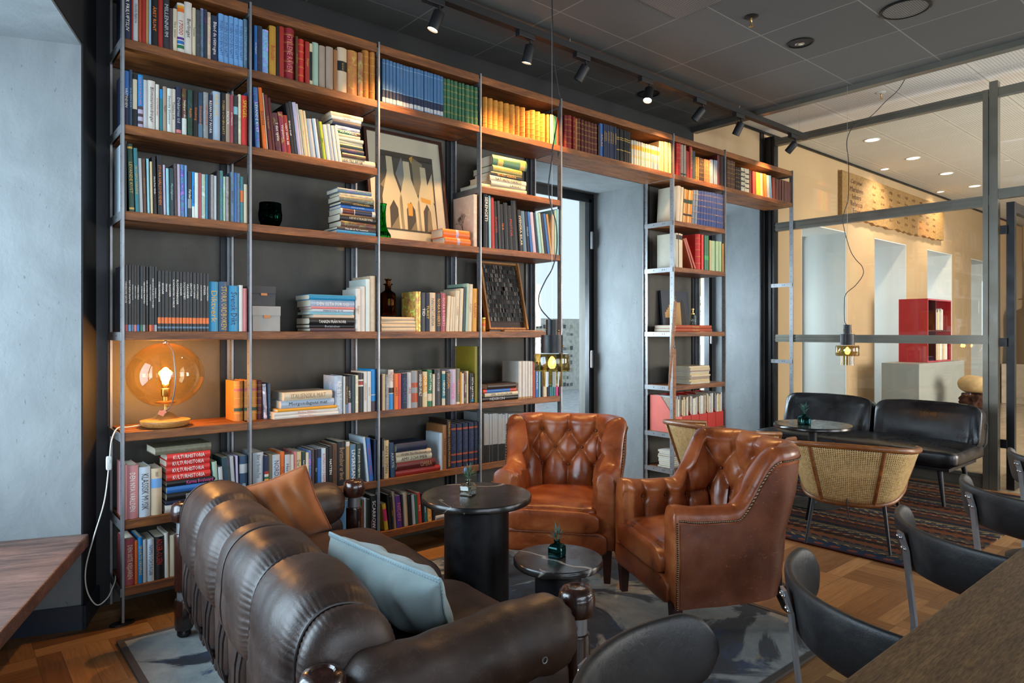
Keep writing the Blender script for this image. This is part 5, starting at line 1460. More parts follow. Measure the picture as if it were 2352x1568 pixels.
b = MB(); b.box2((.021, .2, 0), (.08, .28, 1.8)); b.box2((.021, 2.3, 0), (.08, 2.38, 1.8)); b.build('post', M['steel_dark'], t)
# street side: pale facade with rows of windows, metal fins
t = thing('street_facade', 'pale tiled building across the street behind the doorway window', 'building', (3.2, 11, -.02))
b = MB(); b.box2((-2, 0, 0), (9, .3, 1.62)); b.build('wall', rough_mat('facade_white', 'dcdcd6', .7, coord='World'), t)
b = MB(); rg = random.Random(2)
for i in range(16):
    for j in range(9):
        for q in range(5):
            if rg.random() < .82:
                x = -1.9+i*.62+q*.11; b.box2((x, -.012, .08+j*.165), (x+rg.uniform(.05, .09), -.001, .08+j*.165+rg.uniform(.05, .1)), rg.choice((0, 0, 1, 2)))
o = b.build('tile_pattern', [flat('tile_grey', '6f7478', .5), flat('tile_dark', '3c4044', .5), flat('tile_pale', 'b7b39a', .5)], t); tag(o, kind='stuff')
t = thing('metal_fins', 'row of upright grey metal fins outside the doorway window', 'fins', (3.3, 8.2, -.02), 0)
for k in range(14):
    b = MB(); b.box2((k*.19+.3, 0, 0), (k*.19+.36, .12, 2.0+(.42 if k in (6, 7, 8) else 0))); b.build('fin', M['steel'], t)
DATA = '''
@0 0
v|624|28.5|246|0|navy|0|FÖR FRILUFTSLIV|wh||12
v|653|6.3|252|0|red|0||||12
v|660|19.3|251|0|silver|0|Skydda fåglarna|bk||12
v|681|11.1|251|0|rust|0||||12
v|693|17.5|249|0|red|0||||12
v|711|10.7|249|0|tan|0||||12
v|723|9.1|240|0|sky|0||||12
v|733|28.2|246|0|black|0|ÅRET RUNT|or||12
v|762|18.6|248|0|red|0||||12
v|782|26.6|262|0|charcoal|0|MILLENNIUM|si||12
v|809|13.4|195|0|purplebrown|0||||12
v|824|16.9|197|0|cream|0|Våra växter|bk||12
v|842|30.1|230|0|white|0|17000|re|B:green:.08:.15,B:blue:.17:.24,B:purple:.26:.31,B:orange:.82:.9,B:amber:.9:.95|12
v|873|33.4|246|0|white|0|Berlingat|bk||12
v|908|14.5|227|0|cream|0|Tomten|bk||12
v|923|19.3|222|0|darkgrey|.5||||12
v|944|13.6|236|0|steel|.4||||12
v|959|16.6|236|0|navy|.6||||12
v|976|14.4|227|0|beige|.3||||12
v|991|33.2|218|0|navy|0|Bland de rättrogna|wh||12
v|1026|23.2|236|0|lightblue|0|TUSEN OCH EN NATT|st||12
v|1050|22.2|235|0|lightblue|0|TUSEN OCH EN NATT|st||12
v|1074|23.7|239|0|lightblue|0|TUSEN OCH EN NATT|st||12
v|1099|21.4|238|0|lightblue|0|TUSEN OCH EN NATT|st||12
v|1121|20.9|236|0|lightblue|0|TUSEN OCH EN NATT|st||12
v|1144|19.2|243|0|steel|0|DROTTNINGHOLM|sky||12
@0 1
v|623|19.4|240|0|navy|0|VÄSTINDIEN|wh|B:blue:.55:1|12
v|644|12.3|251|0|steeldark|0|SEGLARENS BOK|sky||12
v|658|17.9|235|0|black|0|||B:cream:.33:.9|12
v|678|20.7|236|0|brightblue|0|SCHACK PÅ NÄSTA NIVÅ@.42-.95|coral|B:lilac:0:.06,B:purplebrown:.06:.12,B:lilac:.12:.2,B:purplebrown:.2:.26,B:lilac:.26:.34,B:purplebrown:.34:.4|12
v|700|16.7|218|0|silver|0||||12
v|717|31.8|221|0|white|0|Blomstervandringar|bk||12
v|751|13.9|210|0|white|0|KÖKSTRÄDGÅRD|re||12
v|768|13.0|192|0|teal|0|||B:brightblue:.78:1|12
v|781|15.1|206|0|taupe|0|Fågelliv|bk||12
v|798|19.0|202|0|mintwhite|0|Svenska blommor|bk||12
v|818|16.6|205|0|white|0|Trädens bok|bk||12
v|837|21.9|220|0|navy|0|Drakarnas tid|si|B:coral:.02:.09|12
v|862|21.3|217|0|brown|.4|Svampar i skogen|wh|B:mintwhite:0:.36|12
v|886|22.3|215|0|darkgreen|.7|Asplöv|or||12
v|911|21.2|218|0|black|.5|Göteborg|or||12
v|934|20.6|215|0|steeldark|0|Södermanland@.3-.7|or|B:steel:0:.3|12
v|957|21.6|221|0|grey|.4|HAVETS DJUP|re||12
v|980|19.1|217|0|navy|.3|RESAN MOT NORR|wh||12
v|1001|35.3|237|0|silverblue|0|VÅGA LEVA@.5-.95|ye||12
v|1039|17.3|235|0|black|0|TUSEN OCH EN KATT|go||12
v|1059|18.6|236|0|taupe|0|KNOCK|wh||12
v|1079|16.2|236|0|maroonpink|0|BOTTENSJÖN|wh||12
v|1097|21.7|235|0|charcoal|.4|||B:aqua:.62:.78|12
v|1120|12.1|247|0|cream|.2||||12
v|1134|29.4|246|0|brightred|0|SPEGEL@.5-.95|ye||12
@0 2
v|623|1.3|312|0|paleblue|0||||12
v|625|8.7|313|0|charcoal|0||||12
v|644|20.7|301|-9|darkgreen|0|LEVANDE KUST|go|B:gold:.03:.06,B:gold:.93:.96|12
v|669|15.4|286|-9|teal|0|SKOGENS PARADIS|go||12
v|686|14.1|244|-7|silver|0||||12
v|703|11.3|245|-7|brown|0|Norrlandsresan|tn||12
v|718|9.5|247|-5|aqua|0||||12
v|731|8.6|236|-4|sand|0||||12
v|742|14.6|260|-7|black|0|Herra Foto Glädje|wh||12
v|761|22.3|270|-5|black|0|STORA HÄLSOGUIDEN@.03-.97|or||12
v|785|8.8|230|-4|lilac|0||||12
v|797|10.8|216|-3|aqua|0||||12
v|810|18.0|220|-2|tealdark|0|Mänskligheten|mi||12
v|831|11.0|242|-4|purplebrown|.5||||12
v|844|12.5|243|-3|lilac|0||||12
v|858|15.4|244|-2|blue|.6||||12
v|876|10.1|243|-2|lightblue|0||||12
v|888|16.9|218|0|charcoal|0|Färder|wh|B:grey:.2:.4|12
v|906|11.6|217|0|brightblue|0|HAV OCH LAND|na|B:mintwhite:0:.25|12
v|918|16.0|215|0|mintwhite|0||||12
v|936|10.7|216|0|maroonpink|0||||12
v|948|16.5|212|0|mint|.4||||12
v|966|10.3|214|0|aquadeep|0||||12
v|978|10.1|213|0|navy|.3||||12
v|989|14.1|216|0|grey|.5||||12
v|1005|12.3|214|0|paleblue|0||||12
v|1018|13.5|241|0|black|.3||||12
v|1032|14.6|242|0|teal|.6||||12
v|1048|9.8|215|0|mint|.2||||12
v|1060|12.6|217|0|grey|.6||||12
v|1074|8.2|217|0|black|.4||||12
v|1083|13.5|243|0|steel|.3|KANALEN|bk||12
v|1098|13.9|242|0|blue|0||||12
v|1113|15.7|242|0|steel|.6||||12
v|1130|13.8|228|0|teal|.5|||B:orange:.45:.7|12
v|1146|17.3|192|0|cream|0||||12
@0 3
v|624|13.9|296|0|black|0|UNIVERSUMS GÅTOR@.3-.88|wh|B:red:0:.1|12
v|639|11.6|297|0|black|0|NATURENS KRAFTER@.3-.88|wh|B:lightblue:0:.1|12
v|652|9.4|297|0|black|0|TEKNIKENS HÖJDPUNKTER@.3-.88|wh|B:steel:0:.1|12
v|663|9.4|297|0|black|0|HJÄRNANS MYSTERIER@.3-.88|wh|B:coral:0:.1|12
v|674|11.2|297|0|black|0|FYSIKENS VÄRLD@.3-.88|wh|B:blue:0:.1|12
v|687|10.1|296|0|black|0|DJURENS PLANET@.3-.88|wh|B:green:0:.1|12
v|698|9.5|295|0|black|0|MEDICINENS FRAMSTEG@.3-.88|wh|B:grey:0:.1|12
v|710|11.4|295|0|black|0|DEN LEVANDE MÄNNISKAN@.3-.88|wh|B:maroon:0:.1|12
v|724|9.6|296|0|black|0|PÅ RESA I SOLSYSTEMET@.3-.88|wh|B:orange:0:.1|12
v|734|9.7|295|0|black|0|DEN DIGITALA REVOLUTIONEN@.3-.88|wh|B:red:0:.1|12
v|745|11.6|296|0|black|0|ÖVERBLICK@.3-.88|wh|B:silver:0:.1|12
v|759|13.5|279|0|black|0|ÖVERSVÄMNINGAR@.42-.88|wh|B:steel:.05:.08,B:orange:.13:.23|12
v|774|13.6|279|0|black|0|SKOGAR@.55-.86|wh|B:steel:.05:.08,B:orange:.13:.23|12
v|789|13.7|279|0|black|0|ÖKNAR@.58-.86|wh|B:steel:.05:.08,B:orange:.13:.23|12
v|804|14.4|278|0|black|0|GLACIÄRER@.5-.86|wh|B:steel:.05:.08,B:orange:.13:.23|12
v|819|14.5|278|0|black|0|KONTINENTER I RÖRELSE@.4-.86|wh|B:steel:.05:.08,B:orange:.13:.23|12
v|835|14.6|278|0|black|0|FLODMYNNINGAR@.45-.86|wh|B:steel:.05:.08,B:orange:.13:.23|12
v|851|13.4|278|0|black|0|OCEANER@.55-.86|wh|B:steel:.05:.08,B:orange:.13:.23|12
v|866|13.5|278|0|black|0|SOLSYSTEMET@.5-.86|wh|B:steel:.05:.08,B:orange:.13:.23|12
v|880|14.2|278|0|black|0|VULKANER@.5-.86|wh|B:steel:.05:.08,B:orange:.13:.23|12
v|895|13.6|278|0|black|0|GROTTOR@.55-.86|wh|B:steel:.05:.08,B:orange:.13:.23|12
v|909|14.4|277|0|black|0|ÅSKSTORMAR@.5-.86|wh|B:steel:.05:.08,B:orange:.13:.23|12
v|924|14.4|277|0|black|0|ATMOSFÄREN@.5-.86|wh|B:steel:.05:.08,B:orange:.13:.23|12
v|939|14.5|278|0|black|0|JORDBÄVNINGAR@.45-.86|wh|B:steel:.05:.08,B:orange:.13:.23|12
v|954|14.0|277|0|black|0|ISTIDER@.55-.86|wh|B:steel:.05:.08,B:orange:.13:.23|12
v|969|12.0|277|0|black|0|VÄRLDSRYMDEN@.45-.86|wh|B:steel:.05:.08,B:orange:.13:.23|12
v|984|43.3|239|0|aquadeep|0|Diktverk|go||12
v|1029|42.0|241|0|steeldark|0|STORA ORDBOKEN@.04-.9|go||12
v|1074|49.2|224|0|aquadeep|0|Svensk Dikt|na||12
v|1124|17.8|228|0|white|0||||12
v|1143|20.1|213|0|coral|0||||12
@0 4
v|1121|45.5|201|0|tanleather|0|||L,B:maroonpink:.72:.8,B:darkgreen:.24:.32|70
v|1169|23.8|203|0|tanleather|0|||L,B:maroonpink:.72:.8,B:darkgreen:.24:.32|70
@0 5
v|625|10.5|246|0|pink|0||||12
v|637|44.4|239|0|pink|0|DEN NYA VÄRLDEN|wh||12
v|684|46.5|226|0|paleblue|0|KLASSISK MUSIK|bk||12
v|733|45.6|213|0|beige|0|ERNST@.82-.92|bk|B:lightblue:.58:.78|12
s|749|244.3|35|0|olivegrey|.3||||12
s|796|190.5|30|0|brightred|0|KULTURHISTORIA|wh||12
s|796|190.5|31|0|brightred|0|KULTURHISTORIA|wh||12
s|796|190.5|31|0|brightred|0|KULTURHISTORIA|wh||12
s|796|191.9|31|0|brightred|0|KULTURHISTORIA|wh||12
s|796|214.5|27|0|black|0|Karma Boulevard@.05-.6|hp||12
s|796|207.7|28|0|blue|0||||12
s|795|205.5|35|0|black|0|SIDENVÄGARNA@.05-.6|wh||12
s|794|199.9|20|0|navy|0||||12
s|790|196.8|35|0|white|0|Minnen|bk||12
v|1010|22.0|212|-14|mint|0||||12
v|1034|18.7|184|-10|silver|0||||12
v|1056|35.1|226|-15|tealdark|.5||||12
v|1093|18.5|228|-16|silver|0||||12
v|1113|8.6|229|-6|lilac|0||||12
v|1125|39.0|225|0|steeldark|0|VID HAVET@.15-.4|wh|B:silver:.62:.82|12
@0 6
v|623|41.8|209|0|maroonpink|0|DEN SISTE KEJSAREN|cr||12
v|666|12.0|194|0|orange|0||||12
v|679|18.1|207|0|brightblue|0|SPORTDYKNING|ye||12
v|699|14.6|194|0|silver|0||||12
v|716|27.7|192|0|paleblue|0|NAMN OCH DAGAR|st||12
v|745|41.8|195|0|black|0|ADLER-OLSEN@.35-.95|re||12
v|790|15.8|207|-2|white|0||||12
v|810|30.7|191|0|cream|0||||12
v|844|23.3|188|0|navy|.3||||12
v|870|30.1|172|0|grey|0||||12
v|903|29.9|169|0|maroon|0||||12
v|937|29.6|159|0|steel|0||||12
@1 0
v|1197|14.7|228|0|blue|0|den fängslade|wh||12
v|1213|23.9|231|0|navy|.5||||12
v|1238|30.1|221|0|lightblue|.5||||12
v|1273|33.8|250|0|ochre|0|Bohuslän@.3-.6|re||12
v|1309|13.4|258|0|black|.4||||12
v|1325|24.3|262|0|red|0||||12
v|1352|57.6|267|0|crimson|0|GYLLENE RÄVEN|coral|L|12
v|1411|10.4|233|0|brown|0|DE GAMLA|tn||12
v|1423|36.5|226|0|brightred|0|||L|12
v|1463|22.0|221|0|red|0|Färger|go||12
v|1486|15.0|216|0|sand|0|||B:black:.1:.8|12
v|1503|34.0|230|0|mint|0||||12
v|1541|34.5|224|0|taupe|0||||12
v|1579|39.5|227|0|taupe|0||||12
v|1622|23.4|221|0|brownlight|0||||12
v|1647|55.1|244|0|beige|0|ORD FÖR ORD@.5-.66|go|B:black:.48:.7|12
v|1706|58.7|244|0|tanleather|.2||||12
v|1767|29.4|245|0|brownlight|.3||||12
v|1799|40.3|269|0|tanleather|0|||L|12
v|1843|36.0|269|0|tanleather|0|||L|12
@1 1
v|1204|21.8|300|-12|blue|.3|LEVANDE KUST|wh||12
v|1242|18.5|304|-26|orange|0|SOMMAR|bk||12
v|1262|4.8|281|-24|cream|0||||12
v|1272|17.5|274|-27|maroon|0|Vid havet|tn||12
v|1291|12.8|263|-26|maroon|0||||12
v|1309|30.1|192|-23|maroon|.5|I det tysta|wh||12
v|1341|23.0|203|-24|crimson|.3|Vargvinter|wh||12
v|1365|22.6|191|-23|red|0|VÅRT SISTA ÅR|wh||12
v|1389|15.8|257|-32|black|0|Bildens kraft|wh||12
v|1406|15.9|268|-33|charcoal|0||||12
v|1424|18.6|267|-33|lilac|0||||12
v|1443|10.3|263|-33|silver|0||||12
v|1456|19.4|236|-30|sand|0|Ljus|tn||12
v|1476|16.3|236|-30|cream|0||||12
v|1495|30.9|199|-27|silver|0||||12
v|1528|17.9|205|-28|paleblue|0||||12
v|1547|16.0|206|-28|darkgrey|.4||||12
v|1564|17.5|198|-27|lime|0|ÄRV|bk||12
v|1584|23.1|186|-26|white|0||||12
v|1608|21.9|193|-27|silver|0||||12
v|1631|17.9|189|-27|white|0||||12
v|1651|19.8|192|-28|white|0||||12
s|1605|190.0|22|0|cream|0|Lyckan|tn||12
s|1607|175.6|18|0|white|0|Till fjälls|bk||12
s|1612|168.6|28|0|navy|0||||12
s|1632|144.5|19|0|lilac|.9||||12
s|1636|142.9|22|0|green|0|AKVARELL|wh|B:brown:.0:.35|12
s|1643|136.0|16|0|sand|0||||12
s|1644|154.2|18|0|cream|0||||12
s|1649|147.2|15|0|cream|0||||12
s|1656|142.1|24|0|greendark|0||||12
s|1660|140.4|27|0|navy|.6||||12
s|1670|141.0|22|0|brown|.3||||12
s|1652|223.0|33|0|cream|0|FÖDD TILL MUSIK@.35-.95|bk||12
@1 2
s|1645|204.2|24|0|steel|.5||||12
s|1659|197.9|17|0|sand|.4||||12
s|1652|209.6|30|0|olivegrey|.6||||12
s|1661|202.9|17|0|black|0|VETENSKAPEN@.15-.65|go||12
s|1663|206.7|18|0|blue|0|Livet på landet|lb||12
s|1663|211.7|31|0|white|0|||B:navy:.1:.6,B:maroon:.62:.95|12
s|1656|218.2|38|0|black|0|A HISTORY OF THE ANCIENT WORLD@.1-.75|cr||12
s|1662|212.0|34|0|brown|.6||||12
s|1637|237.4|16|0|charcoal|0|Handbok för hemmet|wh||12
s|1637|237.5|17|0|aquadeep|.2||||12
@1 3
s|1482|265.3|28|0|aquadeep|0||||12
s|1490|257.0|36|0|silverblue|0|DEN SISTA FÖR OSS|wh||12
s|1494|246.6|12|0|coral|0||||12
s|1498|237.9|15|0|paleblue|0|MARIANNES BOK|na||12
s|1488|250.5|13|0|aqua|0||||12
s|1507|234.1|17|0|peach|0||||12
s|1484|259.2|35|0|black|0|TANKEN FRÅN NORR@.2-.8|wh||12
s|1486|257.6|19|0|black|0|Berättelsen|si||12
s|1486|257.6|18|0|purplebrown|0||||12
v|1752|28.9|236|0|white|0|Sagor|tn||12
v|1782|30.0|250|0|white|0||||12
v|1815|27.0|293|0|mintwhite|0||||12
v|1844|34.2|312|0|beige|.1||||12
@1 4
v|1206|25.7|201|0|tanleather|0|||L,B:maroonpink:.72:.8,B:darkgreen:.24:.32|70
v|1233|25.2|197|0|maroon|0|||L|70
v|1267|18.5|179|-8|lilac|.9||||70
v|1290|17.1|180|-6|steeldark|0|BLÅ JUNGFRUN|sky||70
s|1348|263.4|42|0|cream|0|ITALIENSKA MAT|tn||12
s|1334|292.7|39|0|silverblue|0|Morgondagens mat|bk||12
s|1313|324.6|15|0|amber|0||||12
s|1296|348.2|18|0|white|0|Melina Milano|coral||12
s|1296|350.0|17|0|white|0|Melina Milano|coral||12
v|1632|45.7|208|0|silverblue|.2|Allt du behöver|wh||12
v|1680|9.5|204|0|white|0||||12
v|1691|14.8|203|0|black|0|MATLAGNING|go|B:steel:.0:.25|12
v|1706|20.2|204|0|black|.5|KÖTT|wh|B:lilac:0:.28|12
v|1728|21.4|206|0|tealdark|.7||||12
v|1751|15.8|207|0|cream|.3||||12
v|1768|32.6|217|0|black|0|||B:white:.8:.84,B:red:.7:.79,B:white:.66:.7|12
v|1802|20.9|225|0|white|0|GRÖNSAKER|tn||12
v|1824|22.5|225|0|white|0|BRÖD|tn||12
v|1848|30.1|236|0|brightblue|0|||B:purplebrown:0:.24,B:white:.38:.4|12
@1 5
v|1193|52.5|232|0|paleblue|0|Bilder ur Nordens Flora@.45-.95|bk|B:amber:.05:.16|12
v|1247|21.0|213|0|navy|0|||B:amber:.08:.16,B:red:.16:.24,B:black:.24:.32,B:red:.32:.38,B:amber:.38:.45,B:green:.45:.5,B:white:.5:.56,B:red:.56:.63|12
v|1269|17.6|216|0|olivegrey|0||||12
v|1288|40.4|211|0|silver|.3|NORDISTAN|st||12
v|1330|21.1|222|0|orange|0|DIKTER|re||12
v|1353|25.9|204|0|silver|0|Havets hus|bk||12
v|1381|21.2|201|0|white|0||||12
v|1404|7.8|215|0|coral|0||||12
v|1413|29.0|212|0|sand|0|Der stille@.4-.8|bk||12
v|1444|20.4|209|0|greendark|0|Kära präst, godnatt!|wh||12
v|1466|14.4|204|0|cream|0||||12
v|1481|12.3|212|0|blue|.6||||12
v|1495|19.2|216|0|purplebrown|.2||||12
v|1516|11.8|214|0|black|0|Stad|si||12
v|1529|21.0|215|0|blue|0|||B:navy:.78:1|12
v|1551|25.2|216|0|paleblue|0|ROMAN OCH DRAMA|re||12
v|1578|14.4|219|0|black|.4||||12
v|1594|21.5|222|0|black|0|NATTEN|wh|B:silver:.08:.1|12
v|1617|27.2|232|0|brown|0|SAGOR OCH SÅNGER|bk||12
v|1645|46.5|241|0|black|0|Berättelser ur livet|tn||12
v|1695|22.7|235|0|white|0|||B:tan:.0:.9|12
v|1720|35.3|217|0|steel|0|LIVSRESAN|wh||12
v|1758|25.7|220|0|greendark|0|Den gömda trädgården|wh||12
v|1823|12.4|251|-26|paleblue|0||||12
v|1838|25.7|242|-23|blue|0|STÄRK DITT SINNE|re||12
v|1866|12.6|229|0|navy|0||||12
@1 6
v|1689|18.9|209|0|steel|0||||12
v|1709|22.9|221|0|taupe|0||||12
v|1733|29.7|205|0|cream|.3||||12
v|1767|20.1|203|0|green|0||||12
v|1789|12.3|201|0|brown|0||||12
v|1803|13.0|206|0|paleblue|0||||12
v|1817|7.9|198|0|greendark|0||||12
v|1826|17.6|195|0|black|0||||12
v|1846|32.8|213|0|black|0|SCARROW|wh|B:purplebrown:0:.35|12
@2 0
v|1920|19.9|250|0|steelblue|0|||B:silver:.03:.13,B:navy:.13:.3,B:sky:.31:.318,B:sky:.9:.908|12
v|1942|20.9|251|0|steelblue|0|||B:silver:.03:.13,B:navy:.13:.3,B:sky:.31:.318,B:sky:.9:.908|12
v|1965|22.0|250|0|steelblue|0|||B:silver:.03:.13,B:navy:.13:.3,B:sky:.31:.318,B:sky:.9:.908|12
v|1989|20.3|248|0|steelblue|0|||B:silver:.03:.13,B:navy:.13:.3,B:sky:.31:.318,B:sky:.9:.908|12
v|2011|20.5|247|0|steelblue|0|||B:silver:.03:.13,B:navy:.13:.3,B:sky:.31:.318,B:sky:.9:.908|12
v|2033|20.7|247|0|steelblue|0|||B:silver:.03:.13,B:navy:.13:.3,B:sky:.31:.318,B:sky:.9:.908|12
v|2056|19.9|246|0|steelblue|0|||B:silver:.03:.13,B:navy:.13:.3,B:sky:.31:.318,B:sky:.9:.908|12
v|2077|19.1|246|0|steelblue|0|||B:silver:.03:.13,B:navy:.13:.3,B:sky:.31:.318,B:sky:.9:.908|12
v|2098|27.9|247|0|steelblue|0|||B:silver:.03:.13,B:navy:.13:.3,B:sky:.31:.318,B:sky:.9:.908|12
v|2128|18.4|246|0|steelblue|0|||B:silver:.03:.13,B:navy:.13:.3,B:sky:.31:.318,B:sky:.9:.908|12
v|2149|25.4|248|0|steelblue|0|||B:silver:.03:.13,B:navy:.13:.3,B:sky:.31:.318,B:sky:.9:.908|12
v|2176|21.7|248|0|steelblue|0|||B:silver:.03:.13,B:navy:.13:.3,B:sky:.31:.318,B:sky:.9:.908|12
v|2200|19.8|247|0|steelblue|0|||B:silver:.03:.13,B:navy:.13:.3,B:sky:.31:.318,B:sky:.9:.908|12
v|2221|19.0|246|0|steelblue|0|||B:silver:.03:.13,B:navy:.13:.3,B:sky:.31:.318,B:sky:.9:.908|12
v|2242|23.2|248|0|steelblue|0|||B:silver:.03:.13,B:navy:.13:.3,B:sky:.31:.318,B:sky:.9:.908|12
v|2268|21.3|247|0|steelblue|0|||B:silver:.03:.13,B:navy:.13:.3,B:sky:.31:.318,B:sky:.9:.908|12
v|2291|21.5|246|0|steelblue|0|||B:silver:.03:.13,B:navy:.13:.3,B:sky:.31:.318,B:sky:.9:.908|12
v|2314|21.6|245|0|steelblue|0|||B:silver:.03:.13,B:navy:.13:.3,B:sky:.31:.318,B:sky:.9:.908|12
v|2339|23.9|240|0|greenleather|0|||L|12
v|2365|25.2|242|0|greenleather|0|||L|12
v|2392|19.0|241|0|greenleather|0|||L|12
v|2414|37.3|242|0|greenleather|0|||L|12
v|2453|21.5|240|0|greenleather|0|||L|12
v|2477|21.7|242|0|greenleather|0|||L|12
v|2505|35.1|240|0|greenleather|0|||L|12
v|2542|31.1|243|0|greenleather|0|||L|12
v|2576|26.9|241|0|greenleather|0|||L|12
@2 2
s|2339|198.6|53|0|orange|0|||B:lilac:.42:.52|12
s|2342|197.6|40|0|orange|0|||B:lilac:.42:.52|12
v|2567|27.3|329|0|peach|.1||||12
@2 3
s|1913|225.0|21|0|beige|0||||12
s|1913|225.0|20|0|beige|0||||12
s|1913|225.0|20|0|beige|0||||12
s|1913|224.0|21|0|beige|0||||12
v|2141|15.0|236|0|yellow|.6||||12
v|2158|16.0|236|0|yellow|.6||||12
v|2179|29.3|231|0|charcoal|0|TID|wh||12
v|2210|25.5|230|0|navy|0|TURIST|ye||12
v|2239|41.3|233|0|beige|0|INNOVATÖRERNA|br||12
v|2282|35.6|228|0|black|0|NORA ROBERTS|am||12
v|2321|33.9|234|0|maroonpink|0|NORA ROBERTS|pi||12
v|2358|22.5|218|13|cream|0||||12
v|2383|17.2|214|12|cream|0||||12
v|2402|15.2|215|11|cream|0||||12
v|2419|30.6|252|12|cream|0|Ljuset|tn||12
v|2452|24.2|267|11|cream|0||||12
v|2479|22.2|277|11|tealdark|.6||||12
v|2503|17.9|300|11|mint|0||||12
v|2523|31.6|297|10|cream|0|Ängeln|tn||12
v|2559|36.5|271|6|amber|0|VÄGEN|re||12
@2 4
v|1913|6.0|202|0|brown|0||||12
v|1919|18.7|206|0|sand|0||||12
v|1939|19.7|201|0|grey|.6||||12
v|1960|34.6|229|0|white|0|PRESENT@.7-.95|re|B:brightblue:0:.4,B:black:.42:.55|12
v|1996|24.8|205|0|orange|0|HEM|br||12
v|2021|21.5|206|0|coralred|0|ljus|re||12
v|2044|37.2|205|0|navy|0|ENDA LIVET|st||12
v|2083|29.4|209|0|silver|0|JAG|re||12
v|2113|41.3|217|0|grey|.1|||B:rust:.15:.4,B:rust:.55:.68|12
v|2156|33.0|219|0|brownblack|0|SANNINGEN OM ALLT@.3-.9|wh||12
v|2190|33.8|209|0|sand|0|ADLER-OLSEN@.3-.9|wh|B:amber:.4:.9|12
v|2225|33.5|219|0|green|0|NATT I MAJ@.45-.9|wh|B:cream:.15:.35|12
v|2260|14.9|192|0|cream|0||||12
v|2276|51.9|220|0|charcoal|0|NÄTTER OCH LÖGNER@.4-.9|si||12
v|2329|25.9|208|0|teal|0|HENNES|wh|B:cream:0:.2,B:cream:.92:1|12
v|2357|29.7|205|0|charcoal|0|SKUGGAN@.5-.95|am||12
v|2388|46.0|216|0|lilac|0|mörkerhet@.15-.6|hp||12
v|2436|28.6|219|0|olivegrey|0|ORION|coral|B:cream:.0:.06|12
v|2465|9.7|197|0|amber|0||||12
v|2476|13.4|189|0|white|0||||12
v|2491|21.1|190|0|brown|.7|Lampan|wh||12
v|2513|14.6|201|0|cream|0||||12
v|2532|14.0|188|0|black|0|Spår|wh||12
v|2547|21.8|187|0|black|0|SISTA NATTEN|wh|B:aquadeep:.04:.12|12
v|2579|23.9|354|0|olive|0||||12
@2 5
v|1915|13.7|232|0|charcoal|0|NÄSSELVULKANEN|wh||12
v|1931|31.5|218|0|sand|0|ANN ROSMAN|bk||12
v|1977|28.1|200|-12|steeldark|0|ARKTIS|si||12
s|2007|211.5|50|0|navy|.2||||12
s|2007|239.9|26|0|beige|0|VÄGEN TILL MAGNOLIA|bk||12
s|2011|243.8|33|0|cream|0|AMY SCHUMER|bk||12
s|2011|265.3|47|0|maroon|0|OPERA@.1-.4|tn||12
s|2007|304.7|32|0|red|0||||12
v|2311|20.7|223|0|paleblue|0||||12
v|2335|28.8|269|0|brownlight|0|Historier|br||12
v|2367|26.2|300|0|brownblack|0|VÄRLDENS OLÖSTA MYSTERIER@.04-.96|am||12
v|2397|39.7|271|0|navy|0|ENCYKLOPEDI@.4-.8|st|B:rust:.11:.15,B:rust:.28:.32,B:rust:.86:.9|12
v|2441|39.5|270|0|navy|0|ENCYKLOPEDI@.4-.8|st|B:rust:.11:.15,B:rust:.28:.32,B:rust:.86:.9|12
v|2488|40.1|270|0|navy|0|ENCYKLOPEDI@.4-.8|st|B:rust:.11:.15,B:rust:.28:.32,B:rust:.86:.9|12
v|2532|38.4|270|0|navy|0|ENCYKLOPEDI@.4-.8|st|B:rust:.11:.15,B:rust:.28:.32,B:rust:.86:.9|12
v|2575|28.0|270|0|navy|0|ENCYKLOPEDI@.4-.8|st|B:rust:.11:.15,B:rust:.28:.32,B:rust:.86:.9|12
@2 6
v|1936|24.6|154|-19|yellow|0|||B:hotpink:.35:.8|12
v|1962|17.6|202|-16|black|0||||12
v|1981|13.1|188|-15|black|0|JAKTEN|am||12
v|1995|15.8|213|-14|taupe|0||||12
v|2014|35.2|186|-13|purple|0|NIDEN|coral||12
v|2051|10.7|190|-10|navy|0||||12
v|2064|29.0|196|-11|beige|0||||12
v|2095|23.8|183|-11|black|0||||12
v|2121|21.3|176|-11|paleblue|0||||12
v|2144|13.8|173|-10|green|0||||12
v|2160|25.1|181|-12|coralred|0|Berg|wh||12
v|2187|13.3|172|-8|black|0||||12
v|2203|21.9|157|-8|teal|0|Öarna|wh||12
v|2227|27.7|140|-7|amber|.4||||12
v|2257|18.6|124|-7|black|0||||12
s|2279|189.8|43|0|charcoal|0|1995|wh||12
s|2280|180.8|24|0|silver|0||||12
@3 0
v|2649|37.2|198|0|ambleather|0|||L|12
v|2690|38.8|198|0|ambleather|0|||L|12
v|2731|39.3|194|0|ambleather|0|||L|12
v|2774|46.9|197|0|ambleather|0|||L|12
v|2823|45.2|196|0|ambleather|0|||L|12
v|2871|48.3|198|0|ambleather|0|||L|12
v|2921|34.3|197|0|ambleather|0|||L|12
v|2959|57.1|200|0|ambleather|0|||L|12
v|3019|30.2|188|0|ambleather|0|||L|12
v|3052|52.3|201|0|ambleather|0|||L|12
v|3107|44.0|202|0|ambleather|0|||L|12
v|3153|44.6|197|0|ambleather|0|||L|12
v|3200|23.9|199|0|ambleather|0|||L|12
v|3230|33.5|204|0|sand|0||||12
v|3267|20.3|201|0|green|0||||12
v|3291|23.1|199|0|rust|0||||12
@3 1
s|2718|289.0|68|0|greenleather|0|||B:gold:.05:.2,B:gold:.7:.85|12
s|2720|250.6|43|0|olive|.2||||12
s|2703|260.8|26|0|black|0|IBIS DET OKÄNDA@.2-.8|am||12
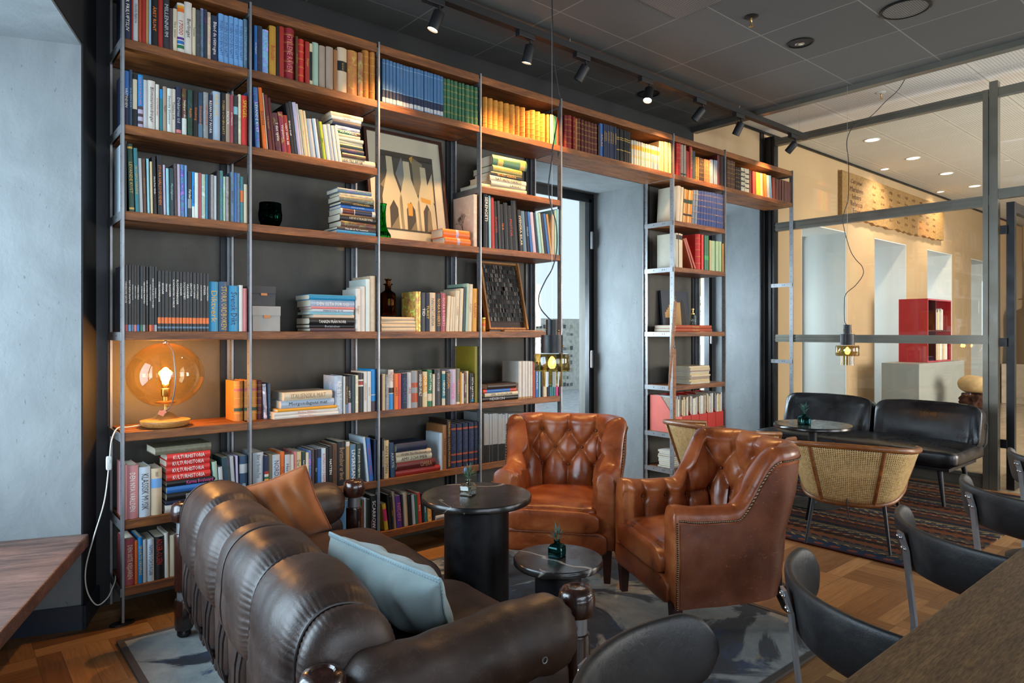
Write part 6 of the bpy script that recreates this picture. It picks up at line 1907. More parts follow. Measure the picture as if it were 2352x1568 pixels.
s|2694|312.7|34|0|cream|0|NATURENS PARADIS|bk||12
s|2703|296.8|26|0|cream|0|LANDET@.1-.5|bk||12
s|2619|391.5|25|0|sand|0||||12
@3 2
v|2647|35.9|340|0|black|0|SERENGETI@.5-.95|wh||12
v|2690|15.9|335|-5|aqua|0||||12
v|2711|28.6|327|-9|red|0||||12
v|2744|25.4|307|-12|black|0|RUMSTER|re||12
v|2773|20.9|312|-14|charcoal|.4||||12
v|2798|25.8|294|-15|black|.3|DJUR|or||12
v|2827|36.8|306|-18|black|0||||12
v|2867|32.4|292|-19|black|0|MOTOR|re||12
v|2903|47.4|329|-24|black|0||||12
v|2954|30.8|274|-22|black|0|SVENSKA BILAR|cr||12
v|2989|31.1|270|-24|steel|0||||12
v|3024|21.3|270|-27|navy|0|FISKAR|sky||12
v|3049|19.0|271|-29|blue|0||||12
v|3072|26.7|270|-31|lilac|0||||12
v|3102|21.8|270|-34|navy|0||||12
v|3128|22.0|271|-36|aqua|0||||12
v|3154|19.5|272|-39|mint|0||||12
v|3177|30.2|271|-41|navy|0||||12
v|3211|19.9|275|-44|blue|0||||12
v|3235|17.3|274|-42|tan|0||||12
v|3256|12.1|281|0|beige|0||||12
v|3271|16.2|313|0|mint|0||||12
v|3290|24.4|321|0|aqua|0||||12
@3 4
s|2676|243.4|35|0|brownblack|0||||12
s|2644|281.3|22|0|coralred|0|||B:blue:.2:.9|12
s|2658|280.0|24|0|cream|0|SPEL OCH LEKAR|bk||12
s|2641|297.5|29|0|black|0|HEXIKON@.3-.9|si||12
v|2942|28.6|251|0|white|0|||B:tan:.0:.05|12
v|2974|22.8|251|0|white|0|||B:tan:.0:.05|12
v|3000|23.0|250|0|white|0|||B:tan:.0:.05|12
v|3025|20.7|249|0|white|0|||B:tan:.0:.05|12
v|3048|17.2|248|0|white|0|||B:tan:.0:.05|12
v|3070|21.0|240|0|rust|0||||12
v|3095|27.4|229|0|blue|0|GRÖNLAND|wh||12
v|3126|15.1|218|0|aqua|0||||12
v|3145|16.4|208|0|black|0||||12
v|3165|34.4|237|0|cream|0||||12
v|3204|16.7|196|0|navy|0||||12
v|3226|18.1|94|0|teal|0||||12
v|3246|18.2|88|0|teal|0||||12
v|3267|17.0|82|0|teal|0||||12
v|3288|26.4|79|0|hotpink|0||||12
@3 5
v|2649|10.9|316|0|silver|0|||M,B:black:0:.36|12
v|2661|10.9|314|0|silver|0|||M,B:black:0:.36|12
v|2672|10.9|315|0|silver|0|||M,B:black:0:.36|12
v|2684|10.8|309|0|silver|0|||M,B:black:0:.36|12
v|2695|11.0|310|0|silver|0|||M,B:black:0:.36|12
v|2707|11.0|309|0|silver|0|||M,B:black:0:.36|12
v|2719|11.1|310|0|silver|0|||M,B:black:0:.36|12
v|2731|11.1|310|0|silver|0|||M,B:black:0:.36|12
v|2742|11.2|309|0|silver|0|||M,B:black:0:.36|12
v|2754|11.2|308|0|silver|0|||M,B:black:0:.36|12
v|2766|11.1|304|0|silver|0|||M,B:black:0:.36|12
v|2778|11.3|303|0|silver|0|||M,B:black:0:.36|12
v|2790|11.3|304|0|silver|0|||M,B:black:0:.36|12
v|2802|11.4|299|0|silver|0|||M,B:black:0:.36|12
v|2814|11.4|298|0|silver|0|||M,B:black:0:.36|12
v|2826|11.4|303|0|silver|0|||M,B:black:0:.36|12
v|2839|11.5|301|0|silver|0|||M,B:black:0:.36|12
v|2851|11.4|297|0|silver|0|||M,B:black:0:.36|12
v|2863|11.6|296|0|silver|0|||M,B:black:0:.36|12
v|2875|11.6|297|0|silver|0|||M,B:black:0:.36|12
v|2888|11.6|296|0|silver|0|||M,B:black:0:.36|12
v|2900|11.7|291|0|silver|0|||M,B:black:0:.36|12
v|2912|11.7|295|0|silver|0|||M,B:black:0:.36|12
v|2925|11.8|289|0|silver|0|||M,B:black:0:.36|12
v|2937|11.7|294|0|silver|0|||M,B:black:0:.36|12
v|2950|11.9|291|0|silver|0|||M,B:black:0:.36|12
v|2963|11.9|291|0|silver|0|||M,B:black:0:.36|12
v|2975|11.9|291|0|silver|0|||M,B:black:0:.36|12
v|2988|12.0|284|0|silver|0|||M,B:black:0:.36|12
v|3001|12.0|284|0|silver|0|||M,B:black:0:.36|12
v|3013|12.1|282|0|silver|0|||M,B:black:0:.36|12
v|3026|12.0|285|0|silver|0|||M,B:black:0:.36|12
v|3039|12.2|280|0|silver|0|||M,B:black:0:.36|12
v|3052|12.2|283|0|silver|0|||M,B:black:0:.36|12
v|3065|12.2|283|0|silver|0|||M,B:black:0:.36|12
@3 6
s|2641|112.3|15|0|black|0||||12
s|2637|125.4|15|0|cream|0||||12
@4 0
v|3373|21.8|230|0|maroonred|0|||L|12
v|3405|51.2|238|0|maroonred|0|||L|12
v|3458|20.3|235|0|maroonred|0|||L|12
v|3480|20.9|228|0|tanleather|0|||L|12
v|3503|41.2|235|0|maroonbrown|0|||L|12
v|3546|25.0|233|0|maroonbrown|0|||L|12
v|3575|26.2|228|0|maroonbrown|0|||L|12
v|3605|40.2|230|0|maroonbrown|0|||L|12
v|3647|30.5|230|0|maroonbrown|0|||L|12
v|3679|35.1|230|0|maroonbrown|0|||L|12
v|3717|19.6|228|0|brownblack|0||||12
v|3742|33.5|245|0|bluecloth|0|ATLAS|go||12
v|3778|22.1|247|0|navy|0|KRÖNIKA@.4-.85|go||12
v|3802|18.9|248|0|navy|0|KRÖNIKA@.4-.85|go||12
v|3823|24.6|249|0|navy|0|KRÖNIKA@.4-.85|go||12
v|3849|24.8|249|0|navy|0|KRÖNIKA@.4-.85|go||12
v|3875|23.3|249|0|navy|0|KRÖNIKA@.4-.85|go||12
v|3899|24.0|249|0|navy|0|KRÖNIKA@.4-.85|go||12
v|3929|33.4|243|0|black|0|||B:gold:.66:.68,B:gold:.72:.74,B:gold:.34:.36|12
v|3964|23.2|244|0|black|0|||B:gold:.66:.68,B:gold:.72:.74,B:gold:.34:.36|12
v|3988|22.8|245|0|black|0|||B:gold:.66:.68,B:gold:.72:.74,B:gold:.34:.36|12
v|4012|25.3|244|0|black|0|||B:gold:.66:.68,B:gold:.72:.74,B:gold:.34:.36|12
v|4039|19.5|242|0|black|0|||B:gold:.66:.68,B:gold:.72:.74,B:gold:.34:.36|12
v|4061|34.0|240|0|black|0|||B:gold:.66:.68,B:gold:.72:.74,B:gold:.34:.36|12
v|4102|24.7|187|0|greycream|0|||B:amber:.64:.82,B:gold:.3:.33,B:gold:.36:.38|12
v|4128|21.2|188|0|greycream|0|||B:amber:.64:.82,B:gold:.3:.33,B:gold:.36:.38|12
v|4157|28.1|188|0|greycream|0|||B:amber:.64:.82,B:gold:.3:.33,B:gold:.36:.38|12
v|4187|25.2|189|0|greycream|0|||B:amber:.64:.82,B:gold:.3:.33,B:gold:.36:.38|12
v|4215|24.2|188|0|greycream|0|||B:amber:.64:.82,B:gold:.3:.33,B:gold:.36:.38|12
v|4241|24.3|187|0|greycream|0|||B:amber:.64:.82,B:gold:.3:.33,B:gold:.36:.38|12
v|4267|30.1|186|0|greycream|0|||B:amber:.64:.82,B:gold:.3:.33,B:gold:.36:.38|12
v|4299|34.8|187|0|greycream|0|||B:amber:.64:.82,B:gold:.3:.33,B:gold:.36:.38|12
v|4335|21.7|186|0|greycream|0|||B:amber:.64:.82,B:gold:.3:.33,B:gold:.36:.38|12
v|4358|30.8|188|0|bluegrey|0|||B:amber:.64:.82,B:gold:.3:.33,B:gold:.36:.38|12
v|4391|27.8|188|0|greycream|0|||B:amber:.64:.82,B:gold:.3:.33,B:gold:.36:.38|12
v|4420|25.4|188|0|bluegrey|0|||B:amber:.64:.82,B:gold:.3:.33,B:gold:.36:.38|12
v|4448|29.6|242|0|sandtan|0||||12
v|4479|28.4|245|0|sandtan|0||||12
v|4508|25.3|247|0|sandtan|0||||12
v|4535|27.5|248|0|sandtan|0||||12
v|4565|18.9|248|0|sandtan|0||||12
v|4585|21.0|248|0|sandtan|0||||12
@5 0
v|4680|24.9|266|0|brightred|0|||L|12
v|4707|31.8|269|0|brightred|0|||L|12
v|4740|34.3|266|0|taupe|0|||B:darkgreen:.05:.1|12
v|4777|33.1|266|0|taupe|0|||B:darkgreen:.05:.1|12
v|4812|18.9|226|0|red|0||||12
v|4833|25.1|224|0|red|0||||12
v|4861|38.4|269|0|red|0|UPPSLAGSBOK@.3-.95|go||12
v|4902|43.4|242|0|tealdark|.7||||12
v|4949|24.2|199|0|ochre|0|||L|12
v|4974|22.0|200|0|ochre|0|||L|12
v|4999|22.9|198|0|brownblack|0|||L|12
v|5023|23.1|199|0|brownblack|0|||L|12
v|5048|23.2|199|0|brownblack|0|||L|12
v|5074|22.5|198|0|brownlight|0|||L|12
v|5098|19.4|199|0|brownlight|0|||L|12
v|5119|16.2|199|0|brownlight|0|||L|12
v|5137|26.1|200|0|brownlight|0|||L|12
v|5168|51.1|212|0|bluegrey|0||||12
v|5223|25.0|215|0|bluegrey|0||||12
v|5250|29.3|217|0|bluegrey|0||||12
v|5282|41.4|269|0|maroon|0||||12
v|5326|18.7|269|0|brownblack|0||||12
v|5347|23.9|269|0|brownblack|0||||12
@5 1
v|4674|44.9|294|23|greycream|0||||12
v|4722|35.6|290|23|cream|0||||12
v|4761|26.1|280|23|sandtan|0|||B:darkgreen:.58:.7,B:black:.2:.26|12
v|4791|24.7|279|26|ambleather|0|||B:darkgreen:.58:.7,B:black:.2:.26|12
v|4819|31.4|278|29|sandtan|0|||B:darkgreen:.58:.7,B:black:.2:.26|12
v|4853|33.4|280|27|ambleather|0|||B:darkgreen:.58:.7,B:black:.2:.26|12
v|4893|37.1|290|23|bluegrey|0|||L|12
v|4934|39.1|294|21|bluegrey|0|||L|12
v|4976|39.5|295|19|blueleather|0|||L|12
v|5019|38.1|299|17|blueleather|0|||L|12
v|5061|38.5|300|15|blueleather|0|||L|12
v|5103|38.8|301|13|blueleather|0|||L|12
v|5145|37.4|303|11|blueleather|0|||L|12
v|5186|35.9|304|9|blueleather|0|||L|12
v|5226|36.2|304|7|blueleather|0|||L|12
v|5266|34.7|305|5|blueleather|0|||L|12
v|5304|33.2|306|2|blueleather|0|||L|12
v|5341|29.7|306|0|blueleather|0|||L|12
@5 2
v|4676|27.2|285|0|greycream|0|||B:black:.82:.95|12
v|4706|25.8|284|0|cream|0|||B:black:.82:.95|12
v|4735|27.6|282|0|cream|0|||B:black:.82:.95|12
v|4893|23.5|239|-118|rust|0||||12
v|4937|27.2|248|-140|rust|0||||12
v|4970|65.3|305|0|brightred|0|||L|12
v|5040|31.3|305|0|brightred|0||||12
v|5078|33.3|301|0|green|0|||B:brightgreen:.3:.42|12
v|5117|31.8|302|0|green|0|||B:brightgreen:.3:.42|12
v|5154|19.6|266|0|sandtan|0||||12
v|5179|72.0|265|0|palegreen|0||||12
v|5256|47.5|267|0|palegreen|0||||12
v|5308|38.7|268|0|palegreen|0||||12
v|5352|18.6|252|0|ochre|0||||12
@5 3
s|4666|517.1|27|0|rust|0|Noveller@.3-.6|go||12
s|4666|526.8|27|0|rust|0|Noveller@.3-.6|go||12
@5 4
s|4860|290.0|12|0|cream|0|||M|12
s|4868|284.0|12|0|sand|0|||M|12
s|4870|290.7|12|0|cream|0|||M|12
s|4868|286.2|12|0|taupe|0|||M|12
s|4860|285.6|13|0|greycream|0|||M|12
s|4864|285.9|13|0|sand|0|||M|12
s|4870|288.5|13|0|cream|0|||M|12
s|4858|292.1|12|0|taupe|0|||M|12
s|4868|281.8|12|0|taupe|0|||M|12
s|4860|294.4|13|0|sand|0|||M|12
s|4866|283.8|12|0|sand|0|||M|12
s|4864|281.5|12|0|greycream|0|||M|12
@5 6
s|4623|205.9|16|0|white|0|||M|12
s|4623|197.7|15|0|paleblue|0|||M|12
s|4623|205.9|16|0|grey|0|||M|12
s|4623|218.2|16|0|paleblue|0|||M|12
s|4623|207.9|16|0|silver|0|||M|12
s|4623|203.8|16|0|white|0|||M|12
s|4623|203.8|15|0|paleblue|0|||M|12
s|4623|201.8|15|0|greycream|0|||M|12
s|4623|220.3|16|0|grey|0|||M|12
@6 0
v|5433|23.2|255|0|brown|0|||L|12
v|5459|31.2|253|0|brown|0|||L|12
v|5494|33.2|254|0|brown|0|||L|12
v|5531|40.5|253|0|brown|0|||L|12
v|5574|24.0|209|0|brownblack|0|||L|12
v|5600|19.6|210|0|brownblack|0|||L|12
v|5623|19.7|211|0|brownblack|0|||L|12
v|5645|20.7|211|0|brownblack|0|||L|12
v|5669|20.8|217|0|cream|.3|||B:black:.2:.26,B:black:.4:.46,B:black:.6:.66,B:black:.8:.86|12
v|5693|19.1|217|0|cream|.3|||B:black:.2:.26,B:black:.4:.46,B:black:.6:.66,B:black:.8:.86|12
v|5715|12.8|218|0|cream|.3|||B:black:.2:.26,B:black:.4:.46,B:black:.6:.66,B:black:.8:.86|12
v|5730|28.5|218|0|cream|0|||B:black:.15:.2,B:black:.35:.4,B:black:.55:.6,B:black:.75:.8|12
v|5762|40.7|220|0|cream|0|||B:black:.15:.2,B:black:.35:.4,B:black:.55:.6,B:black:.75:.8|12
v|5807|46.8|217|0|maroon|0||||12
v|5863|28.3|213|-7|coralred|0||||12
v|5894|25.7|215|-9|coralred|0||||12
v|5923|16.2|214|-11|yellow|0||||12
v|5941|15.3|215|-11|yellow|0||||12
v|5958|15.4|215|-12|lime|0||||12
v|5976|15.5|216|-13|lime|0||||12
v|5993|15.5|216|-13|yellow|0||||12
v|6011|15.6|216|-14|cream|0||||12
v|6028|15.6|216|-15|beige|0||||12
v|6047|24.5|219|-16|orange|0||||12
v|6073|21.7|220|-17|orange|0||||12
v|6097|23.8|220|-18|orange|0||||12
v|6124|24.9|214|-19|grey|0||||12
v|6152|33.1|216|-21|bluegrey|0||||12
v|6188|37.4|218|-23|steelblue|0||||12
v|6229|19.3|209|0|maroonbrown|0||||12
v|6251|18.4|209|0|maroonbrown|0||||12
v|6271|18.5|207|0|maroonbrown|0||||12
v|6293|18.6|205|0|maroonbrown|0||||12
v|6313|17.6|205|0|maroonbrown|0||||12
v|6333|17.7|206|0|maroonbrown|0||||12
v|6353|17.7|206|0|maroonbrown|0||||12
v|6373|19.9|207|0|maroonbrown|0||||12
v|6405|31.7|211|0|maroonbrown|0||||12
v|6439|19.1|211|0|maroonbrown|0||||12
v|6460|19.2|211|0|maroonbrown|0||||12
v|6481|19.3|210|0|maroonbrown|0||||12
v|6503|19.4|210|0|maroonbrown|0||||12
v|6524|19.4|210|0|maroonbrown|0||||12
v|6546|19.5|210|0|maroonbrown|0||||12
v|6568|21.8|210|0|maroonbrown|0||||12
'''
# ---------------------------------------------------------------- books
PAL = dict(navy='1a2540', red='9c2a22', silver='b4b8ba', rust='a8482a', tan='a98552', sky='8fb2cc', black='141517', charcoal='2f3034', purplebrown='4a3840', cream='d2c4a6', white='d3cec4', darkgrey='42474a', steel='56758c', beige='c9b394', lightblue='6b9ccf', steeldark='2c4660', brightblue='1384c8', taupe='a08c7a', mintwhite='d2dcd4', teal='2a7880', brown='5c3a22', darkgreen='123f30', grey='8a8c8c', silverblue='a3b4c6', maroonpink='a04a54', aqua='86bcc8', brightred='c8302a', sand='cdb98e', tealdark='1f3c42', lilac='b4aac0', blue='2d68ad', mint='9db8a4', aquadeep='1b86b0', paleblue='bccad4', coral='d27a78', tanleather='b0702c', maroon='5a1c1e', amber='dc9a26', green='1c6b48', ochre='b8862e', crimson='8e1c28', brownlight='96643a', orange='dc6a20', olivegrey='6c6a54', greendark='26382e', peach='dcbfa4', pink='cc8e92', steelblue='3f6a94', greenleather='3c6a4a', ambleather='c4832c', yellow='d8b838', coralred='c84438', olive='857c24', maroonred='842622', maroonbrown='5e2a1e', brownblack='2e1c16', bluecloth='285c9c', greycream='c2bca8', bluegrey='7c8c9c', sandtan='cda670', blueleather='2c4682', palegreen='96b68c', brightgreen='2aa050', lime='a8b82c', purple='54307e', hotpink='d43a78', gold='c8a04a')
CNAME = dict(navy='navy', red='dark red', silver='silvery grey', rust='rust red', tan='tan', sky='sky blue', black='black', charcoal='charcoal', purplebrown='purplish brown', cream='cream', white='white', darkgrey='dark grey', steel='steel blue', beige='beige', lightblue='light blue', steeldark='dark blue', brightblue='bright blue', taupe='taupe', mintwhite='greenish white', teal='teal', brown='brown', darkgreen='dark green', grey='grey', silverblue='pale silver blue', maroonpink='dusky rose', aqua='aqua', brightred='bright red', sand='sand coloured', tealdark='dark teal', lilac='lilac', blue='blue', mint='mint', aquadeep='deep aqua', paleblue='pale blue', coral='salmon pink', tanleather='tan leather', maroon='maroon', amber='amber', green='green', ochre='ochre', crimson='crimson', brownlight='light brown', orange='orange', olivegrey='olive grey', greendark='blackish green', peach='peach', pink='pink', steelblue='steel blue', greenleather='green leather', ambleather='amber leather', yellow='yellow', coralred='coral red', olive='olive', maroonred='maroon red', maroonbrown='reddish brown', brownblack='blackish brown', bluecloth='clear blue', greycream='greyish cream', bluegrey='blue grey', sandtan='sandy tan', blueleather='blue leather', palegreen='pale green', brightgreen='bright green', lime='lime', purple='purple', hotpink='hot pink', gold='gold')
TCOL = dict(wh='efece4', bk='1c1b1a', go='c9a24e', si='b9bcc0', st='2a4a78', re='b03028', ye='e2c22e', na='1c2a52', sky='b5d0e2', mi='9ac0b8', tn='a8825a', pi='e2a8b0', br='4a2c1a', cr='e0d2b0', am='dc9c2c', hp='e05a9c', lb='c4daf0')
TCOL['or'] = 'e07a2c'; TCOL['coral'] = 'd88478'
def lc(k, a=0.0): return (*lin(PAL.get(k) or TCOL[k]), a)

def book_cover(w, d, h, col, mix, deco, raised, name, mat):
    rb = min(.5, .18+.2*raised)*w if w > .008 else .15*w
    t = min(.0024, w*.16)
    arc = [(-w/2+w*k/6, -rb*(math.sin(PI*k/6))) for k in range(7)] if w > .006 else [(-w/2, 0), (w/2, 0)]
    arc = [(x, y+rb) for x, y in arc]
    outer = [(-w/2, d)]+arc+[(w/2, d)]
    ai = [(x*(w/2-t)/(w/2), y+t) for x, y in arc]
    inner = [(w/2-t, d)]+list(reversed(ai))+[(-w/2+t, d)]
    no, ni = len(outer), len(inner)
    zs = [0.0, h]; bands = []
    for q in deco:
        c, f0, f1 = q; zs += [f0*h, f1*h]; bands.append((f0*h, f1*h, c))
    rz = []
    if raised:
        for f in (.17, .36, .55, .72, .88):
            rz.append(f*h); zs += [f*h-.0025, f*h+.0025, f*h+.004, f*h-.004]
    zs = sorted(set(round(z, 5) for z in zs)); zs = [z for i, z in enumerate(zs) if i == 0 or z-zs[i-1] > 1e-4]
    vs, fs, cs = [], [], []
    for z in zs:
        up = any(abs(z-r) < .003 for r in rz)
        for k, (x, y) in enumerate(outer):
            b_ = .0016 if up and 0 < k < no-1 else 0
            vs.append((x, y-b_, z))
    base = lc(col, mix)
    for i in range(len(zs)-1):
        zm = (zs[i]+zs[i+1])/2; c = base
        for a, b_, cc in bands:
            if a-1e-6 <= zm <= b_+1e-6: c = lc(cc, .0)
        gl = raised and any(.0024 < abs(zm-r) < .0042 for r in rz)
        for k in range(no-1):
            a = i*no+k; fs.append((a, a+1, a+no+1, a+no))
            sp = 0 < k < no-2
            cs.append((lc('gold') if gl else c) if sp else base)
    o0 = len(vs)
    for z in (0, h):
        for x, y in inner: vs.append((x, y, z))
    for k in range(ni-1):
        a = o0+k; fs.append((a, a+1, a+ni+1, a+ni)); cs.append(base)
    top = (len(zs)-1)*no
    for k in range(no-1):
        j = ni-1-k; 
        fs.append((k+1, k, o0+j, o0+j-1)); cs.append(base)
        fs.append((top+k, top+k+1, o0+ni+j-1, o0+ni+j)); cs.append(base)
    fs.append((0, o0+ni-1, o0+2*ni-1, top)[::-1]); cs.append(base)
    fs.append((no-1, o0, o0+ni, top+no-1)); cs.append(base)
    me = bpy.data.meshes.new(name); me.from_pydata(vs, [], fs); me.materials.append(mat)
    ca = me.color_attributes.new('Col', 'FLOAT_COLOR', 'CORNER')
    buf = []
    for p, c in zip(me.polygons, cs): buf.extend(list(c)*p.loop_total)
    ca.data.foreach_set('color', buf)
    me.polygons.foreach_set('use_smooth', [1 if (w > .006 and len(f) == 4) else 0 for f in fs]); me.update(); me.set_sharp_from_angle(angle=R(32))
    return me, rb, t

ORD = ['', 'first', 'second', 'third', 'fourth', 'fifth', 'sixth', 'seventh', 'eighth', 'ninth', 'tenth', 'eleventh', 'twelfth', '13th', '14th', '15th', '16th', '17th', '18th', '19th', '20th', '21st', '22nd', '23rd', '24th', '25th', '26th', '27th', '28th', '29th', '30th']+['%dth' % k if k not in (31, 32, 33, 41, 42, 43) else {1: '%dst', 2: '%dnd', 3: '%drd'}[k % 10] % k for k in range(31, 50)]
def place_name(bay, row):
    rows = bays[bay]; i = rows.index(row)
    r_ = 'top shelf' if i == 0 else 'bottom shelf' if i == len(rows)-1 else ORD[i+1]+' shelf'
    return r_, ORD[bay+1]+' bay'
comps = {}; cur = None
for ln_ in DATA.strip().split('\n'):
    if ln_[0] == '@': cur = tuple(int(q) for q in ln_[1:].split()); comps[cur] = []
    else:
        q = ln_.split('|'); dec = [z for z in q[9].split(',') if z]
        bands = []
        for z in dec:
            if z.startswith('B:'): a = z.split(':'); bands.append((a[1], float(a[2]), float(a[3])))
        comps[cur].append(dict(k=q[0], x=int(q[1])/1000, w=float(q[2])/1000, h=int(q[3])/1000, dx=int(q[4])/1000, c=q[5], m=float(q[6]), t=q[7], tc=q[8], bands=bands, L='L' in dec, M='M' in dec, sb=int(q[10])/1000))
text_prepare({q['t'].split('@')[0] for bs in comps.values() for q in bs if q['t']})
for (bay, row), bs in comps.items():
    rn, bn = place_name(bay, row); z0 = ROW[row]+.0006
    def kind(q):
        if q['M']: return 'magazine'
        if q['L'] or 'leather' in q['c']: return 'leather_bound_book'
        if (bay, row) in ((2, 3), (2, 4), (2, 6), (1, 6), (1, 5), (3, 4), (0, 6)): return 'paperback'
        if (bay, row) == (2, 0) or (bay, row) == (4, 0) or ((bay, row) == (0, 3) and q['c'] == 'black') or (q['c'] == 'navy' and (bay, row) == (2, 5)): return 'series_volume'
        return 'book'
    cnt = {}; nst = len([q for q in bs if q['k'] == 's']); si = 0
    def cname(q): return ('patterned ' if q['m'] >= .5 else '')+CNAME[q['c']]
    def ck(q): return (q['k'], cname(q), kind(q))
    for q in bs:
        if q['k'] == 'v': cnt[ck(q)] = cnt.get(ck(q), 0)+1
    seen = {}
    # stack heights from the bottom up
    zz = z0; zof = {}
    stack = [q for q in bs if q['k'] == 's']
    for q in reversed(stack): zof[id(q)] = zz; zz += q['h']+.0004
    rg = random.Random(bay*10+row)
    for q in bs:
        kd = kind(q); word = {'magazine': 'magazine', 'leather_bound_book': 'bound volume', 'paperback': 'paperback', 'series_volume': 'series volume', 'book': 'book'}[kd]
        lie = q['k'] == 's'
        if lie: hh, ww = q['w'], q['h']
        else:
            hh, ww = q['h'], q['w']
            th = math.atan2(q['dx'], hh); ww = ww*math.cos(th)-.0003; hh = min(hh/math.cos(th), .4)
        d = max(.105, min(.225, hh*(.72 if hh < .22 else .70)))
        if kd == 'leather_bound_book': d = min(d, .17)
        if q['c'] == 'olive': d = .215
        me, rb, t_ = book_cover(ww, d, hh, q['c'], q['m'], q['bands'], 1 if q['L'] else 0, kd, M['book_cloth'] if (q['L'] or q['c'] in ('navy', 'taupe', 'sandtan', 'bluecloth')) else M['book'])
        o = bpy.data.objects.new(kd, me); C.objects.link(o)
        yf = YF+q['sb']+(rg.uniform(0, .006) if not lie else rg.uniform(-.004, .008))
        if lie:
            # spine to the front, front cover up: local z -> -X, local x -> +Z
            mw = Matrix(((0, 0, -1, q['x']+q['w']), (0, 1, 0, yf), (1, 0, 0, zof[id(q)]+ww/2), (0, 0, 0, 1)))
            if ww > .0 and hh < .5: mw = mw @ Matrix.Translation((0, 0, hh/2)) @ Matrix.Rotation(R(rg.uniform(-1.2, 1.2)), 4, 'X') @ Matrix.Translation((0, 0, -hh/2))
        else:
            if q['dx'] < 0: mw = Matrix.Translation((q['x'], yf, z0)) @ Matrix.Rotation(th, 4, 'Y') @ Matrix.Translation((ww/2, 0, 0))
            else: mw = Matrix.Translation((q['x']+q['w'], yf, z0)) @ Matrix.Rotation(th, 4, 'Y') @ Matrix.Translation((-ww/2, 0, 0))
        o.matrix_world = mw
        pg = MB(); soft = kd in ('paperback', 'magazine'); in_ = .0004 if soft else .003
        pg.box2((-ww/2+t_+.0001, rb+t_+.0004, in_), (ww/2-t_-.0001, d-(.0004 if soft else .004), hh-in_)); p = pg.build('page_block', M['pages'], o)
        if q['t']:
            tx = q['t']; f0, f1 = .14, .86
            if '@' in tx: tx, r_ = tx.split('@'); f0, f1 = (float(a) for a in r_.split('-'))
            L_ = (f1-f0)*hh; vs, fs = text_mesh(tx, L_, ww*.60)
            if vs:
                zc = (f0+f1)/2*hh
                # text runs from the top of the spine downwards, letters face out
                mv = []
                for v in vs:
                    lx, lz = v.y, zc-v.x
                    mv.append((lx, -.0006-(.0014 if q['L'] else 0), lz))
                lm = bpy.data.meshes.new('lettering'); lm.from_pydata(mv, [], fs); lm.materials.append(M['ink'])
                ca = lm.color_attributes.new('Col', 'FLOAT_COLOR', 'CORNER'); ca.data.foreach_set('color', list(lc(q['tc']))*len(lm.loops))
                lo_ = bpy.data.objects.new('lettering', lm); C.objects.link(lo_); lo_.parent = o
        if q['c'] == 'peach' and not lie:
            # bare tree printed on the cover that faces the doorway side
            b_ = MB(); rt = random.Random(4)
            def limb(p, a, L, w_, n):
                e = (p[0]+L*math.cos(a), p[1]+L*math.sin(a)); nx_, ny_ = -math.sin(a)*w_, math.cos(a)*w_
                xx = -ww/2-.0006
                b_.add([(xx, p[0]+nx_, p[1]+ny_), (xx, p[0]-nx_, p[1]-ny_), (xx, e[0]-nx_*.7, e[1]-ny_*.7), (xx, e[0]+nx_*.7, e[1]+ny_*.7)], [(0, 1, 2, 3)])
                if n:
                    for k in range(rt.choice((2, 3))): limb(e, a+rt.uniform(-.62, .62), L*rt.uniform(.66, .86), w_*.66, n-1)
            limb((.12, .05), PI/2+.1, .045, .0035, 6)
            b_.v = [(x_, min(max(y_, .012), d-.003), min(max(z_, .002), hh-.003)) for x_, y_, z_ in b_.v]
            b_.build('cover_picture', flat('printed_branches', '3a2a26', .5), o)
        if lie:
            si += 1; pos = 'topmost' if si == 1 else 'lowest' if si == nst else ORD[si]+' from the top'
            lab = '%s %s %s in the stack, %s, %s' % (cname(q), word, pos, rn, bn)
        else:
            k_ = ck(q); seen[k_] = seen.get(k_, 0)+1
            lean = 'leaning ' if abs(q['dx']) > .03 else ''
            if cnt[k_] == 1: lab = 'only %s %s standing on the %s, %s from the window end' % (cname(q), word, rn, bn)
            elif seen[k_] == cnt[k_]: lab = 'last %s%s %s from the left on the %s, %s' % (lean, cname(q), word, rn, bn)
            else: lab = '%s %s%s %s from the left on the %s, %s' % (ORD[seen[k_]], lean, cname(q), word, rn, bn)
        if len(lab.split()) > 16: lab = lab.replace(' from the window end', '')
        tag(o, lab, 'magazine' if kd == 'magazine' else 'book', '%ss on the %s of the %s' % (word, rn, bn))

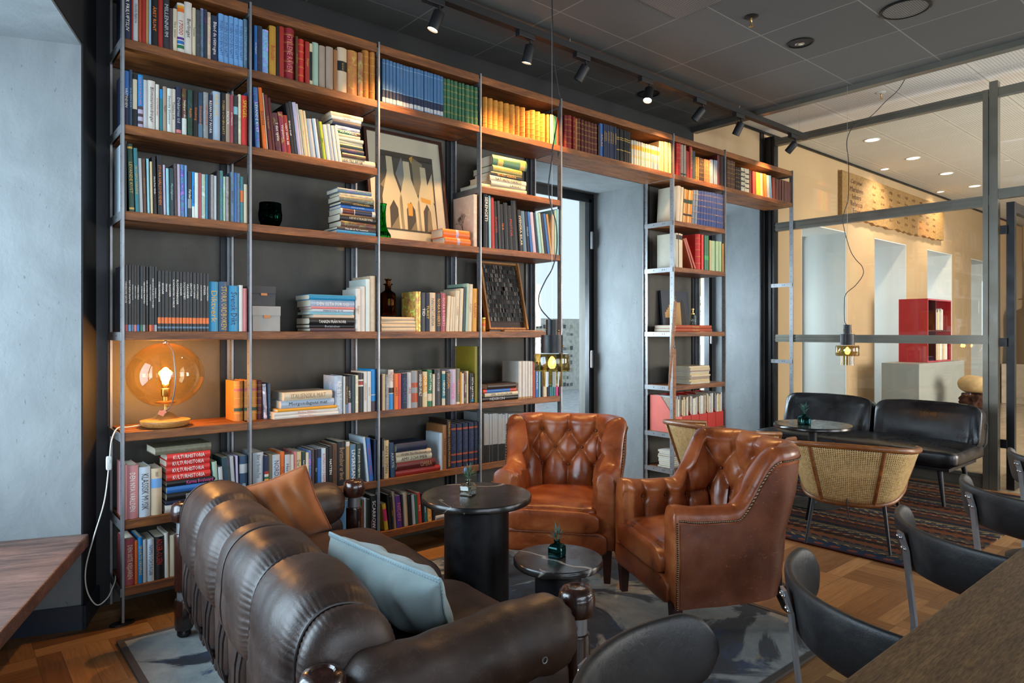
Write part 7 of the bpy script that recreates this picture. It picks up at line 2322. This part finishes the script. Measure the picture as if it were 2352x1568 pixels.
# red magazine files, each holding a few magazines
rn, bn = place_name(5, 5); rg = random.Random(21); mi_ = 0
for k in range(6):
    x0 = 4.630+k*.1225; w = .118; D, Hh = .245, .30; zb = ROW[5]+.0006
    t = thing('magazine_file', '%s red magazine file from the left on the %s of the %s' % (ORD[k+1], rn, bn), 'magazine file', (x0, YF+.012, zb), 0, 'red magazine files behind the armchairs')
    b = MB(); t_ = .002
    side = [(0, 0), (D, 0), (D, Hh), (D*.55, Hh), (0, .13)]
    for xs_ in (0, w-t_): b.ext(side, xs_, xs_+t_, Matrix(((0, 0, 1), (1, 0, 0), (0, 1, 0))))
    b.box2((t_, 0, 0), (w-t_, t_, .13)); b.box2((t_, D-t_, 0), (w-t_, D, Hh)); b.box2((t_, t_, 0), (w-t_, D-t_, t_))
    b.build('case', M['coral'] if k == 0 else M['red_card'], t)
    x = x0+.004
    while x < x0+w-.022:
        mw_ = rg.uniform(.011, .024); h = rg.uniform(.262, .298); c = rg.choice(('greycream', 'cream', 'sand', 'silver', 'white', 'taupe', 'grey'))
        me, rb, tt = book_cover(mw_, .21, h, c, .15, [], 0, 'magazine', M['book']); o = bpy.data.objects.new('magazine', me); C.objects.link(o); o.location = (x+mw_/2, YF+.018+rg.uniform(0, .006), zb+.0025)
        pg = MB(); pg.box2((-mw_/2+tt+.0001, rb+tt+.0004, .0004), (mw_/2-tt-.0001, .2095, h-.0004)); pg.build('page_block', M['pages'], o)
        mi_ += 1
        tag(o, '%s magazine, %s from the left in the red files' % (CNAME[c], ORD[mi_]), 'magazine', 'magazines in the red files'); x += mw_+.0012
# ---------------------------------------------------------------- daylight, fill lamps, camera, world
def area(name, loc, d, sx, sy, power, col):
    L = bpy.data.lights.new(name, 'AREA'); L.shape = 'RECTANGLE'; L.size = sx; L.size_y = sy; L.energy = power; L.color = col
    o = bpy.data.objects.new(name, L); C.objects.link(o); o.location = loc; o.rotation_euler = Vector(d).to_track_quat('-Z', 'Z').to_euler()
    return o
# daylight through the recess window on the left
area('day_left', ML @ Vector((-1.05, .95, 1.5)), -LB, 1.9, 2.0, 125, (.66, .82, 1))
# unseen fill lamps added in the openings behind the camera
area('fill_front_a', (.2, -2.65, 1.6), (0, 1, 0), 4.6, 2.1, 95, (.80, .90, 1))
area('fill_front_b', (5.1, -2.65, 1.6), (0, 1, 0), 2.2, 2.1, 80, (.85, .92, 1))
area('fill_front_c', (9.0, -2.65, 1.6), (0, 1, 0), 2.8, 2.1, 330, (1, .93, .82))
# sky light falling slantwise into each window niche
for k, (x, p_) in enumerate(((3.58, 120), (5.62, 100), (7.62, 22), (9.6, 22), (11.5, 22))):
    area('day_niche', (x, 4.80, 1.5), (.75, -.66, 0), .5, 2.2, p_, (.72, .86, 1))
# even sky; lamps outside the niches carry most of their daylight
w = bpy.data.worlds.new('sky'); bpy.context.scene.world = w; w.use_nodes = True
bg = w.node_tree.nodes['Background']; bg.inputs[0].default_value = (.70, .84, 1, 1); bg.inputs[1].default_value = 1.0
sc = bpy.context.scene
cam = bpy.data.cameras.new('camera'); co = bpy.data.objects.new('camera', cam); C.objects.link(co)
co.location = (0, 0, 1.3); co.rotation_euler = (R(90), 0, R(-40.2))
cam.sensor_width = 36; cam.lens = 36*1553/2352; cam.shift_y = -22/2352; cam.clip_start = .05; cam.clip_end = 200
sc.camera = co
sc.view_settings.view_transform = 'Standard'; sc.view_settings.look = 'None'; sc.view_settings.gamma = 1; sc.view_settings.use_curve_mapping = False
sc.view_settings.exposure = 0.42
cy = sc.cycles
cy.max_bounces = 6; cy.diffuse_bounces = 3; cy.glossy_bounces = 3; cy.transmission_bounces = 6; cy.transparent_max_bounces = 12
cy.caustics_reflective = False; cy.caustics_refractive = False; cy.sample_clamp_indirect = 6
cy.use_adaptive_sampling = True; cy.adaptive_threshold = .03
try: cy.use_denoising = True
except Exception: pass
